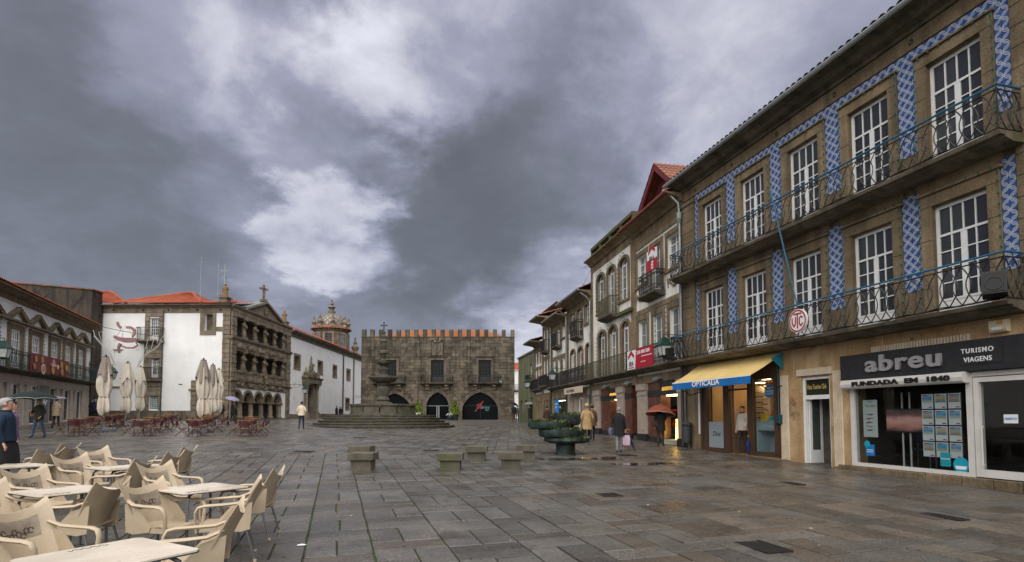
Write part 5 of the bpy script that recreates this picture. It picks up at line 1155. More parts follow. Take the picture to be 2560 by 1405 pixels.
win(B, .3, .95, 9.2, 10.2, .12, [(0, 1, 3, 3)], fw=.05, split=False, fm=green_lamp); win(B, .36, 1.04, 5.0, 6.75, .12, [(0, 1, 4, 6)], fw=.05, split=False)
m_ = MB(); m_.box(5.34, 6.15, .16, .2, 2.45, 3.57); m_.obj('pane', mat('green_glass', (.12, .2, .18), None, rough=.1), B)
m_ = MB()
for i in range(6): m_.tube([(5.4+.14*i, .05, 2.45), (5.4+.14*i, .05, 3.57)], .013, 4)
for j in range(6): m_.tube([(5.34, .05, 2.6+.17*j), (6.15, .05, 2.6+.17*j)], .011, 4)
m_.obj('window_bars', white_paint, B)
m_ = MB(); m_.box(.2, .92, .3, .35, 1.4, 4.3); m_.obj('alley_arch', dark_void, B)
balcony(B, 4.4, 6.45, 8.3, 9.38, 'bars', .55, sm=granite_arc); balcony(B, 4.85, 6.4, 4.95, 6.0, 'bars', .3, sm=granite_arc); balcony(B, .1, 1.3, 4.95, 5.9, 'bars', .35, sm=granite_arc)
m_ = MB(); m_.box(0, 12.2, -.07, -.001, 10.7, 11.1); m_.prism_x([(-.001, 11.1), (-.12, 11.1), (-.3, 11.25), (-.5, 11.3), (-.5, 11.38), (.1, 11.38)], -.1, 12.35); m_.obj('cornice', granite_arc, B)
m_ = MB()
for x in (2.05, 4.6, 6.8, 9.3, 11.3): m_.tube([(x, -.09, 10.92), (x, -.06, 10.92)], .09, 10)
stuff(m_.obj('vent_holes', dark_void, B))
m_ = MB(); m_.cur = .3
tile_roof(m_, (2.4, -.58, 11.4), (9.9, -.58, 11.4), (5.8, 5, 13.5), (5.5, 5, 13.5), .22, .38); tile_roof(m_, (9.9, -.58, 11.4), (9.9, 9, 11.6), (5.85, 5.1, 13.5), (5.8, 5, 13.5), .22, .38)
tile_roof(m_, (9.2, -.58, 11.4), (12.5, -.58, 11.4), (11.6, 2.2, 12.2), (10.6, 2.2, 12.2), .22, .38); tile_roof(m_, (-5.5, -.5, 11.4), (3.4, -.5, 11.4), (-2.0, 5, 13.6), (-4.5, 5, 13.6), .22, .38)
m_.obj('roof', terracotta, B)
for a_, b_ in (((9.9, -.58, 11.45), (5.8, 5, 13.56)), ((2.4, -.58, 11.45), (5.5, 5, 13.56)), ((5.5, 5, 13.56), (5.8, 5, 13.56)), ((3.4, -.5, 11.46), (-2.0, 5, 13.66)), ((-4.5, 5, 13.66), (-2.0, 5, 13.66))): r_ = MB(); r_.tube([a_, b_], .13, 8); r_.obj('ridge_tiles', terracotta, B)
t = FB.root('downpipe', 'thin black downpipe on the white wall beside the stone window bay', 'downpipe'); downpipe(FB, 6.42, 1.8, 10.9, '', r=.045).obj('pipe', pipe_dark, t)
t = tag(MB().box(-.5, .5, -.06, 0, 0, .42).obj('yellow_sign', mat('sign_ochre', (.5, .26, .02), None, rough=.5)), 'small yellow ochre sign above the alley arch', 'sign'); t.location = (*FB.world(.55, -.15), 4.45)
wm_ = tag(MB().box(-.16, .16, -.03, 0, -.02, .04).obj('wall_plate', iron), 'tiny dark plate on the blank white wall', 'plate'); wm_.location = (*FB.world(8.0, 0), 4.55)
# ================================================================ MERCY HOUSE ARCADE AND LOGGIAS
FR = Face((-24, 47.5), (.007, 1)); RC = FR.root('arcaded_loggia', 'carved granite loggia front with arcade, herm columns and pediment')
rusticated(RC, -.02, .85, 1.2, 10.9, [], -.1); rusticated(RC, 11.65, 12.5, 1.2, 10.9, [], -.1)
m_ = MB(); m_.box(.6, 12.5, 1.7, 1.9, 1, 11); m_.obj('back_wall', mat('loggia_back', (.16, .135, .105), (.11, .095, .075), .8, .9), RC)
m_ = MB(); m_.box(11.7, 12.5, .001, 2.6, 1, 11); m_.obj('side_wall', granite_arc, RC)
m_ = MB(); m_.box(.5, 12.5, -.3, 2.6, 1.2, 1.66); m_.obj('arcade_floor', granite_step, RC)
for z0_, z1_ in ((4.35, 4.85), (7.62, 8.1)): m_ = MB(); m_.box(.8, 11.7, .3, 2.6, z0_, z1_); m_.obj('loggia_floor', granite_moss, RC)
cols = [2.25+2.07*i for i in range(5)]; m_ = MB(); arcs = [(.25, 2.25)] + list(zip(cols, cols[1:]))
for a_, b_ in arcs: m_.arch(a_, b_, (a_+b_)/2, .88, 3.2, 4.36, .06, .5)
m_.box(10.53, 11.7, .06, .5, 1.6, 4.36); m_.obj('arcade_wall', plaster, RC)
for a_, b_ in arcs: r_ = MB(); r_.archring((a_+b_)/2, .80, 1.0, 3.2, -.04, .52, 1, 14); r_.archring((a_+b_)/2, .9, 1.04, 3.2, -.08, -.03, 1, 14); r_.obj('arch_ring', granite_arc, RC)
for x in cols:
    c_ = MB(); c_.lathe([(.30, 1.66), (.30, 1.8), (.24, 1.86), (.22, 1.95), (.23, 2.4), (.2, 2.92), (.24, 2.95), (.22, 2.99), (.3, 3.08)], 12, x, .22); c_.box(x-.32, x+.32, -.1, .54, 3.08, 3.2); c_.obj('column', granite_arc, RC, 40)
for a_, b_ in arcs[2:]: g_ = MB(); [g_.tube([(a_+.3+.16*i, 1.2, 1.7), (a_+.3+.16*i, 1.2, 3.1)], .015, 4) for i in range(10)]; g_.obj('iron_gate', iron, RC)
def entabl(z0, z1, y=-.06):
    m_ = MB(); m_.box(.1, 12.5, y, .6, z0, z0+(z1-z0)*.4); m_.box(.1, 12.5, y-.03, .6, z0+(z1-z0)*.4+.002, z0+(z1-z0)*.75); m_.prism_x([(.3, z0+(z1-z0)*.75), (y-.05, z0+(z1-z0)*.75), (y-.18, z0+(z1-z0)*.85), (y-.22, z1-.04), (y-.22, z1), (.3, z1)], -.12, 12.62); m_.obj('entablature', granite_arc, RC)
entabl(4.4, 5.0); entabl(7.58, 8.75); entabl(10.55, 11.42)
m_ = MB(); m_.box(.85, 11.65, .0, .4, 5.0, 5.84); m_.box(.85, 11.65, -.09, .42, 5.72, 5.85); m_.obj('parapet', granite_arc, RC)
for i, (a_, b_) in enumerate(((1.2, 2.3), (2.75, 4.4), (4.9, 5.9), (7.5, 8.7), (9.2, 10.7))): m_ = MB(); pierced(m_, a_, b_, 5.1, 5.68, -.05, -.001, [(a_+.1, b_-.1, 5.2, 5.58)]); m_.obj('parapet_panel', granite_arc, RC)
def carving(c, w, h, n, seed, name, root, m=None):
    r_ = random.Random(seed); g = MB()
    for i in range(n): g.ball((c[0]+r_.uniform(-w, w)*.5, c[1]+r_.uniform(-.06, .02), c[2]+r_.uniform(-h, h)*.5), r_.uniform(.08, .16)*min(1, w), 6, r_.uniform(.7, 1.3), .7, r_.uniform(.8, 1.5))
    return g.obj(name, m or granite_arc, root, 40)
carving((6.4, -.18, 5.05), .8, 1.3, 20, 3, 'coat_of_arms', RC)
def herm(x, z0, z1):
    h = z1-z0; g = MB(); g.box(x-.3, x+.3, -.12, .42, z0, z0+.10*h); g.lathe([(.2, z0+.1*h), (.26, z0+.2*h), (.2, z0+.34*h), (.17, z0+.42*h), (.22, z0+.46*h), (.25, z0+.52*h)], 10, x, .14)
    g.lathe([(.17, z0+.52*h), (.27, z0+.62*h), (.26, z0+.70*h), (.29, z0+.76*h), (.15, z0+.80*h), (.11, z0+.82*h)], 10, x, .12, 1, .75); g.ball((x, .08, z0+.87*h), .13, 8, 1, 1, 1.2)
    for s_ in (-1, 1): g.tube([(x+s_*.26, .1, z0+.74*h), (x+s_*.3, -.02, z0+.64*h), (x+s_*.12, -.13, z0+.58*h)], .065, 6)
    g.box(x-.3, x+.3, -.14, .42, z0+.93*h, z1); g.obj('herm_column', granite_arc, RC, 45)
for i in range(5): herm(2.5+2.12*i, 5.85, 7.57); herm(2.5+2.12*i, 8.78, 10.54)
rail(RC, [(.85, .1), (11.65, .1)], 8.76, 9.35, 'bars', iron, step=.15, r=.014)
for k, (z, n_) in enumerate(((8.0, 20), (4.72, 18))):
    for i in range(5): carving((1.6+2.1*i, -.1, z), 1.3, .25, n_, 30+i+10*k, 'carved_frieze', RC)
ap = 6.4; m_ = MB(); m_.prism([(2.6, 11.43), (10.2, 11.43), (ap, 12.75)], .0, .5); m_.obj('pediment', granite_arc, RC)
m_ = MB()
for s_ in (-1, 1): m_.prism([(ap, 12.78), (ap+s_*4.05, 11.43), (ap+s_*4.05, 11.62), (ap, 12.98)], -.25, .6)
m_.obj('pediment_cornice', granite_arc, RC); carving((ap, -.08, 12.0), .7, .8, 16, 9, 'pediment_arms', RC)
m_ = MB()
for s_ in (-1, 1): m_.add([(ap, -.2, 13.0), (ap+s_*4.1, -.2, 11.64), (ap+s_*4.1, 6, 11.64), (ap, 6, 13.0), (ap, -.2, 12.96), (ap+s_*4.1, -.2, 11.6), (ap+s_*4.1, 6, 11.6), (ap, 6, 12.96)], [(0,1,2,3),(7,6,5,4),(0,4,5,1),(3,2,6,7)])
m_.obj('pediment_roof', zinc, RC); m_ = MB(); m_.cur = .6; tile_roof(m_, (12.6, .2, 11.4), (12.6, 8, 11.4), (8, 8, 12.6), (8, .5, 12.6), .22, .38); tile_roof(m_, (.0, 8, 11.4), (0, .3, 11.45), (4.8, .3, 12.6), (4.8, 8, 12.6), .22, .38); m_.obj('roof', terracotta, RC)
ochre_st = mat('lichen_stone', (.22, .11, .03), (.16, .12, .07), 5, .9, .5, 20)
def statue(loc, label, h=1.15):
    t = thing('stone_statue', label, 'statue', loc, 0, 'statues on the loggia roof'); g = MB(); g.box(-.42, .42, -.42, .42, 0, .2); g.box(-.34, .34, -.34, .34, .2, .5); g.box(-.44, .44, -.44, .44, .5, .6); g.obj('pedestal', granite_arc, t)
    g = MB(); g.lathe([(.27, .6), (.25, .75), (.21, .6+h*.35), (.19, .6+h*.55), (.22, .6+h*.72), (.17, .6+h*.80), (.07, .6+h*.83), (.07, .6+h*.86)], 10, 0, 0, 1, .8); g.ball((0, 0, .6+h*.94), .105, 8, 1, 1, 1.15)
    for s_ in (-1, 1): g.tube([(s_*.2, 0, .6+h*.74), (s_*.24, .05, .6+h*.55), (.02, .2, .6+h*.58)], [.07, .065, .05], 6)
    g.obj('figure', ochre_st, t, 50)
statue((*FR.world(-.05, .55), 11.4), 'seated lichen covered stone figure on the loggia corner above the white wall'); statue((*FR.world(12.1, .5), 11.4), 'standing lichen stone figure at the church end of loggia roof')
t = thing('crucifix', 'stone crucifix with figure on the pediment apex', 'crucifix', (*FR.world(ap-.2, .1), 12.95)); t.rotation_euler = (0, 0, R(60)); t.scale = (.85, .85, .85)
g = MB(); g.box(-.3, .3, -.3, .3, 0, .25); g.box(-.11, .11, -.08, .08, .25, 1.9); g.box(-.55, .55, -.08, .08, 1.35, 1.56); g.obj('cross', granite_arc, t); g = MB(); g.tube([(0, -.13, .55), (0, -.14, .9), (0, -.14, 1.3)], [.07, .1, .13], 8); g.ball((0, -.16, 1.52), .09, 8)
for s_ in (-1, 1): g.tube([(s_*.1, -.13, 1.3), (s_*.45, -.12, 1.45)], .045, 6)
g.obj('figure', granite_arc, t, 50)
def finial(loc, label, k=1., cross=0):
    t = thing('stone_finial', label, 'finial', loc, 0, 'stone finials on the roofs'); g = MB(); g.lathe([(.42*k, 0), (.42*k, .15*k), (.25*k, .25*k), (.2*k, .5*k), (.36*k, .75*k), (.38*k, .9*k), (.14*k, 1.15*k), (.2*k, 1.3*k), (.08*k, 1.6*k), (.12*k, 1.75*k), (.02*k, 1.9*k)], 10); g.obj('urn', granite_arc, t, 40)
    if cross: g = MB(); g.tube([(0, 0, 1.8*k), (0, 0, 1.8*k+2.2)], .035, 5); g.tube([(-.5, 0, 1.8*k+1.5), (.5, 0, 1.8*k+1.5)], .035, 5); g.tube([(-.25, 0, 1.8*k+1.0), (0, 0, 1.8*k+.7), (.25, 0, 1.8*k+1.0)], .03, 5); g.obj('iron_cross', zinc, t)
finial((*FR.world(5.4, 3.5), 12.5), 'stone urn with tall iron cross behind the pediment', .95, 1)
for x, y_, z, h, lb_ in ((-.2, 2.6, 11.9, 3.6, 'thin lightning rod behind the corner statue'), (6.1, 4.5, 12.8, 4.2, 'thin lightning rod behind the pediment cross')): o = tag(MB().tube([(0, 0, 0), (0, 0, h)], [.03, .012], 5).obj('lightning_rod', zinc), lb_, 'rod'); o.location = (*FR.world(x, y_), z)
# ================================================================ CHURCH SIDE WALL AND DOME
FC = sub(FR, 12.5); CH = FC.root('white_church', 'long white church wall with carved portal and orange roof', 'church'); LC = 36
cw = [(1.25, 2.8), (8.65, 10.1), (14.25, 15.7), (20.3, 21.9)]; opsC = [(a, b_, 7.2, 8.62) for a, b_ in cw] + [(4.75, 6.95, 1.0, 5.4), (20.0, 21.7, 2.95, 4.4)]
m_ = MB(); pierced(m_, 0, LC, 1.0, 10.5, 0, .8, opsC); m_.obj('wall', plaster, CH); m_ = MB(); m_.box(0, LC, .82, 8, 1, 11); m_.obj('inner_wall', dark_void, CH)
for a_, b_, c_, d_ in opsC[:4]+opsC[5:]:
    m_ = MB(); pierced(m_, a_-.2, b_+.2, c_-.2, d_+.2, -.04, -.001, [(a_, b_, c_, d_)]); m_.obj('window_surround', granite_arc, CH); m_ = MB()
    m_.box(b_-.001, b_+.01, -.04, .8, c_, d_); m_.box(a_, b_, .5, .55, c_, d_); m_.obj('window_reveal', granite_arc, CH)
m_ = MB(); m_.box(0, 4.2, -.12, -.001, 1, 2.1); m_.box(7.6, LC, -.12, -.001, 1, 2.2); m_.obj('plinth', granite_arc, CH)
m_ = MB(); m_.box(0, LC, -.04, -.001, 10.5, 10.9); m_.prism_x([(-.001, 10.9), (-.1, 10.9), (-.35, 11.05), (-.5, 11.1), (-.5, 11.2), (.1, 11.2)], 0, LC); m_.obj('cornice', granite_arc, CH)
m_ = MB(); m_.cur = .1; tile_roof(m_, (0, -.58, 11.2), (LC, -.58, 11.2), (LC, 5, 13.6), (0, 5, 13.6), .25, .45); m_.obj('roof', terracotta, CH)
m_ = MB()
for k in range(22): m_.cbox(23.4, 24.0, -.06, -.001, 2.2+.38*k, 2.2+.38*k+.37, .015)
m_.obj('quoin_strip', granite_arc, CH)
m_ = MB(); m_.archring(5.85, .95, 1.3, 4.35, -.15, .3, 1, 14, legs=1.6); m_.obj('portal_arch', granite_arc, CH); m_ = MB(); m_.arch(4.75, 6.95, 5.85, .95, 4.35, 5.45, .1, .7); m_.obj('portal_tympanum', granite_arc, CH)
m_ = MB(); m_.box(4.85, 6.85, .35, .42, 1.5, 5.3); m_.obj('door', green_paint, CH)
for x in (4.15, 7.55):
    m_ = MB(); m_.box(x-.35, x+.35, -.6, .0, 1.4, 2.3); m_.lathe([(.26, 2.3), (.27, 2.45), (.21, 2.55), (.22, 3.4), (.19, 5.0), (.24, 5.05), (.3, 5.5)], 12, x, -.3); m_.box(x-.38, x+.38, -.66, 0, 5.5, 5.7); m_.obj('portal_column', granite_arc, CH, 40)
m_ = MB(); m_.box(3.6, 8.1, -.7, 0, 5.7, 6.2); m_.prism_x([(0, 6.2), (-.75, 6.2), (-.85, 6.4), (0, 6.4)], 3.4, 8.3); m_.prism([(3.5, 6.41), (4.7, 6.41), (4.9, 7.1), (4.5, 7.0)], -.5, 0); m_.prism([(8.2, 6.41), (7.0, 6.41), (6.8, 7.1), (7.2, 7.0)], -.5, 0); m_.obj('portal_entablature', granite_arc, CH)
carving((5.85, -.3, 7.2), 1.3, 1.5, 30, 5, 'portal_carving', CH); m_ = MB(); m_.lathe([(.2, 7.9), (.1, 8.2), (.06, 8.4)], 8, 5.85, -.2); m_.box(5.8, 5.9, -.24, -.16, 8.3, 9.0); m_.box(5.62, 6.08, -.24, -.16, 8.6, 8.7)
for x in (3.9, 7.8): m_.lathe([(.22, 6.4), (.15, 6.6), (.24, 6.9), (.1, 7.2), (.03, 7.5)], 8, x, -.3)
m_.obj('portal_finials', granite_arc, CH); carving((1.3, -.05, 3.9), .3, .4, 6, 8, 'wall_shield', CH)
t = FC.root('downpipe', 'dark downpipe on the white church wall', 'downpipe'); downpipe(FC, 18.4, 2.0, 10.5, '', r=.09).obj('pipe', pipe_dark, t)
lantern(FC, .2, 4.75, 1.7, 'green lantern on bracket beside the church portal', scale=.95); lantern(FC, 23.7, 4.4, 1.8, 'green lantern on a bracket at the far end of the church wall', scale=.95)
D = thing('church_dome', 'tiled church dome on a round granite drum with pinnacles', 'dome', (-27.6, 85, 0))
m_ = MB(); m_.lathe([(2.4, 9), (2.4, 14.7), (2.6, 14.75), (2.6, 15.0), (2.4, 15.0)], 16); m_.obj('drum', granite_arc, D, 30)
for k in range(8):
    a = -PI/2+.15+k*PI/4; f = Matrix.Rotation(a+PI/2, 4, 'Z'); m_ = MB(); m_.box(-.55, .55, -2.46, -2.2, 12.4, 14.2); m_.v = [tuple(f @ Vector(v)) for v in m_.v]; w_ = m_.obj('window_recess', dark_void, D)
    m_ = MB(); pierced(m_, -.8, .8, 12.1, 14.5, -2.6, -2.2, [(-.5, .5, 12.4, 14.2)]); m_.v = [tuple(f @ Vector(v)) for v in m_.v]; m_.obj('window_surround', granite_arc, D)
    m_ = MB(); [m_.tube([(-.4+.2*i, -2.5, 12.4), (-.4+.2*i, -2.5, 14.2)], .03, 4) for i in range(5)]; [m_.tube([(-.5, -2.5, 12.7+.3*i), (.5, -2.5, 12.7+.3*i)], .03, 4) for i in range(5)]; m_.v = [tuple(f @ Vector(v)) for v in m_.v]; m_.obj('window_bars', zinc, D)
m_ = MB(); n = 64; m_.loft([[((r_+.07*(i % 2))*math.cos(2*PI*i/n), (r_+.07*(i % 2))*math.sin(2*PI*i/n), z+.05*(i % 2)) for i in range(n)] for r_, z in ((2.95, 15.0), (2.9, 15.12), (2.2, 15.6))]); m_.obj('drum_eaves', terracotta_old, D)
dome_t = mat('dome_tiles', (.30, .28, .24), (.19, .17, .14), 1.2, .5); dome_l = mat('dome_tile_lines', (.16, .14, .11), None)
m_ = MB(); prof = [(2.12*math.cos(a_*PI/20), 15.55+2.05*math.sin(a_*PI/20)) for a_ in range(10)]; m_.lathe(prof+[(.35, 17.65)], 24); dm = m_.obj('dome_shell', dome_t, D, 60)
m_ = MB()
for k in range(16):
    for s_ in (-1, 1): m_.tube([((r_+.03)*math.cos(2*PI*k/16+s_*j*.16), (r_+.03)*math.sin(2*PI*k/16+s_*j*.16), z) for j, (r_, z) in enumerate(prof)], .045, 4)
m_.obj('tile_lattice', dome_l, dm)
m_ = MB(); m_.lathe([(.55, 17.4), (.6, 17.9), (.4, 18.0), (.35, 18.3), (.6, 18.55), (.2, 18.9), (.3, 19.1), (.1, 19.4), (.15, 19.6), (.03, 19.8)], 10); m_.obj('finial', granite_arc, D, 40)
for k in range(8):
    a = PI/8+k*PI/4; m_ = MB(); m_.lathe([(.4, 15.3), (.3, 15.5), (.2, 15.7), (.38, 16.1), (.14, 16.5), (.2, 16.7), (.03, 17.2)], 8, 2.5*math.cos(a), 2.5*math.sin(a)); m_.obj('pinnacle', granite_arc, D, 40)
finial((*FC.world(26.5, .6), 11.2), 'tall stone urn on the church eaves next to town hall', 1.6)
# ================================================================ OLD TOWN HALL
granite_hall = mat('granite_hall', (.092, .074, .054), (.16, .132, .098), 1.3, .85, .8, 13, fine=.3, streak=((.04, .033, .025), .55))
FT = Face((-17.3, 64), (1, 0)); TH = FT.root('old_town_hall', 'battlemented granite town hall with three pointed arches and iron balconies', 'town hall')
ARC = [(3.9, 1.9, 2.55, 1.02), (8.8, 1.28, 3.0, 1.27), (13.66, 2.05, 2.55, 1.02)]; DO = [(2.62, 4.05), (8.0, 9.5), (13.45, 14.92)]
def half(r, zs, p, z):
    if z <= zs: return r
    lo, hi = 0., PI/2
    for _ in range(24):
        a = (lo+hi)/2
        if zs + r*p*(math.sin(a)*.78+(1-math.cos(a))*.22 if p > 1.001 else math.sin(a)) < z: lo = a
        else: hi = a
    return r*math.cos(lo)
def cutT(z0, z1):
    o = []
    for xc, r, zs, p in ARC:
        if z0 < zs+r*p+.22: w_ = half(r+.26, zs, p, z0+.05); o.append((xc-w_, xc+w_)) if w_ > .15 else None
    for a, b_ in DO:
        if z1 > 5.7 and z0 < 8.4: o.append((a-.02, b_+.02))
    if z1 > 8.8 and z0 < 10.4: o.append((8.05, 9.4))
    return o
m_ = MB(); xs_ = [0, 1.85, 6.2, 7.4, 10.2, 11.4, 17.55]; edges = [0, 6.3, 10.9, 17.55]
for (xc, r, zs, p), x0_, x1_ in zip(ARC, edges, edges[1:]):
    m_.arch(x0_, x1_, xc, r, zs, 5.6, .1, .9, p); m_.box(x0_, xc-r, .1, .9, 1.2, zs); m_.box(xc+r, x1_, .1, .9, 1.2, zs)
pierced(m_, 0, 17.55, 5.6, 11.0, .1, .9, [(a, b_, 5.7, 8.3) for a, b_ in DO]); m_.box(0, .8, .9, 12, 1.2, 11.0); m_.box(16.75, 17.55, .9, 12, 1.2, 11.0); m_.obj('wall_core', mat('mortar_dark', (.045, .04, .03), (.07, .06, .045), 2, .95), TH)
stones(TH, 0, 17.55, 1.2, 10.95, .02, (.30, .42), (.35, .95), granite_moss, cutT, .1, .05)
mb = MB()
z = 1.2
while z < 10.9:
    y_ = .1
    while y_ < 11.9: l_ = rng.uniform(.5, 1.0); mb.cur = rng.random(); mb.box(17.54, 17.57+rng.uniform(0, .03), y_, min(12, y_+l_)-.012, z, z+.385); y_ += l_
    z += .4
stuff(mb.obj('side_stones', granite_moss, TH))
for xc, r, zs, p in ARC: m_ = MB(); m_.archring(xc, r, r+.3, zs, -.05, .5, p, 18, legs=1.4); m_.archring(xc, r+.2, r+.36, zs, -.09, -.04, p, 18, legs=1.4); m_.obj('arch_ring', granite_hall, TH)
gl_th = mat('tinted_glass', (.006, .007, .008), None, rough=.12, spec=.12)
for k, (xc, r, zs, p) in enumerate(ARC):
    m_ = MB(); n = 18; pr = [(xc-r, 1.45)]
    for i in range(n+1): a = PI*i/n; c = math.cos(a); pr.append((xc-r*c, zs+r*p*(math.sin(a)*.78+(1-abs(c))*.22)))
    pr.append((xc+r, 1.45)); m_.prism(pr, .45, .5); gp_ = m_.obj('arch_glass', gl_th, TH)
    m_ = MB(); m_.box(xc-r, xc+r, .42, .45, 3.05, 3.1); m_.box(xc-.02, xc+.02, .43, .45, 1.5, 3.05); m_.obj('glazing_bar', zinc if k == 1 else iron, gp_)
m_ = MB()
for x in (8.68, 8.92): m_.tube([(x, .3, 1.7), (x, .3, 3.0)], .03, 6)
m_.obj('door_handles', aluminium, TH)
bow = mat('red_bow', (.28, .03, .03), None, rough=.5)
for xc, k in ((13.55, 1.0), (3.2, .6)):
    m_ = MB()
    for a in (35, 75, 130, 165, 215, 250, 300, 340): m_.prism([(xc, 3.05), (xc+.36*k*math.cos(R(a-14)), 3.05+.30*k*math.sin(R(a-14))), (xc+.4*k*math.cos(R(a+14)), 3.05+.34*k*math.sin(R(a+14)))], .43-.001*a/36, .448)
    m_.prism([(xc-.55*k, 2.45), (xc-.42*k, 2.42), (xc+.5*k, 3.6), (xc+.4*k, 3.66)], .434, .449) if k == 1 else None
    m_.obj('bow_print', bow, TH)
text('SENTIDOS', .34, mat('cyan_print', (.15, .4, .42), None), TH, (13.75, .44, 2.75), depth=.002, sx=.62); text('VIANA', .24, mat('grey_print', (.3, .33, .33), None), TH, (14.2, .44, 2.5), depth=.002, sx=.6)
dgreen = mat('dark_joinery', (.022, .022, .026), (.032, .031, .034), 3, .5)
for k, (a, b_) in enumerate(DO):
    win(TH, a, b_, 5.72, 8.3, .35, [(0, .25, 0, 0), (.25, 1, 4, 4)], fm=dgreen, pm=gl_th, fw=.08, stile=.09, split=False); m_ = MB(); m_.box(a-.25, a, -.04, .4, 5.7, 8.3); m_.box(b_, b_+.25, -.04, .4, 5.7, 8.3); m_.box(a-.25, b_+.25, -.05, .4, 8.3, 8.6); m_.prism_x([(0, 8.6), (-.12, 8.6), (-.22, 8.75), (0, 8.75)], a-.35, b_+.35); m_.obj('door_surround', granite_hall, TH)
    c = (a+b_)/2; balcony(TH, c-1.8, c+1.8, 5.68, 6.5, 'bars', .7, step=.16, r=.016, hr=.03)
    for x in (c-1.1, c+1.1): m_ = MB(); m_.prism_x([(0, 4.85), (-.15, 4.9), (-.25, 5.2), (-.6, 5.3), (-.6, 5.43), (0, 5.43)], x-.2, x+.2); m_.obj('corbel', granite, TH)
m_ = MB(); m_.box(8.1, 9.35, -.12, .0, 8.85, 10.35); m_.obj('arms_panel', granite_hall, TH); m_ = MB(); m_.prism([(8.35, 10.1), (8.35, 9.4), (8.73, 9.0), (9.1, 9.4), (9.1, 10.1)], -.2, -.121); m_.obj('shield', granite_hall, TH); carving((8.73, -.2, 10.55), .8, .5, 12, 4, 'carved_crown', TH); carving((14.1, -.06, 9.2), .45, .5, 8, 6, 'armillary_carving', TH); carving((3.3, -.06, 9.2), .45, .5, 8, 7, 'ship_carving', TH)
for i in range(18):
    x = -.05+i*(17.55-.42+.05)/17; m_ = MB(); m_.cbox(max(0, x), max(0, x)+.46, .0, .5, 11.0, 11.85+rng.uniform(-.03, .03), .03); m_.obj('merlon', granite_moss, TH)
m_ = MB(); m_.box(-.03, 17.58, -.04, .52, 10.95, 11.03); m_.obj('battlement_course', granite_moss, TH)
m_ = MB(); m_.cur = .2; tile_roof(m_, (.6, .8, 11.0), (17.0, .8, 11.0), (13.6, 5.5, 12.55), (5.2, 5.5, 12.55), .28, .45, .07); tile_roof(m_, (17.0, .8, 11.0), (17.0, 11, 11.0), (13.6, 5.6, 12.55), (13.6, 5.5, 12.55), .28, .45, .07); tile_roof(m_, (.6, 11, 11.0), (.6, .8, 11.0), (5.2, 5.5, 12.55), (5.2, 5.6, 12.55), .28, .45, .07); m_.obj('roof', mat('terracotta_lichen', (.32, .085, .035), (.29, .14, .055), 2.5, .8, .3, 10, rnd=.15, fine=.2, moss=((.12, .1, .04), .6)), TH)
for k, ((xa, ya), (xb, yb)) in enumerate((((925, 857), (933, 935)), ((1047, 837), (1056, 938)), ((1176, 837), (1175, 938)))):
    a = FT.px(xa, ya, .3); b_ = FT.px(xb, yb, .8); o = tag(MB().tube([(b_[0], -.78, b_[1]), (a[0], -.25, a[1])], .05, 6).obj('flagpole', iron), ['bare flagpole leaning on the town hall beside the fountain cross', 'bare flagpole on the middle balcony of the town hall', 'bare flagpole on the town hall balcony nearest the street'][k], 'flagpole'); o.location = (-17.3, 64, 0)
lantern(FT, 16.0, 5.9, .5, 'small dark lantern on the town hall front by its balcony', scale=.7)
# ================================================================ FOUNTAIN
FO = thing('stone_fountain', 'two bowled granite fountain with cross, basin and round steps', 'fountain', (-9.9, 43, 0))
for k in range(5):
    r_ = 5.5-.37*k; z0_ = .98+.19*k; m_ = MB(); m_.lathe([(r_-.06, z0_-(.6 if k == 0 else .02)), (r_-.06, z0_+.12), (r_, z0_+.125), (r_, z0_+.19), (r_-.5 if k < 4 else 0, z0_+.191)], 48); m_.obj('step', granite_step, FO, 35)
m_ = MB()
for k in range(12):
    a0, a1 = 2*PI*k/12+.13, 2*PI*(k+1)/12+.13
    rr = lambda r, a, z: (r*math.cos(a), r*math.sin(a), z)
    for (r0, r1, z0_, z1_, pd) in ((2.25, 2.5, 1.93, 2.1, 0), (2.25, 2.44, 2.1, 2.62, .02), (2.2, 2.56, 2.62, 2.75, 0)):
        a, b_ = a0+pd, a1-pd; p = [rr(r0, a, z0_), rr(r1, a, z0_), rr(r1, b_, z0_), rr(r0, b_, z0_)]; q = [(x, y, z1_) for x, y, z in p]; m_.add(p+q, [(3,2,1,0),(4,5,6,7),(0,1,5,4),(1,2,6,5),(2,3,7,6),(3,0,4,7)])
m_.obj('basin', granite_step, FO)
m_ = MB(); m_.lathe([(2.3, 2.45), (2.3, 2.5), (0, 2.501)], 24); m_.obj('water', puddle_m, FO)
m_ = MB(); m_.lathe([(1.0, 1.9), (1.0, 2.7), (.75, 2.8), (.6, 2.9), (.42, 2.98), (.5, 3.1), (.45, 3.2), (.38, 3.35), (.52, 3.75), (.50, 4.0), (.36, 4.15), (.5, 4.25), (.42, 4.4)], 16); m_.obj('pedestal', granite_step, FO, 30)
m_ = MB(); n = 24; m_.loft([[(r_*(1+.03*math.cos(6*2*PI*i/n))*math.cos(2*PI*i/n), r_*(1+.03*math.cos(6*2*PI*i/n))*math.sin(2*PI*i/n), z) for i in range(n)] for r_, z in ((.4, 4.38), (.75, 4.45), (1.05, 4.7), (1.12, 4.78), (1.12, 4.88), (.95, 4.88), (.8, 4.7), (.2, 4.68))]); m_.obj('large_bowl', granite_step, FO, 40)
m_ = MB(); m_.lathe([(.4, 4.68), (.42, 4.95), (.3, 5.05), (.34, 5.3), (.42, 5.45), (.3, 5.6), (.22, 5.72), (.3, 5.78)], 12); m_.obj('upper_shaft', granite_step, FO, 35)
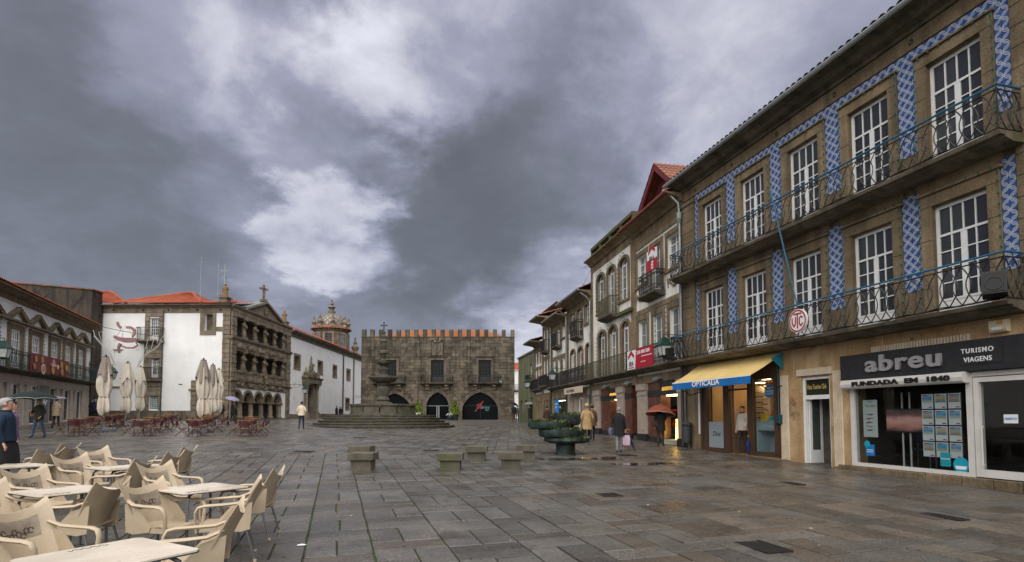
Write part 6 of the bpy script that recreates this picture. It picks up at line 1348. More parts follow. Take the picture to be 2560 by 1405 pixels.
for k in range(4): a = k*PI/2+.5; carving((.36*math.cos(a), .36*math.sin(a), 5.2), .35, .6, 6, 60+k, 'mask_carving', FO, granite_moss)
m_ = MB(); m_.lathe([(.25, 5.76), (.5, 5.82), (.64, 5.95), (.66, 6.03), (.55, 6.03), (.4, 5.92), (.1, 5.9)], 20); m_.obj('small_bowl', granite_step, FO, 40)
m_ = MB(); m_.lathe([(.2, 5.9), (.24, 6.15), (.16, 6.25), (.2, 6.5), (.38, 6.7), (.34, 6.85), (.18, 6.95), (.26, 7.1), (.22, 7.5), (.3, 7.6), (.18, 7.8), (.22, 8.0), (.1, 8.15), (.16, 8.3), (.05, 8.45)], 12); m_.obj('spire', granite_step, FO, 35)
for k in range(4): a = k*PI/2+.5; carving((.3*math.cos(a), .3*math.sin(a), 6.65), .4, .4, 6, 70+k, 'spout_mask', FO, granite_moss)
m_ = MB(); m_.tube([(0, 0, 8.4), (0, 0, 9.05)], .04, 6); m_.tube([(-.22, 0, 8.85), (.22, 0, 8.85)], .035, 6)
for e in (-.22, .22): m_.ball((e, 0, 8.85), .06, 6)
m_.ball((0, 0, 9.07), .06, 6); m_.obj('iron_cross', iron, FO)
# ================================================================ BRONZE PLANTER
bronze = mat('bronze_patina', (.012, .014, .012), (.026, .055, .047), 3.2, .6, .9, 9, metal=.2, lo=.42, hi=.6, moss=((.014, .013, .010), .48), fine=.35, fsc=18); soil = mat('soil', (.03, .022, .015), None)
leaf_a = mat('leaf_green', (.03, .05, .014), (.06, .08, .022), 7, .6, rnd=.25); leaf_y = mat('conifer_green', (.085, .14, .012), (.14, .19, .02), 6, .6, rnd=.3)
def leaves(n, place, size, seed, up=.6):
    r_ = random.Random(seed); g = MB()
    for i in range(n):
        c = Vector(place(r_)); d = Vector((r_.uniform(-1, 1), r_.uniform(-1, 1), r_.uniform(-.3, 1)+up)).normalized(); s = size*r_.uniform(.6, 1.4); w_ = d.cross(Vector((r_.uniform(-1, 1), r_.uniform(-1, 1), r_.uniform(-1, 1)))).normalized()*s*.3; g.cur = r_.random()
        g.add([c, c+d*s*.5+w_, c+d*s, c+d*s*.5-w_], [(0, 1, 2, 3)])
    return g
PB = ground_at(1414, 1135); PLT = thing('bronze_planter', 'green bronze planter of stacked offset discs with small plants', 'planter', PB)
m_ = MB(); m_.lathe([(.36, -.03), (.34, .05), (.34, .36), (.42, .40)], 24); m_.obj('pedestal', bronze, PLT, 40)
for k, (cx, cy, r_, z0_, z1_) in enumerate(((.05, 0, .78, .385, .575), (-.16, .08, .79, .58, .86), (-.53, .2, .75, .865, 1.12), (.05, .55, .55, 1.0, 1.36))):
    m_ = MB(); jr = [1+.03*math.sin(3*i*.1745+k*2)+.018*rng.uniform(-1, 1) for i in range(36)]; m_.loft([[(cx+rr*jr[i]*math.cos(i*PI/18), cy+rr*jr[i]*math.sin(i*PI/18), zz+(.018*math.sin(i*.7+k) if zz == z1_ else 0)) for i in range(36)] for rr, zz in ((r_*.8, z0_), (r_*.97, z0_+.04), (r_*1.02, (z0_+z1_)/2), (r_, z1_), (r_-.05, z1_), (r_-.06, z1_-.06))]); d_ = m_.obj('planter_disc', bronze, PLT, 40)
    m_ = MB(); m_.lathe([(r_-.06, z1_-.08), (r_-.06, z1_-.05), (0, z1_-.045)], 20, cx, cy); m_.obj('soil', soil, d_)
    def pl_(q, cx=cx, cy=cy, r_=r_, z1_=z1_): a = q.uniform(0, 6.28); s = (r_-.07)*math.sqrt(q.random()); return (cx+s*math.cos(a), cy+s*math.sin(a), z1_-.05)
    stuff(leaves(600, pl_, .14, 90+k, .5).obj('planting', leaf_a, d_))
m_ = MB(); m_.lathe([(.3, .86), (.3, 1.1)], 20, .05, .5); m_.obj('neck', bronze, PLT, 40)
# ================================================================ STONE BLOCK SEATS
def seat_proto():
    t = thing('block_seat', '', 'stone seat', (0, 0, 0), 0, 'stone block seats on the paving'); m_ = MB(); m_.box(-.26, .26, -.26, .26, -.03, .255); m_.obj('base_block', granite_seat, t); m_ = MB(); c = .012; w_ = .335
    m_.loft([[(a*(w_-c), b_*(w_-c), .256) for a, b_ in ((-1,-1),(1,-1),(1,1),(-1,1))], [(a*w_, b_*w_, .256+c) for a, b_ in ((-1,-1),(1,-1),(1,1),(-1,1))], [(a*w_, b_*w_, .44) for a, b_ in ((-1,-1),(1,-1),(1,1),(-1,1))], [(a*(w_-c), b_*(w_-c), .452) for a, b_ in ((-1,-1),(1,-1),(1,1),(-1,1))]]); m_.obj('cap_block', granite_seat, t); return t
sp_ = seat_proto(); first = True
for px, py, lb_ in ((908, 1176, 'stone block seat hiding another directly behind it, apart from the other four'), (904, 1153, 'stone block seat partly hidden behind the one in front of it'), (1127, 1177, 'stone block seat standing between the pair and bronze planter, front row'), (1192, 1153, 'stone block seat in the back row, the one farther from the planter'), (1277, 1174, 'stone block seat of the front row standing nearest to the planter'), (1316, 1150, 'stone block seat of the back row standing nearest to the planter')):
    p = ground_at(px, py); p.y += .26; p.x *= 1+.26/p.y; p.z = gz(p.x, p.y); rz = rng.uniform(-.05, .05)
    if first: sp_.location = p; sp_['label'] = lb_; first = False
    else: clone(sp_, p, rz, lb_)
# ================================================================ POTTED CONIFERS BY THE TOWN HALL DOOR
pot_m = mat('dark_pot', (.03, .03, .033), None, rough=.6); flower_w = mat('white_flowers', (.7, .7, .66), None)
for px, k, lb_ in ((1045, 1.0, 'clipped yellow green conifer in a pot by the fountain side of the arch'), (1137, 1.05, 'clipped yellow green conifer in dark pot between the two visible arches')):
    p = at_depth(px, 1045, 61.5); p.z = gz(p.x, p.y); t = thing('potted_conifer', lb_, 'potted tree', p, 0, 'potted conifers at the town hall'); m_ = MB(); m_.lathe([(.32*k, 0), (.42*k, .55), (.44*k, .6), (.36*k, .6), (.3*k, .5)], 12); m_.obj('pot', pot_m, t, 40)
    m_ = MB(); m_.tube([(0, 0, .5), (0, 0, 1.9*k)], [.05, .02], 6); m_.obj('trunk', wood_brown, t)
    def cone(q, k=k): z = q.random()**1.4; r_ = .55*k*(1-z)**.8*(1+.18*math.sin(z*17))*math.sqrt(q.uniform(.35, 1)); a = q.uniform(0, 6.28); return (r_*math.cos(a), r_*math.sin(a), .55+1.45*k*z)
    stuff(leaves(1300, cone, .16, px, .7).obj('crown', leaf_y, t))
for px, py, lb_ in ((1046, 1040, 'white flowers in a bowl at the foot of the fountain side conifer'), (1124, 1047, 'white flowers in a dark bowl beside the conifer between arches')):
    p = at_depth(px, 1046, 60.6); p.z = gz(p.x, p.y); t = thing('flower_bowl', lb_, 'flower pot', p, 0, 'flower bowls at the town hall'); m_ = MB(); m_.lathe([(.2, 0), (.32, .38), (.28, .4), (.2, .3)], 12); m_.obj('bowl', pot_m, t, 40)
    dome_ = lambda q: (lambda a, s: (.34*s*math.cos(a), .34*s*math.sin(a), .4+.22*math.sqrt(max(0, 1-s*s))))(q.uniform(0, 6.28), math.sqrt(q.random()))
    stuff(leaves(160, dome_, .1, px+5).obj('foliage', leaf_a, t)); stuff(leaves(90, lambda q: (lambda v: (v[0], v[1], v[2]+.06))(dome_(q)), .09, px+9).obj('blossom', flower_w, t))
# ================================================================ MAROON CAFE TABLES AND CHAIRS
maroon = mat('maroon_enamel', (.04, .008, .009), (.055, .011, .012), 4, .35, spec=.5); slat = mat('varnished_slats', (.36, .16, .05), (.46, .22, .08), 4, .35, stretch=(6, 1, 1))
def cafe_chair():
    t = thing('cafe_chair', '', 'chair', (0, 0, 0), 0, ''); m_ = MB()
    for i in range(4): m_.box(-.2, .2, -.2+.1*i, -.11+.1*i, .44, .458)
    stuff(m_.obj('seat', slat, t)); n = 8
    m_ = MB(); pf = lambda u, z, o: (u*.23, .20+o+.05*(1-u*u)+.10*(z-.55), z); rows_ = [[pf(-1+2*i/n, z, 0) for i in range(n+1)] for z in (.56, .68, .83)]; rows_ += [[pf(-1+2*i/n, z, .012) for i in range(n+1)] for z in (.83, .68, .56)]; m_.loft(rows_+rows_[:1], False, False); m_.obj('backrest', maroon, t, 40)
    for s_ in (-1, 1):
        m_ = MB(); m_.tube([(s_*.215, -.28, 0), (s_*.215, .0, .42), (s_*.225, .19, .62), (s_*.23, .25, .84)], .013, 6); m_.tube([(s_*.2, .30, 0), (s_*.2, -.16, .44)], .013, 6); m_.tube([(s_*.225, .19, .64), (s_*.25, -.02, .67), (s_*.24, -.12, .62), (s_*.21, -.1, .45)], .011, 6); m_.obj('leg_frame', maroon, t)
    m_ = MB(); m_.tube([(-.2, .1, .19), (.2, .1, .19)], .01, 5); m_.tube([(-.2, -.2, .43), (.2, -.2, .43)], .01, 5); stuff(m_.obj('stretchers', maroon, t)); return t
def cafe_table():
    t = thing('cafe_table', '', 'table', (0, 0, 0), 0, '')
    for i in range(7): m_ = MB(); m_.box(-.36+.104*i, -.36+.104*i+.096, -.36, .36, .712, .73); m_.obj('slat', slat, t)
    m_ = MB()
    for s_ in (-1, 1): m_.box(-.36, .36, s_*.3-.015, s_*.3+.015, .69, .711)
    stuff(m_.obj('bearers', maroon, t))
    for s_ in (-1, 1): m_ = MB(); m_.tube([(-.3, s_*.27, 0), (.26, s_*.27, .69)], .015, 6); m_.tube([(.3, s_*.25, 0), (-.26, s_*.25, .69)], .015, 6); m_.obj('leg_frame', maroon, t)
    return t
cc0, ct0 = cafe_chair(), cafe_table(); used = [0, 0]; cc0.scale = (.9, .9, .88); ct0.scale = (1.05, 1.05, 1.08)
colsB = [(168, 'by the pediment house'), (342, 'between the parasol groups'), (482, 'before the paired parasols'), (611, 'toward the church')]
rowsB = ['front', 'second', 'third', 'back']
ANG = math.atan2(1, -.44)-PI/2
for ci, (px, where) in enumerate(colsB):
    p0 = ground_at(px, 1091)+Vector((0, .35, 0))
    for ri in range(4 if ci != 3 else 3):
        d = Vector((-.43, 1, 0)).normalized()*(4.0*ri*.72+.0); c = p0+d+Vector((rng.uniform(-.1, .1), rng.uniform(-.1, .1), 0)); c.z = gz(c.x, c.y); rz = ANG+rng.uniform(-.12, .12)
        lb_ = 'slatted wooden cafe table, %s row, column %s' % (rowsB[ri], where)
        if not used[1]: ct0.location = c; ct0.rotation_euler = (0, 0, rz); ct0['label'] = lb_; ct0['group'] = 'slatted cafe tables'; tb = ct0; used[1] = 1
        else: tb = clone(ct0, c, rz, lb_, 'slatted cafe tables')
        for q in range(4):
            sx, sy = ((-1, -.0), (1, .0), (0, -1), (0, 1))[q]; off = Matrix.Rotation(rz, 3, 'Z') @ Vector((sx*.62+rng.uniform(-.04, .04), sy*.62+rng.uniform(-.04, .04), 0)); cp = c+off; cp.z = gz(cp.x, cp.y); cr = rz+{0: PI/2, 1: -PI/2, 2: PI, 3: 0}[q]+rng.uniform(-.15, .15)
            lb_ = 'maroon cafe chair, %s of the %s row table %s' % (('alley side', 'church side', 'cream chairs side', 'white wall side')[q], rowsB[ri], where); gp_ = 'maroon chairs, %s row %s' % (rowsB[ri], where)
            if not used[0]: cc0.location = cp; cc0.rotation_euler = (0, 0, cr); cc0['label'] = lb_; cc0['group'] = gp_; used[0] = 1
            else: clone(cc0, cp, cr, lb_, gp_)
p = ground_at(655, 1088); clone(cc0, p, R(-70), 'lone maroon cafe chair pulled away from its table toward the church', None)['group'] = 'lone cafe chair'
# ================================================================ CLOSED PARASOLS
canv = mat('parasol_canvas', (.46, .41, .34), (.54, .49, .41), 2.5, .85, .3, 12, fine=.05); canv_d = mat('parasol_top', (.19, .16, .13), (.24, .205, .17), 3, .85, .3, 12); base_g = mat('parasol_base', (.13, .145, .155), (.17, .18, .19), 3, .6)
def parasol(p, label, seed, k=1., dark=True):
    t = thing('closed_parasol', label, 'parasol', p, seed*1.3, 'closed parasols'); r_ = random.Random(seed)
    m_ = MB(); m_.lathe([(.58, -.05), (.60, .05), (.57, .14), (.4, .18), (.1, .2), (.08, .34)], 20); m_.obj('base', base_g, t, 40); m_ = MB(); m_.tube([(0, 0, .1), (0, 0, 3.9*k)], .045, 8); m_.obj('pole', zinc, t)
    n = 40; rings = []; ph = [r_.uniform(0, 6.28) for _ in range(4)]
    for z, rad, am in [(z_, r0*.8, a0*1.15) for z_, r0, a0 in ((.95, .17, .5), (1.05, .25, .4), (1.2, .30, .34), (1.4, .31, .26), (1.6, .30, .2), (1.72, .285, .15), (1.80, .27, .12), (1.88, .285, .14), (2.05, .325, .2), (2.3, .36, .22), (2.6, .36, .22), (2.9, .33, .2), (3.15, .29, .18), (3.4, .24, .15), (3.65, .17, .12), (3.85*k, .12, .1))]:
        tw = z*1.1; rings.append([((rad*(1+am*math.sin(7*a+ph[0]+tw*.5)+.6*am*math.sin(3*a+ph[1]-tw*.7)))*math.cos(a), (rad*(1+am*math.sin(7*a+ph[0]+tw*.5)+.6*am*math.sin(3*a+ph[1]-tw*.7)))*math.sin(a), z*(k if z > 2 else 1)-(.16*max(0, math.sin(2*a+ph[2])) if z < 1.2 else 0)) for a in [2*PI*i/n for i in range(n)]])
    m_ = MB(); m_.loft(rings); m_.obj('canopy', canv, t, 75)
    m_ = MB(); rings = [[(rad*(1+.14*math.sin(6*a+ph[0]))*math.cos(a), rad*(1+.14*math.sin(6*a+ph[0]))*math.sin(a), z*k-(dz_*(.5+.5*math.sin(4*a+ph[3])))) for a in [2*PI*i/n for i in range(n)]] for z, rad, dz_ in ((3.0, .34, .4), (3.15, .31, .12), (3.5, .225, 0), (3.8, .15, 0), (3.9, .125, 0), (3.91, .02, 0))]; m_.loft(rings, False); m_.obj('top_flap', canv_d if dark else canv, t, 75)
    m_ = MB(); m_.lathe([(.22, 1.77), (.25, 1.8), (.22, 1.83)], 20); m_.obj('tie_cord', canv_d, t, 40); m_ = MB(); m_.lathe([(.14, 3.9*k), (.14, 3.93*k), (.04, 3.95*k), (.04, 4.03*k), (0, 4.03*k)], 10); m_.obj('finial', iron, t)
for (px, py, Y), lb_, dk in (((258, 1078, None), 'closed parasol with dark top beside the pediment house corner', True), ((316, 0, 34.6), 'closed all pale parasol between the dark topped one and a smaller pale one', False), ((349, 0, 39), 'closed pale parasol standing right before the stone window bay', False), ((504, 1080, None), 'tall closed parasol with dark top, first of the trio near the granite pier', True), ((530, 0, 35), 'closed parasol with dark top in the middle of the trio', True), ((545, 0, 40), 'closed pale parasol half hidden at the back of the trio', False)):
    p = ground_at(px, py) if Y is None else Vector(((px-1280)/1400*Y, Y, gz((px-1280)/1400*Y, Y))); parasol(p, lb_, px % 17+1, 1., dk)
# ================================================================ CREAM TERRACE CHAIRS AND TABLES (foreground)
cream = mat('cream_plastic', (.44, .355, .25), (.385, .305, .21), 5, .42, .15, 30, moss=((.42, .32, .2), .62), spec=.45); alu = mat('grey_tube', (.16, .165, .17), None, rough=.35, metal=.6); print_m = mat('brown_print', (.16, .125, .09), (.28, .23, .17), 9, .5); ink_m = mat('dark_ink', (.05, .04, .03), None); tops_m = mat('wet_table_top', (.60, .52, .42), (.66, .59, .50), 2.5, .10, rough2=.35, spec=.5)
def cream_chair():
    t = thing('cream_armchair', '', 'chair', (0, 0, 0), 0, '')
    # front is -y. back shell
    def back(u, v, o):      # u -1..1, v 0..1
        w_ = .235+.035*v+.02*math.sin(v*PI); top = .80+.115*abs(u)**2.0; z = .42+(top-.42)*v
        y = .23+.11*v+.05*v*v-.10*u*u*(1-.35*v)+(.05*max(0, abs(u)-.6)*v*v*2); return (u*w_*(1+.10*v*v), y+o, z)
    nu, nv = 14, 10; F_ = [[back(-1+2*i/nu, j/nv, 0) for i in range(nu+1)] for j in range(nv+1)]; K_ = [[back(-1+2*i/nu, j/nv, .014) for i in range(nu+1)] for j in range(nv, -1, -1)]
    m_ = MB(); m_.loft(F_+K_+F_[:1], False, False)
    for i in (0, nu): m_.add([f[i] for f in F_]+[f[i] for f in K_[::-1]], [(j, j+1, nv+2+j, nv+1+j) for j in range(nv)])
    b_ = m_.obj('backrest', cream, t, 55)
    m_ = MB(); q = [[back(-.62+1.24*i/8, .42+.40*j/5, -.004) for i in range(9)] for j in range(6)]; m_.loft(q+[[(p[0], p[1]+.003, p[2]) for p in r_] for r_ in q[::-1]], False, False); pr = m_.obj('printed_panel', print_m, b_, 50)
    m_ = MB(); r_ = random.Random(5)
    for k in range(9):
        u0 = -.5+.11*k; v0 = .52+.06*math.sin(k*1.9); m_.tube([Vector(back(u0+.07*math.cos(a*.9), v0+.06*math.sin(a*.9)+.02*k/9, -.007)) for a in range(7)], .004, 4)
    stuff(m_.obj('print_marks', ink_m, b_))
    # seat
    m_ = MB(); rows_ = []
    for j in range(8):
        v = j/7; y = -.25+.50*v; rows_.append([(u/8*(.245-.01*v), y, .425+.012*(u/8)**2-.02*math.sin(v*PI)-(.045 if j == 0 else .0)) for u in range(-8, 9)])
    m_.loft(rows_+[[(p[0], p[1], p[2]-.018) for p in r_] for r_ in rows_[::-1]]+rows_[:1], False, False)
    m_.box(-.245, .245, -.245, -.225, .36, .405); m_.box(-.245, -.22, -.225, .24, .36, .415); m_.box(.22, .245, -.225, .24, .36, .415); m_.obj('seat', cream, t, 50)
    for s_ in (-1, 1):
        m_ = MB(); pts = [(s_*.245, .27, .70), (s_*.275, .15, .655), (s_*.285, .0, .648), (s_*.285, -.17, .645), (s_*.282, -.235, .63), (s_*.275, -.262, .58), (s_*.262, -.262, .48), (s_*.25, -.25, .36)]
        m_.tube(pts, [.024, .028, .03, .03, .028, .025, .023, .024], 8, flat=.62); m_.obj('armrest', cream, t, 60)
        m_ = MB(); x = s_*.25; m_.add([(x-.008, .29, .66), (x-.008, .10, .60), (x-.008, -.06, .42), (x-.008, -.04, .37), (x-.008, .17, .34), (x-.008, .27, .36), (x+.008, .29, .66), (x+.008, .10, .60), (x+.008, -.06, .42), (x+.008, -.04, .37), (x+.008, .17, .34), (x+.008, .27, .36)], [(0,1,2,3,4,5), (11,10,9,8,7,6)]+[(i, 6+i, 6+(i+1) % 6, (i+1) % 6) for i in range(6)]); m_.obj('side_panel', cream, t)
        for y0, y1 in ((-.235, -.27), (.22, .33)):
            m_ = MB(); m_.tube([(s_*.235, y0, .40), (s_*.255, y1, .012)], .0135, 8); l_ = m_.obj('leg', alu, t, 40); m_ = MB(); m_.tube([(s_*.2535, y1-.003*(1 if y1 > 0 else -1), .03), (s_*.2555, y1, 0)], .018, 8); m_.obj('foot_cap', cream, l_, 40)
    return t
def cream_table():
    t = thing('terrace_table', '', 'table', (0, 0, 0), 0, ''); h = .40; c = .035; m_ = MB(); pts = []
    for sx, sy in ((1, 1), (-1, 1), (-1, -1), (1, -1)): pts += [(sx*(h-(c if k == (0 if sx*sy > 0 else 1) else 0)), sy*(h-(c if k == (1 if sx*sy > 0 else 0) else 0))) for k in ((1, 0) if True else ())]
    pts = [(h, -h+c), (h, h-c), (h-c, h), (-h+c, h), (-h, h-c), (-h, -h+c), (-h+c, -h), (h-c, -h)]
    m_.prism_z(pts, .726, .738); tp = m_.obj('table_top', tops_m, t); m_ = MB(); m_.prism_z([(x*1.004, y*1.004) for x, y in pts], .716, .7255); m_.obj('top_edge', mat('dark_edge', (.05, .045, .04), None) if 'dark_edge' not in bpy.data.materials else bpy.data.materials['dark_edge'], tp)
    m_ = MB(); m_.tube([(h-.06+.012*math.sin(i*.5)*0, -.30+.011*i, .739) for i in range(1)]+[(h-.075+.02*math.sin(i*1.15), -.32+.010*i, .739) for i in range(26)], .0022, 4); m_.tube([(h-.105, -.33+.26*i/8, .739+0*i) for i in range(9)], .0016, 4); m_.tube([(-h+.075+.02*math.sin(i*1.15), -.1+.010*i, .739) for i in range(26)], .0022, 4); stuff(m_.obj('script_print', ink_m, tp))
    for sx in (-1, 1):
        for sy in (-1, 1): m_ = MB(); m_.tube([(sx*.12, sy*.12, .70), (sx*.26, sy*.26, .695), (sx*.30, sy*.30, .66), (sx*.31, sy*.31, .60), (sx*.315, sy*.315, 0)], .0165, 8); m_.obj('leg', alu, t, 40)
    m_ = MB(); m_.box(-.16, .16, -.16, .16, .695, .715); m_.obj('leg_plate', alu, t); return t
ch0, tb0 = cream_chair(), cream_table(); used = [0, 0]; TA = R(-32); U = Vector((math.cos(TA), math.sin(TA), 0)); V = Vector((-math.sin(TA), math.cos(TA), 0))
SETS = [(-3.78, 6.84, 'on its own at the open side'), (-5.25, 6.62, 'in the middle of the terrace'), (-6.12, 8.9, 'nearest the maroon cafe chairs'), (-7.75, 8.75, 'beside the person in the blue jacket'), (-2.72, 3.83, 'with printed script, closest to the open paving edge')]
def plane_at(px, py, h):
    d = ray(px, py); lo, hi = 1., 100.
    for i in range(50):
        m = (lo+hi)/2
        if EYE+d.z*m > gz(d.x*m, d.y*m)+h: lo = m
        else: hi = m
    return Vector((d.x*lo, d.y*lo, gz(d.x*lo, d.y*lo)))
for k, (x, y, wh) in enumerate(SETS):
    c = Vector((x, y, gz(x, y))); lb_ = 'cream square terrace table %s' % wh
    if not used[1]: tb0.location = c; tb0.rotation_euler = (0, 0, TA); tb0['label'] = lb_; tb0['group'] = 'cream terrace tables'; used[1] = 1
    else: clone(tb0, c, TA+rng.uniform(-.05, .05), lb_, 'cream terrace tables')
# seat centre in the picture, facing angle (0 = along +x), which one
CHAIRS = [(415, 1306, -14, 'open side table, printed back toward the middle table'), (432, 1236, -16, 'open side table, printed back, farther place'), (560, 1302, 203, 'open side table, seen side on with its arm forward'), (622, 1260, 190, 'open side table, tucked behind the side on one'),
          (195, 1308, 181, 'middle table, plain back against the open side chairs'), (300, 1222, 184, 'middle table, plain back, farther place'), (110, 1256, -14, 'middle table, printed back, farther place'), (5, 1312, -12, 'middle table, printed back cut by the picture edge'),
          (214, 1208, -16, 'table nearest the cafe chairs, printed back, near place'), (266, 1180, -18, 'table nearest the cafe chairs, printed back, far place'), (382, 1197, 186, 'table nearest the cafe chairs, plain back, near place'), (424, 1177, 184, 'table nearest the cafe chairs, plain back, far place'),
          (72, 1190, 181, 'table beside the blue jacket, plain back, near place'), (124, 1171, 186, 'table beside the blue jacket, plain back, far place'),
          (108, 1398, -14, 'script table, large printed back'), (478, 1398, 200, 'script table, seen side on at its far corner')]
for px, py, fa_, lb_ in CHAIRS:
    cp = plane_at(px, py, .43); face = R(fa_+90)+rng.uniform(-.04, .04); lb_ = 'cream armchair at the '+lb_
    if not used[0]: ch0.location = cp; ch0.rotation_euler = (0, 0, face); ch0['label'] = lb_; ch0['group'] = 'cream terrace armchairs'; used[0] = 1
    else: clone(ch0, cp, face, lb_, 'cream terrace armchairs')
# ================================================================ CHRISTMAS LIGHT SCULPTURE AND CABLES
def cable(label, a, b_, sag=.3, r=.012):
    a, b_ = Vector(a), Vector(b_); m_ = MB(); m_.tube([a.lerp(b_, i/12)-Vector((0, 0, sag*4*(i/12)*(1-i/12))) for i in range(13)], r, 4); tag(m_.obj('overhead_cable', cable_black), label, 'cable', 'cables over the square')
cable('thin overhead cable crossing the white wall above the ribbon decoration', at_depth(228, 778, 47), at_depth(720, 850, 60)); cable('lower overhead cable of the pair strung across the white wall', at_depth(228, 785, 47), at_depth(722, 858, 60)); cable('cable holding the ribbon decoration from the pediment house', at_depth(235, 812, 44.5), at_depth(405, 842, 46.5), .1, .02)
cable('far cable strung between the town hall and the street house', at_depth(1286, 893, 64), at_depth(1340, 893, 52)); cable('cable running up to the parapet house from the aerial', at_depth(1445, 735, 41), at_depth(1478, 672, 34.5), .05)
DEC = thing('ribbon_decoration', 'bell shaped red ribbon light sculpture hanging on cable before white wall', 'decoration', (0, 0, 0)); ribm = mat('red_tinsel', (.18, .07, .08), (.32, .19, .19), 30, .6, fine=.3, fsc=60); wire_w = mat('wire_white', (.5, .5, .46), None); Yd = 45.5
zq = lambda x, y: at_depth(x/3.122, 660+y/3.122, Yd)
def ribbon(pts, w_):
    m_ = MB(); P = [zq(*p) for p in pts]; rings = []
    for i, p in enumerate(P):
        t_ = (P[min(i+1, len(P)-1)]-P[max(i-1, 0)]).normalized(); n_ = Vector((-t_.z, 0, t_.x))*(w_[i] if isinstance(w_, list) else w_); rings.append([p-n_+Vector((0, -.05, 0)), p+n_+Vector((0, -.05, 0)), p+n_+Vector((0, .05, 0)), p-n_+Vector((0, .05, 0))])
    m_.loft(rings); return m_
ribbon([(915, 455), (925, 480), (945, 500)], .10).obj('ribbon_tail', ribm, DEC); ribbon([(985, 495), (1020, 495), (1048, 515), (1050, 540), (1035, 570)], [.09, .10, .12, .12, .06]).obj('ribbon_loop', ribm, DEC); ribbon([(890, 565), (930, 585), (980, 595), (1030, 595), (1062, 590)], [.10, .16, .2, .2, .14]).obj('ribbon_band', ribm, DEC); ribbon([(950, 640), (990, 655), (1040, 655), (1075, 635), (1062, 610)], .06).obj('ribbon_rim', ribm, DEC); ribbon([(940, 620), (925, 655), (932, 695)], [.12, .1, .05]).obj('ribbon_tail', ribm, DEC)
m_ = MB()
for pts in ([(950, 510), (910, 560)], [(960, 505), (955, 580)], [(1005, 500), (1035, 580)]): m_.tube([zq(*p) for p in pts], .03, 5)
for x, y in ((980, 490), (898, 597), (1072, 665)): m_.tube([zq(x+9*math.cos(k*PI/6), y+9*math.sin(k*PI/6)) for k in range(13)], .025, 5)
stuff(m_.obj('wire_outline', wire_w, DEC))
for lb_, base, arcs_ in (('white wire scroll decoration sprouting from pediment house corner', (902, 792), ([(850, 680), (800, 640), (730, 560)], [(840, 660), (790, 600), (770, 530), (800, 530), (825, 580)], [(860, 690), (855, 600), (820, 600), (840, 650)], [(820, 650), (740, 560), (715, 470)])), ('white wire scroll decoration sprouting beside the stone window bay', (1070, 808), ([(1110, 730), (1160, 690), (1230, 640), (1275, 560)], [(1130, 710), (1180, 660), (1200, 590), (1235, 580), (1225, 620)], [(1105, 720), (1120, 660), (1150, 650), (1145, 690)], [(1150, 700), (1220, 660), (1268, 600)], [(1085, 760), (1140, 650), (1160, 570)]))):
    t = thing('wire_decoration', lb_, 'decoration', (0, 0, 0))
    for a_ in arcs_: P = [zq(*base)]+[zq(*p) for p in a_]; P = [P[0]]+[q for i in range(1, len(P)) for q in (P[i-1].lerp(P[i], .5), P[i])]; m_ = MB(); m_.tube(P, .017, 5); m_.obj('scroll', wire_w, t)
# ================================================================ PEOPLE
skin_m = mat('skin', (.50, .29, .20), (.45, .25, .17), 12, .55); shoe_m = mat('shoe_black', (.012, .011, .01), None, rough=.35); shoe_b = mat('shoe_brown', (.10, .04, .018), None, rough=.4)
def cloth(name, c, k=.75): return bpy.data.materials.get(name) or mat(name, c, tuple(v*k for v in c), 5, .9, .3, 14, fine=.1)
navy = cloth('navy_jacket', (.007, .02, .045)); blackc = cloth('black_cloth', (.012, .012, .014)); olive = cloth('dark_olive', (.022, .022, .013)); jeans = cloth('jeans', (.03, .055, .10)); beige = cloth('beige_coat', (.30, .23, .15)); creamj = cloth('cream_jacket', (.62, .54, .40)); tan = cloth('tan_coat', (.42, .28, .13)); greyt = cloth('grey_trousers', (.20, .20, .20)); brownt = cloth('brown_trousers', (.11, .06, .035)); leather = cloth('brown_leather', (.06, .026, .02)); white_coat = cloth('white_coat', (.55, .50, .43)); dnavy = cloth('dark_navy', (.015, .02, .04)); lilac = cloth('lilac_jacket', (.16, .10, .20))
hair_g = cloth('grey_hair', (.22, .215, .21)); hair_w = cloth('white_hair', (.36, .34, .35)); hair_d = cloth('dark_hair', (.025, .017, .012)); hair_l = cloth('lilac_hair', (.40, .33, .42)); straw = cloth('straw_hat', (.48, .33, .14)); scarf_m = cloth('scarf_dark', (.05, .03, .04))
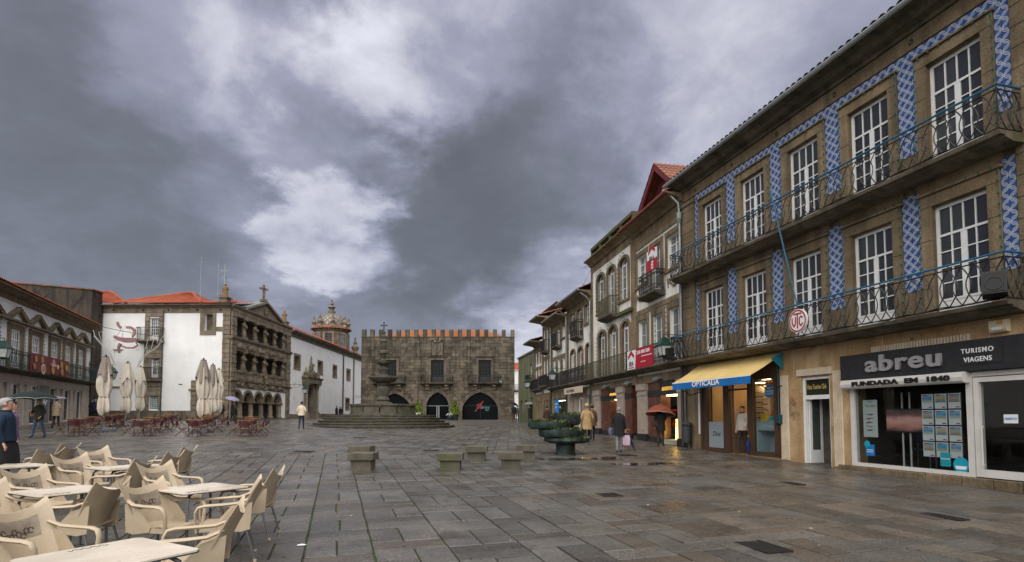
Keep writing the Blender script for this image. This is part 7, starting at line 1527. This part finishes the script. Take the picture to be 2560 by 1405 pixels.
def person(label, loc, height, rz, top, legs, hair=hair_g, coat=.78, stride=.16, arms=('down', 'down'), hat=None, shoes=None, bald=False, collar=None, lean=0., skirt=False):
    k = height/1.72; t = thing('person', label, 'person', loc, rz)
    V_, E_, Rd = [], [], []
    def add(p, r, par=None):
        V_.append(Vector(p)*k); Rd.append((r[0]*k, r[1]*k) if isinstance(r, tuple) else (r*k, r*k))
        if par is not None: E_.append((par, len(V_)-1))
        return len(V_)-1
    pel = add((0, 0, .95), (.15, .115)); sp_ = add((0, -.01-lean*.3, 1.15), (.135, .105), pel); ch_ = add((0, -.005-lean*.7, 1.34), (.15, .105), sp_); nk = add((0, -.005-lean, 1.475), .056, ch_); jw = add((0, -.035-lean*1.1, 1.545), (.06, .066), nk); md = add((0, -.02-lean*1.2, 1.62), (.075, .088), jw); add((0, -.012-lean*1.2, 1.685), (.06, .07), md)
    wr = []
    for s_, st in ((-1, stride), (1, -stride)):
        hp = add((s_*.085, 0, .88), .088, pel); kn = add((s_*.09, -st*.55-.02, .49), .06, hp); an = add((s_*.09, -st*.9+(.06 if st < 0 else 0), .085), .043, kn); add((s_*.105, -st*.9-.14+(.06 if st < 0 else 0), .035), (.042, .03), an)
    for s_, mode in zip((-1, 1), arms):
        sh = add((s_*.165, -lean*.7, 1.405), .066, ch_)
        if mode == 'hold': el, wp = (s_*.21, -.06-lean, 1.14), (s_*.10, -.27-lean, 1.20)
        elif mode == 'bag': el, wp = (s_*.23, .0-lean*.5, 1.12), (s_*.25, -.06-lean, .87)
        elif mode == 'pocket': el, wp = (s_*.27, .06-lean*.5, 1.13), (s_*.2, -.08-lean, .95)
        elif mode == 'reach': el, wp = (s_*.24, -.12, 1.15), (s_*.30, -.34, 1.0)
        else: el, wp = (s_*.225, .04-lean*.5, 1.13), (s_*.235, -.03-lean*.5, .88)
        e_ = add(el, .05, sh); w_ = add(wp, .036, e_); wr.append((Vector(wp)*k, (Vector(wp)-Vector(el)).normalized(), s_, mode))
    me = bpy.data.meshes.new('body'); me.from_pydata(V_, E_, []); ob = bpy.data.objects.new('body', me); COL.objects.link(ob)
    sm = ob.modifiers.new('skin', 'SKIN'); sm.use_smooth_shade = True; sm.branch_smoothing = .4
    for i, sv in enumerate(me.skin_vertices[0].data): sv.radius = Rd[i]; sv.use_root = (i == 0)
    ob.modifiers.new('sub', 'SUBSURF').levels = 2
    dg = bpy.context.evaluated_depsgraph_get(); bm_ = bpy.data.meshes.new_from_object(ob.evaluated_get(dg)); bpy.data.objects.remove(ob)
    bm_.materials.clear()
    for m_ in (skin_m, top, legs, shoes or shoe_m): bm_.materials.append(m_)
    for p in bm_.polygons:
        z = p.center.z/k; p.material_index = 0 if z > 1.455 else (1 if z > .86 or abs(p.center.x) > .19*k and z > .6 else (2 if z > .10 else 3)); p.use_smooth = True
    b_ = put('body', bm_, t)
    # coat: shell over the trunk
    ln = -lean; z1_ = coat; prof = [(1.475, .07, .07, 0), (1.455, .12, .085, 0), (1.42, .185, .11, 0), (1.36, .205, .128, 0), (1.2, .195, .14, .4), (1.05, .19, .145, .7), (.95, .2, .152, .9)]
    prof = [(z, a, c_, l_) for z, a, c_, l_ in prof if z > z1_+.04]+[(z1_, .205+.05*max(0, (.95-z1_)), .16+.06*max(0, .95-z1_), 1)]
    prof += [(z1_+.004, prof[-1][1]-.02, prof[-1][2]-.02, 1)]
    n = 20; m_ = MB(); m_.loft([[(a*k*math.cos(2*PI*i/n)*(1+.015*math.sin(5*i+z*9)), (c_*math.sin(2*PI*i/n)*(1+.015*math.sin(3*i+z*7))+ln*(1-l_)*.7)*k, z*k) for i in range(n)] for z, a, c_, l_ in prof], False); m_.obj('coat', top, t, 60)
    if skirt: m_ = MB(); m_.loft([[(a*k*math.cos(2*PI*i/n), c_*k*math.sin(2*PI*i/n), z*k) for i in range(n)] for z, a, c_ in ((.95, .17, .13), (.7, .22, .17), (.45, .23, .18), (.452, .21, .16))], False); m_.obj('skirt', legs, t, 60)
    m_ = MB(); m_.lathe([(.085*k, 1.44*k), (.09*k, 1.47*k), (.078*k, 1.505*k), (.07*k, 1.505*k)], 14, 0, ln*k); m_.obj('collar', collar or top, t, 60)
    # head: hair, ears, nose, eyes
    hy = (-.018-lean*1.2)*k
    if not bald:
        m_ = MB(); rings = []
        for a in range(0, 11):
            th = a/10*PI*.66; rr = .099*k*math.sin(th)+.001; z = (1.632+.105*math.cos(th))*k; rings.append([(rr*math.cos(f)*.88, hy+.012*k+rr*math.sin(f)*1.04*(1 if math.sin(f) > 0 else max(.4, 1-.9*max(0, (th-.9)))), z+(.0 if math.sin(f) > -.2 else .035*k*max(0, th-.9))) for f in [2*PI*i/18 for i in range(18)]])
        m_.loft(rings); m_.obj('hair', hair, t, 70)
    else: m_ = MB(); m_.loft([[(.088*k*math.cos(f), hy+.02*k+.096*k*math.sin(f), z*k) for f in [PI*(-.15+1.3*i/12) for i in range(13)]] for z in (1.565, 1.62)], False, False); m_.obj('hair', hair, t, 70)
    m_ = MB(); m_.loft([[(-.012*k, hy-.088*k, 1.635*k), (.012*k, hy-.088*k, 1.635*k), (0, hy-.08*k, 1.64*k)], [(-.017*k, hy-.09*k, 1.59*k), (.017*k, hy-.09*k, 1.59*k), (0, hy-.118*k, 1.592*k)]]); m_.obj('nose', skin_m, t, 60)
    for s_ in (-1, 1): m_ = MB(); m_.ball((s_*.082*k, hy+.012*k, 1.612*k), .028*k, 8, .4, .8, 1.2); m_.obj('ear', skin_m, t, 60); m_ = MB(); m_.ball((s_*.032*k, hy-.083*k, 1.632*k), .011*k, 6, 1.3, .6, .7); m_.obj('eye', blackc, t)
    m_ = MB(); m_.box(-.024*k, .024*k, hy-.097*k, hy-.07*k, 1.553*k, 1.560*k); m_.obj('mouth', cloth('lips', (.3, .12, .1)), t)
    if hat: m_ = MB(); m_.lathe([(.145*k, 1.672*k), (.15*k, 1.68*k), (.105*k, 1.69*k), (.1*k, 1.76*k), (.075*k, 1.785*k), (0, 1.78*k)], 18, 0, hy+.005*k, .92, 1.05); m_.obj('hat', hat, t, 50)
    # hands with five fingers
    for wp, d_, s_, mode in wr:
        q = d_.to_track_quat('-Z', 'Y').to_matrix().to_4x4(); q.translation = wp; m_ = MB(); m_.loft([[(a*.026*w_, c_*.012, z) for a, c_ in ((-1, -1), (1, -1), (1, 1), (-1, 1))] for z, w_ in ((.02, .8), (-.02, 1.1), (-.085, 1.35), (-.1, 1.25))]); cu = 1. if mode in ('hold', 'bag') else .35
        for i, L_ in enumerate((.062, .07, .066, .052)): x = -.026+.0175*i; m_.tube([(x, 0, -.09), (x, -.012*cu*2, -.09-L_*.5*(1-.3*cu)), (x, -.045*cu, -.09-L_*(1-.75*cu))], [.0085, .008, .0065], 6)
        m_.tube([(-.03*s_*-1, 0, -.03), (-.052*s_*-1, -.015, -.06), (-.045*s_*-1, -.035*cu-.01, -.09)], [.011, .0095, .007], 6)
        m_.v = [tuple(q @ (Vector(v)*k)) for v in m_.v]; m_.obj('hand', skin_m, t, 60)
    t['k'] = k; return t, [w[0] for w in wr]
def umbrella(label, c, r_, m, rod_to, handle=True, tilt=(0, 0), edge=None, drop=.36):
    """open umbrella with its canopy top at c, the rod running down to rod_to"""
    t = thing('umbrella', label, 'umbrella', c); n = 8; sub_ = 4; N_ = n*sub_; T_ = Matrix.Rotation(tilt[0], 4, 'X') @ Matrix.Rotation(tilt[1], 4, 'Y')
    def pt(a, v, o=0): sc_ = math.sin(PI*((a*N_/(2*PI)) % sub_)/sub_); rr = r_*v*(1-.05*sc_*v); return T_ @ Vector((rr*math.cos(a), rr*math.sin(a), -drop*r_*v**2.2+o+.045*r_*sc_*v*v))
    rows_ = [[pt(2*PI*i/N_, v) for i in range(N_)] for v in (.02, .25, .5, .72, .88, 1)]; rows_ += [[pt(2*PI*i/N_, v, -.006) for i in range(N_)] for v in (1, .88, .72, .5, .25, .02)]; m_ = MB(); m_.loft(rows_); cn = m_.obj('canopy', m, t, 30)
    m_ = MB()
    for i in range(n): a = 2*PI*i/n; m_.tube([pt(a, v, -.012) for v in (.02, .4, .75, 1)], .005, 4); m_.tube([pt(a, .5, -.015), T_ @ Vector((0, 0, -.5*r_))], .004, 4)
    stuff(m_.obj('ribs', zinc, t))
    if edge: m_ = MB(); m_.tube([pt(2*PI*i/N_, 1.002) for i in range(N_+1)], .012, 4); m_.obj('edge_trim', edge, cn)
    d_ = Vector(rod_to)-Vector(c); m_ = MB(); m_.tube([T_ @ Vector((0, 0, .07)), (0, 0, 0), d_], .009, 6); m_.obj('shaft', zinc, t)
    if handle: m_ = MB(); u_ = d_.normalized(); s_ = Vector((1, 0, 0)); m_.tube([d_-u_*.03, d_+u_*.12]+[d_+u_*(.12+.05*math.sin(a*PI/6))+s_*(.05*(1-math.cos(a*PI/6))) for a in range(1, 7)], .013, 6); m_.obj('handle', slat, t)
    return t
def G_(px, py): return ground_at(px, py)
def GD(px, Y): x = (px-1280)/1400*Y; return Vector((x, Y, gz(x, Y)))
def hand_world(t, w): return t.matrix_basis @ w
p1, _ = person('grey haired person in blue hooded jacket and dark skirt by the cream chairs', GD(14, 10.9), 1.76, R(125), navy, blackc, hair_w, .92, .05, skirt=True)
p1.scale = (1.22, 1.22, 1); m_ = MB(); m_.ball((0, .10, 1.44), .13, 10, 1.25, .7, .75); m_.obj('hood', navy, p1, 60); m_ = MB()
for s_ in (-1, 1): m_.tube([(s_*.035+.03*math.cos(a*PI/5), -.125, 1.675+.025*math.sin(a*PI/5)) for a in range(11)], .004, 4); m_.tube([(s_*.065, -.12, 1.678), (s_*.085, .01, 1.67)], .004, 4)
m_.obj('glasses', iron, p1)
person('lilac haired person in purple jacket behind the one in blue', GD(31, 13.5), 1.62, R(150), lilac, blackc, hair_l, .8)
p2, w2 = person('man in dark olive jacket and jeans under a dark green umbrella', G_(95, 1095), 1.66, R(-12), olive, jeans, hair_g, .80, .2, ('hold', 'pocket'), collar=cloth('shirt_blue', (.25, .3, .36)))
h2 = hand_world(p2, w2[0]); c2 = at_depth(84, 978, h2.y+.05); umbrella('large dark green umbrella with pale rim over the man in jeans', c2, .92, cloth('green_umbrella', (.003, .011, .010)), h2+Vector((0, 0, -.05)), edge=cloth('pale_trim', (.35, .36, .34)))
p3, w3 = person('walker in a beige padded coat with black sleeves under patterned umbrella', G_(139, 1071), 1.66, R(175), beige, blackc, hair_d, .72, .1, ('hold', 'bag'))
h3 = hand_world(p3, w3[0]); c3 = at_depth(140, 989, h3.y); umbrella('small grey and purple patterned umbrella over the beige coat', c3, .48, mat('patterned_umbrella', (.35, .33, .36), (.08, .04, .07), 5, .6, lo=.47, hi=.53), h3)
person('bald man in navy jacket at the alley arch', GD(238, 41), 1.66, R(170), dnavy, blackc, hair_g, .8, .05, bald=True); person('man in dark jacket close beside the bald man at the alley arch', GD(229, 41.6), 1.62, R(160), dnavy, blackc, hair_d, .8, .05)
person('man in straw hat and dark jacket behind the cafe tables', GD(556, 42.5), 1.6, R(160), blackc, brownt, hair_g, .85, .1, hat=straw)
p7, w7 = person('dark dressed person under a lilac umbrella at the arcade', GD(582, 44.5), 1.6, R(140), blackc, blackc, hair_d, .7, .1, ('hold', 'down')); h7 = hand_world(p7, w7[0]); umbrella('tilted lilac grey umbrella in front of the arcade', Vector((p7.location.x+.05, p7.location.y-.1, p7.location.z+1.98)), .52, cloth('lilac_umbrella', (.24, .23, .33)), h7, tilt=(R(10), R(16)))
person('man in cream jacket and navy trousers walking away toward the church', G_(753, 1073), 1.74, R(185), creamj, dnavy, hair_d, .86, .14, ('pocket', 'pocket'))
person('person in dark coat, one of a pair by the church wall, taller', GD(842, 73), 1.62, R(150), blackc, blackc, hair_d, .6, .05); person('person in dark coat, one of a pair by the church wall, shorter', GD(851.5, 72), 1.52, R(200), blackc, blackc, hair_d, .6, .05)
pm, wm = person('man in black jacket and brown trousers by the town hall corner', G_(1284, 1056), 1.76, R(170), blackc, brownt, hair_d, .82, .15, ('down', 'hold')); hm = hand_world(pm, wm[1]); umbrella('tilted black umbrella at the town hall corner', Vector((hm.x+.12, hm.y+.1, pm.location.z+1.92)), .48, blackc, hm, tilt=(R(14), R(22)))
person('person in grey jacket hurrying just behind the man with black umbrella', GD(1293, 54), 1.6, R(170), cloth('grey_jacket', (.12, .12, .13)), jeans, hair_d, .8, .2)
pw, ww = person('woman in long black coat under the pale grey umbrella', GD(1325, 51), 1.62, R(160), blackc, blackc, hair_d, .55, .1, ('bag', 'hold')); hw2 = hand_world(pw, ww[1]); umbrella('pale grey umbrella down the street', Vector((hw2.x+.05, hw2.y, pw.location.z+1.95)), .6, cloth('grey_umbrella', (.28, .29, .3)), hw2)
person('person in dark jacket and red scarf facing the woman in long coat', GD(1340, 51.5), 1.68, R(-20), blackc, blackc, hair_d, .7, .1, collar=cloth('red_scarf', (.25, .05, .03)))
person('person in brown leather jacket behind the bronze planter', GD(1367, 36), 1.62, R(185), leather, blackc, hair_d, .75, .1); person('man in black jacket leaning at a shop window behind the planter', GD(1406, 37), 1.68, R(-100), blackc, dnavy, hair_d, .8, .08, ('down', 'reach'), lean=.10)
person('man in long tan coat and straw hat walking away past the planter', G_(1468, 1108), 1.72, R(183), tan, blackc, hair_g, .62, .14, ('pocket', 'pocket'), hat=straw); person('person with brown cap hidden beside the tan coat', GD(1480, 27.2), 1.7, R(183), brownt, blackc, hair_d, .7, .12, hat=cloth('brown_cap', (.14, .08, .05)))
pb_, wb_ = person('grey haired woman in black coat and grey trousers carrying bags', G_(1548, 1132), 1.64, R(178), blackc, greyt, hair_g, .66, .13, ('bag', 'hold'), shoes=shoe_b)
ha, hb = hand_world(pb_, wb_[0]), hand_world(pb_, wb_[1])
def bag(name, label, c, w_, h_, d_, m, strap=True):
    t = thing(name, label, 'bag', c); m_ = MB(); m_.loft([[(a*w_*f, b_*d_*g_, z) for a, b_ in ((-.5, -.5), (.5, -.5), (.55, 0), (.5, .5), (-.5, .5), (-.55, 0))] for z, f, g_ in ((-h_, .8, .8), (-h_*.9, 1, 1), (-h_*.4, 1.02, 1), (0, .85, .4), (.005, .8, .3))]); m_.obj('bag_body', m, t, 50)
    if strap: m_ = MB(); m_.tube([(w_*.35*math.cos(PI*i/8), 0, .12*math.sin(PI*i/8)-.01) for i in range(9)], .008, 5); m_.obj('strap', m, t)
    return t
bag('carrier_bag', 'pale pink carrier bag hanging from the hand of the woman in black', ha+Vector((.02, -.02, -.20)), .26, .36, .12, cloth('pink_plastic', (.55, .40, .48))); bag('handbag', 'dark patterned handbag at the side of the woman in black', hb+Vector((-.10, .02, -.26)), .28, .28, .12, mat('handbag', (.02, .025, .06), (.12, .13, .2), 14, .6))
def closed_umbrella(label, top, bottom, m):
    t = thing('furled_umbrella', label, 'umbrella', top); d_ = Vector(bottom)-Vector(top); m_ = MB(); m_.tube([d_*.16, d_*.3, d_*.6, d_*.9], [.02, .055, .045, .012], 8); m_.obj('furled_cloth', m, t, 40); m_ = MB(); m_.tube([(0, 0, 0), d_], .008, 6); m_.obj('shaft', iron, t); m_ = MB(); m_.tube([(0, 0, 0)]+[(.05*(1-math.cos(a*PI/5)), 0, .05*math.sin(a*PI/5)) for a in range(6)], .012, 6); m_.obj('handle', slat, t)
e_ = G_(1591, 1132); closed_umbrella('furled navy umbrella held low by the woman in black coat', ha+Vector((.03, -.03, -.03)), Vector((e_.x, e_.y+.1, e_.z+.01)), dnavy)
pr, wr_ = person('person in short black coat under a rust umbrella at shop window', G_(1652, 1116), 1.66, R(150), blackc, cloth('dark_trousers', (.04, .03, .025)), hair_d, .68, .05, ('hold', 'bag')); hr_ = hand_world(pr, wr_[0]); umbrella('open rust brown umbrella in front of the clothes shop', at_depth(1651, 1013, hr_.y), .62, cloth('rust_umbrella', (.26, .06, .03)), hr_, tilt=(R(-10), R(6)), drop=.66, edge=cloth('pale_trim', (.35, .36, .34)))
bag('shoulder_bag', 'brown leather bag beside the person under the rust umbrella', Vector((pr.location.x-.26, pr.location.y-.05, pr.location.z+1.08)), .26, .26, .1, leather)
dx_ = (X[3]+X[4])/2; pd, wd = person('person in pale coat and dark scarf stepping out of the optician door', (*FG.world(dx_+.05, .12), oz), 1.66, FG.rz+R(20), white_coat, cloth('dark_trousers', (.04, .03, .025)), hair_d, .85, .18, ('down', 'reach'), collar=scarf_m, shoes=shoe_b)
e_ = Vector((*FG.world(X[4]+.12, -.12), FG.gz(X[4])+.01)); closed_umbrella('small furled blue umbrella leaning at the optician door', e_+Vector((.02, .05, .62)), e_, cloth('blue_umbrella', (.01, .03, .2)))
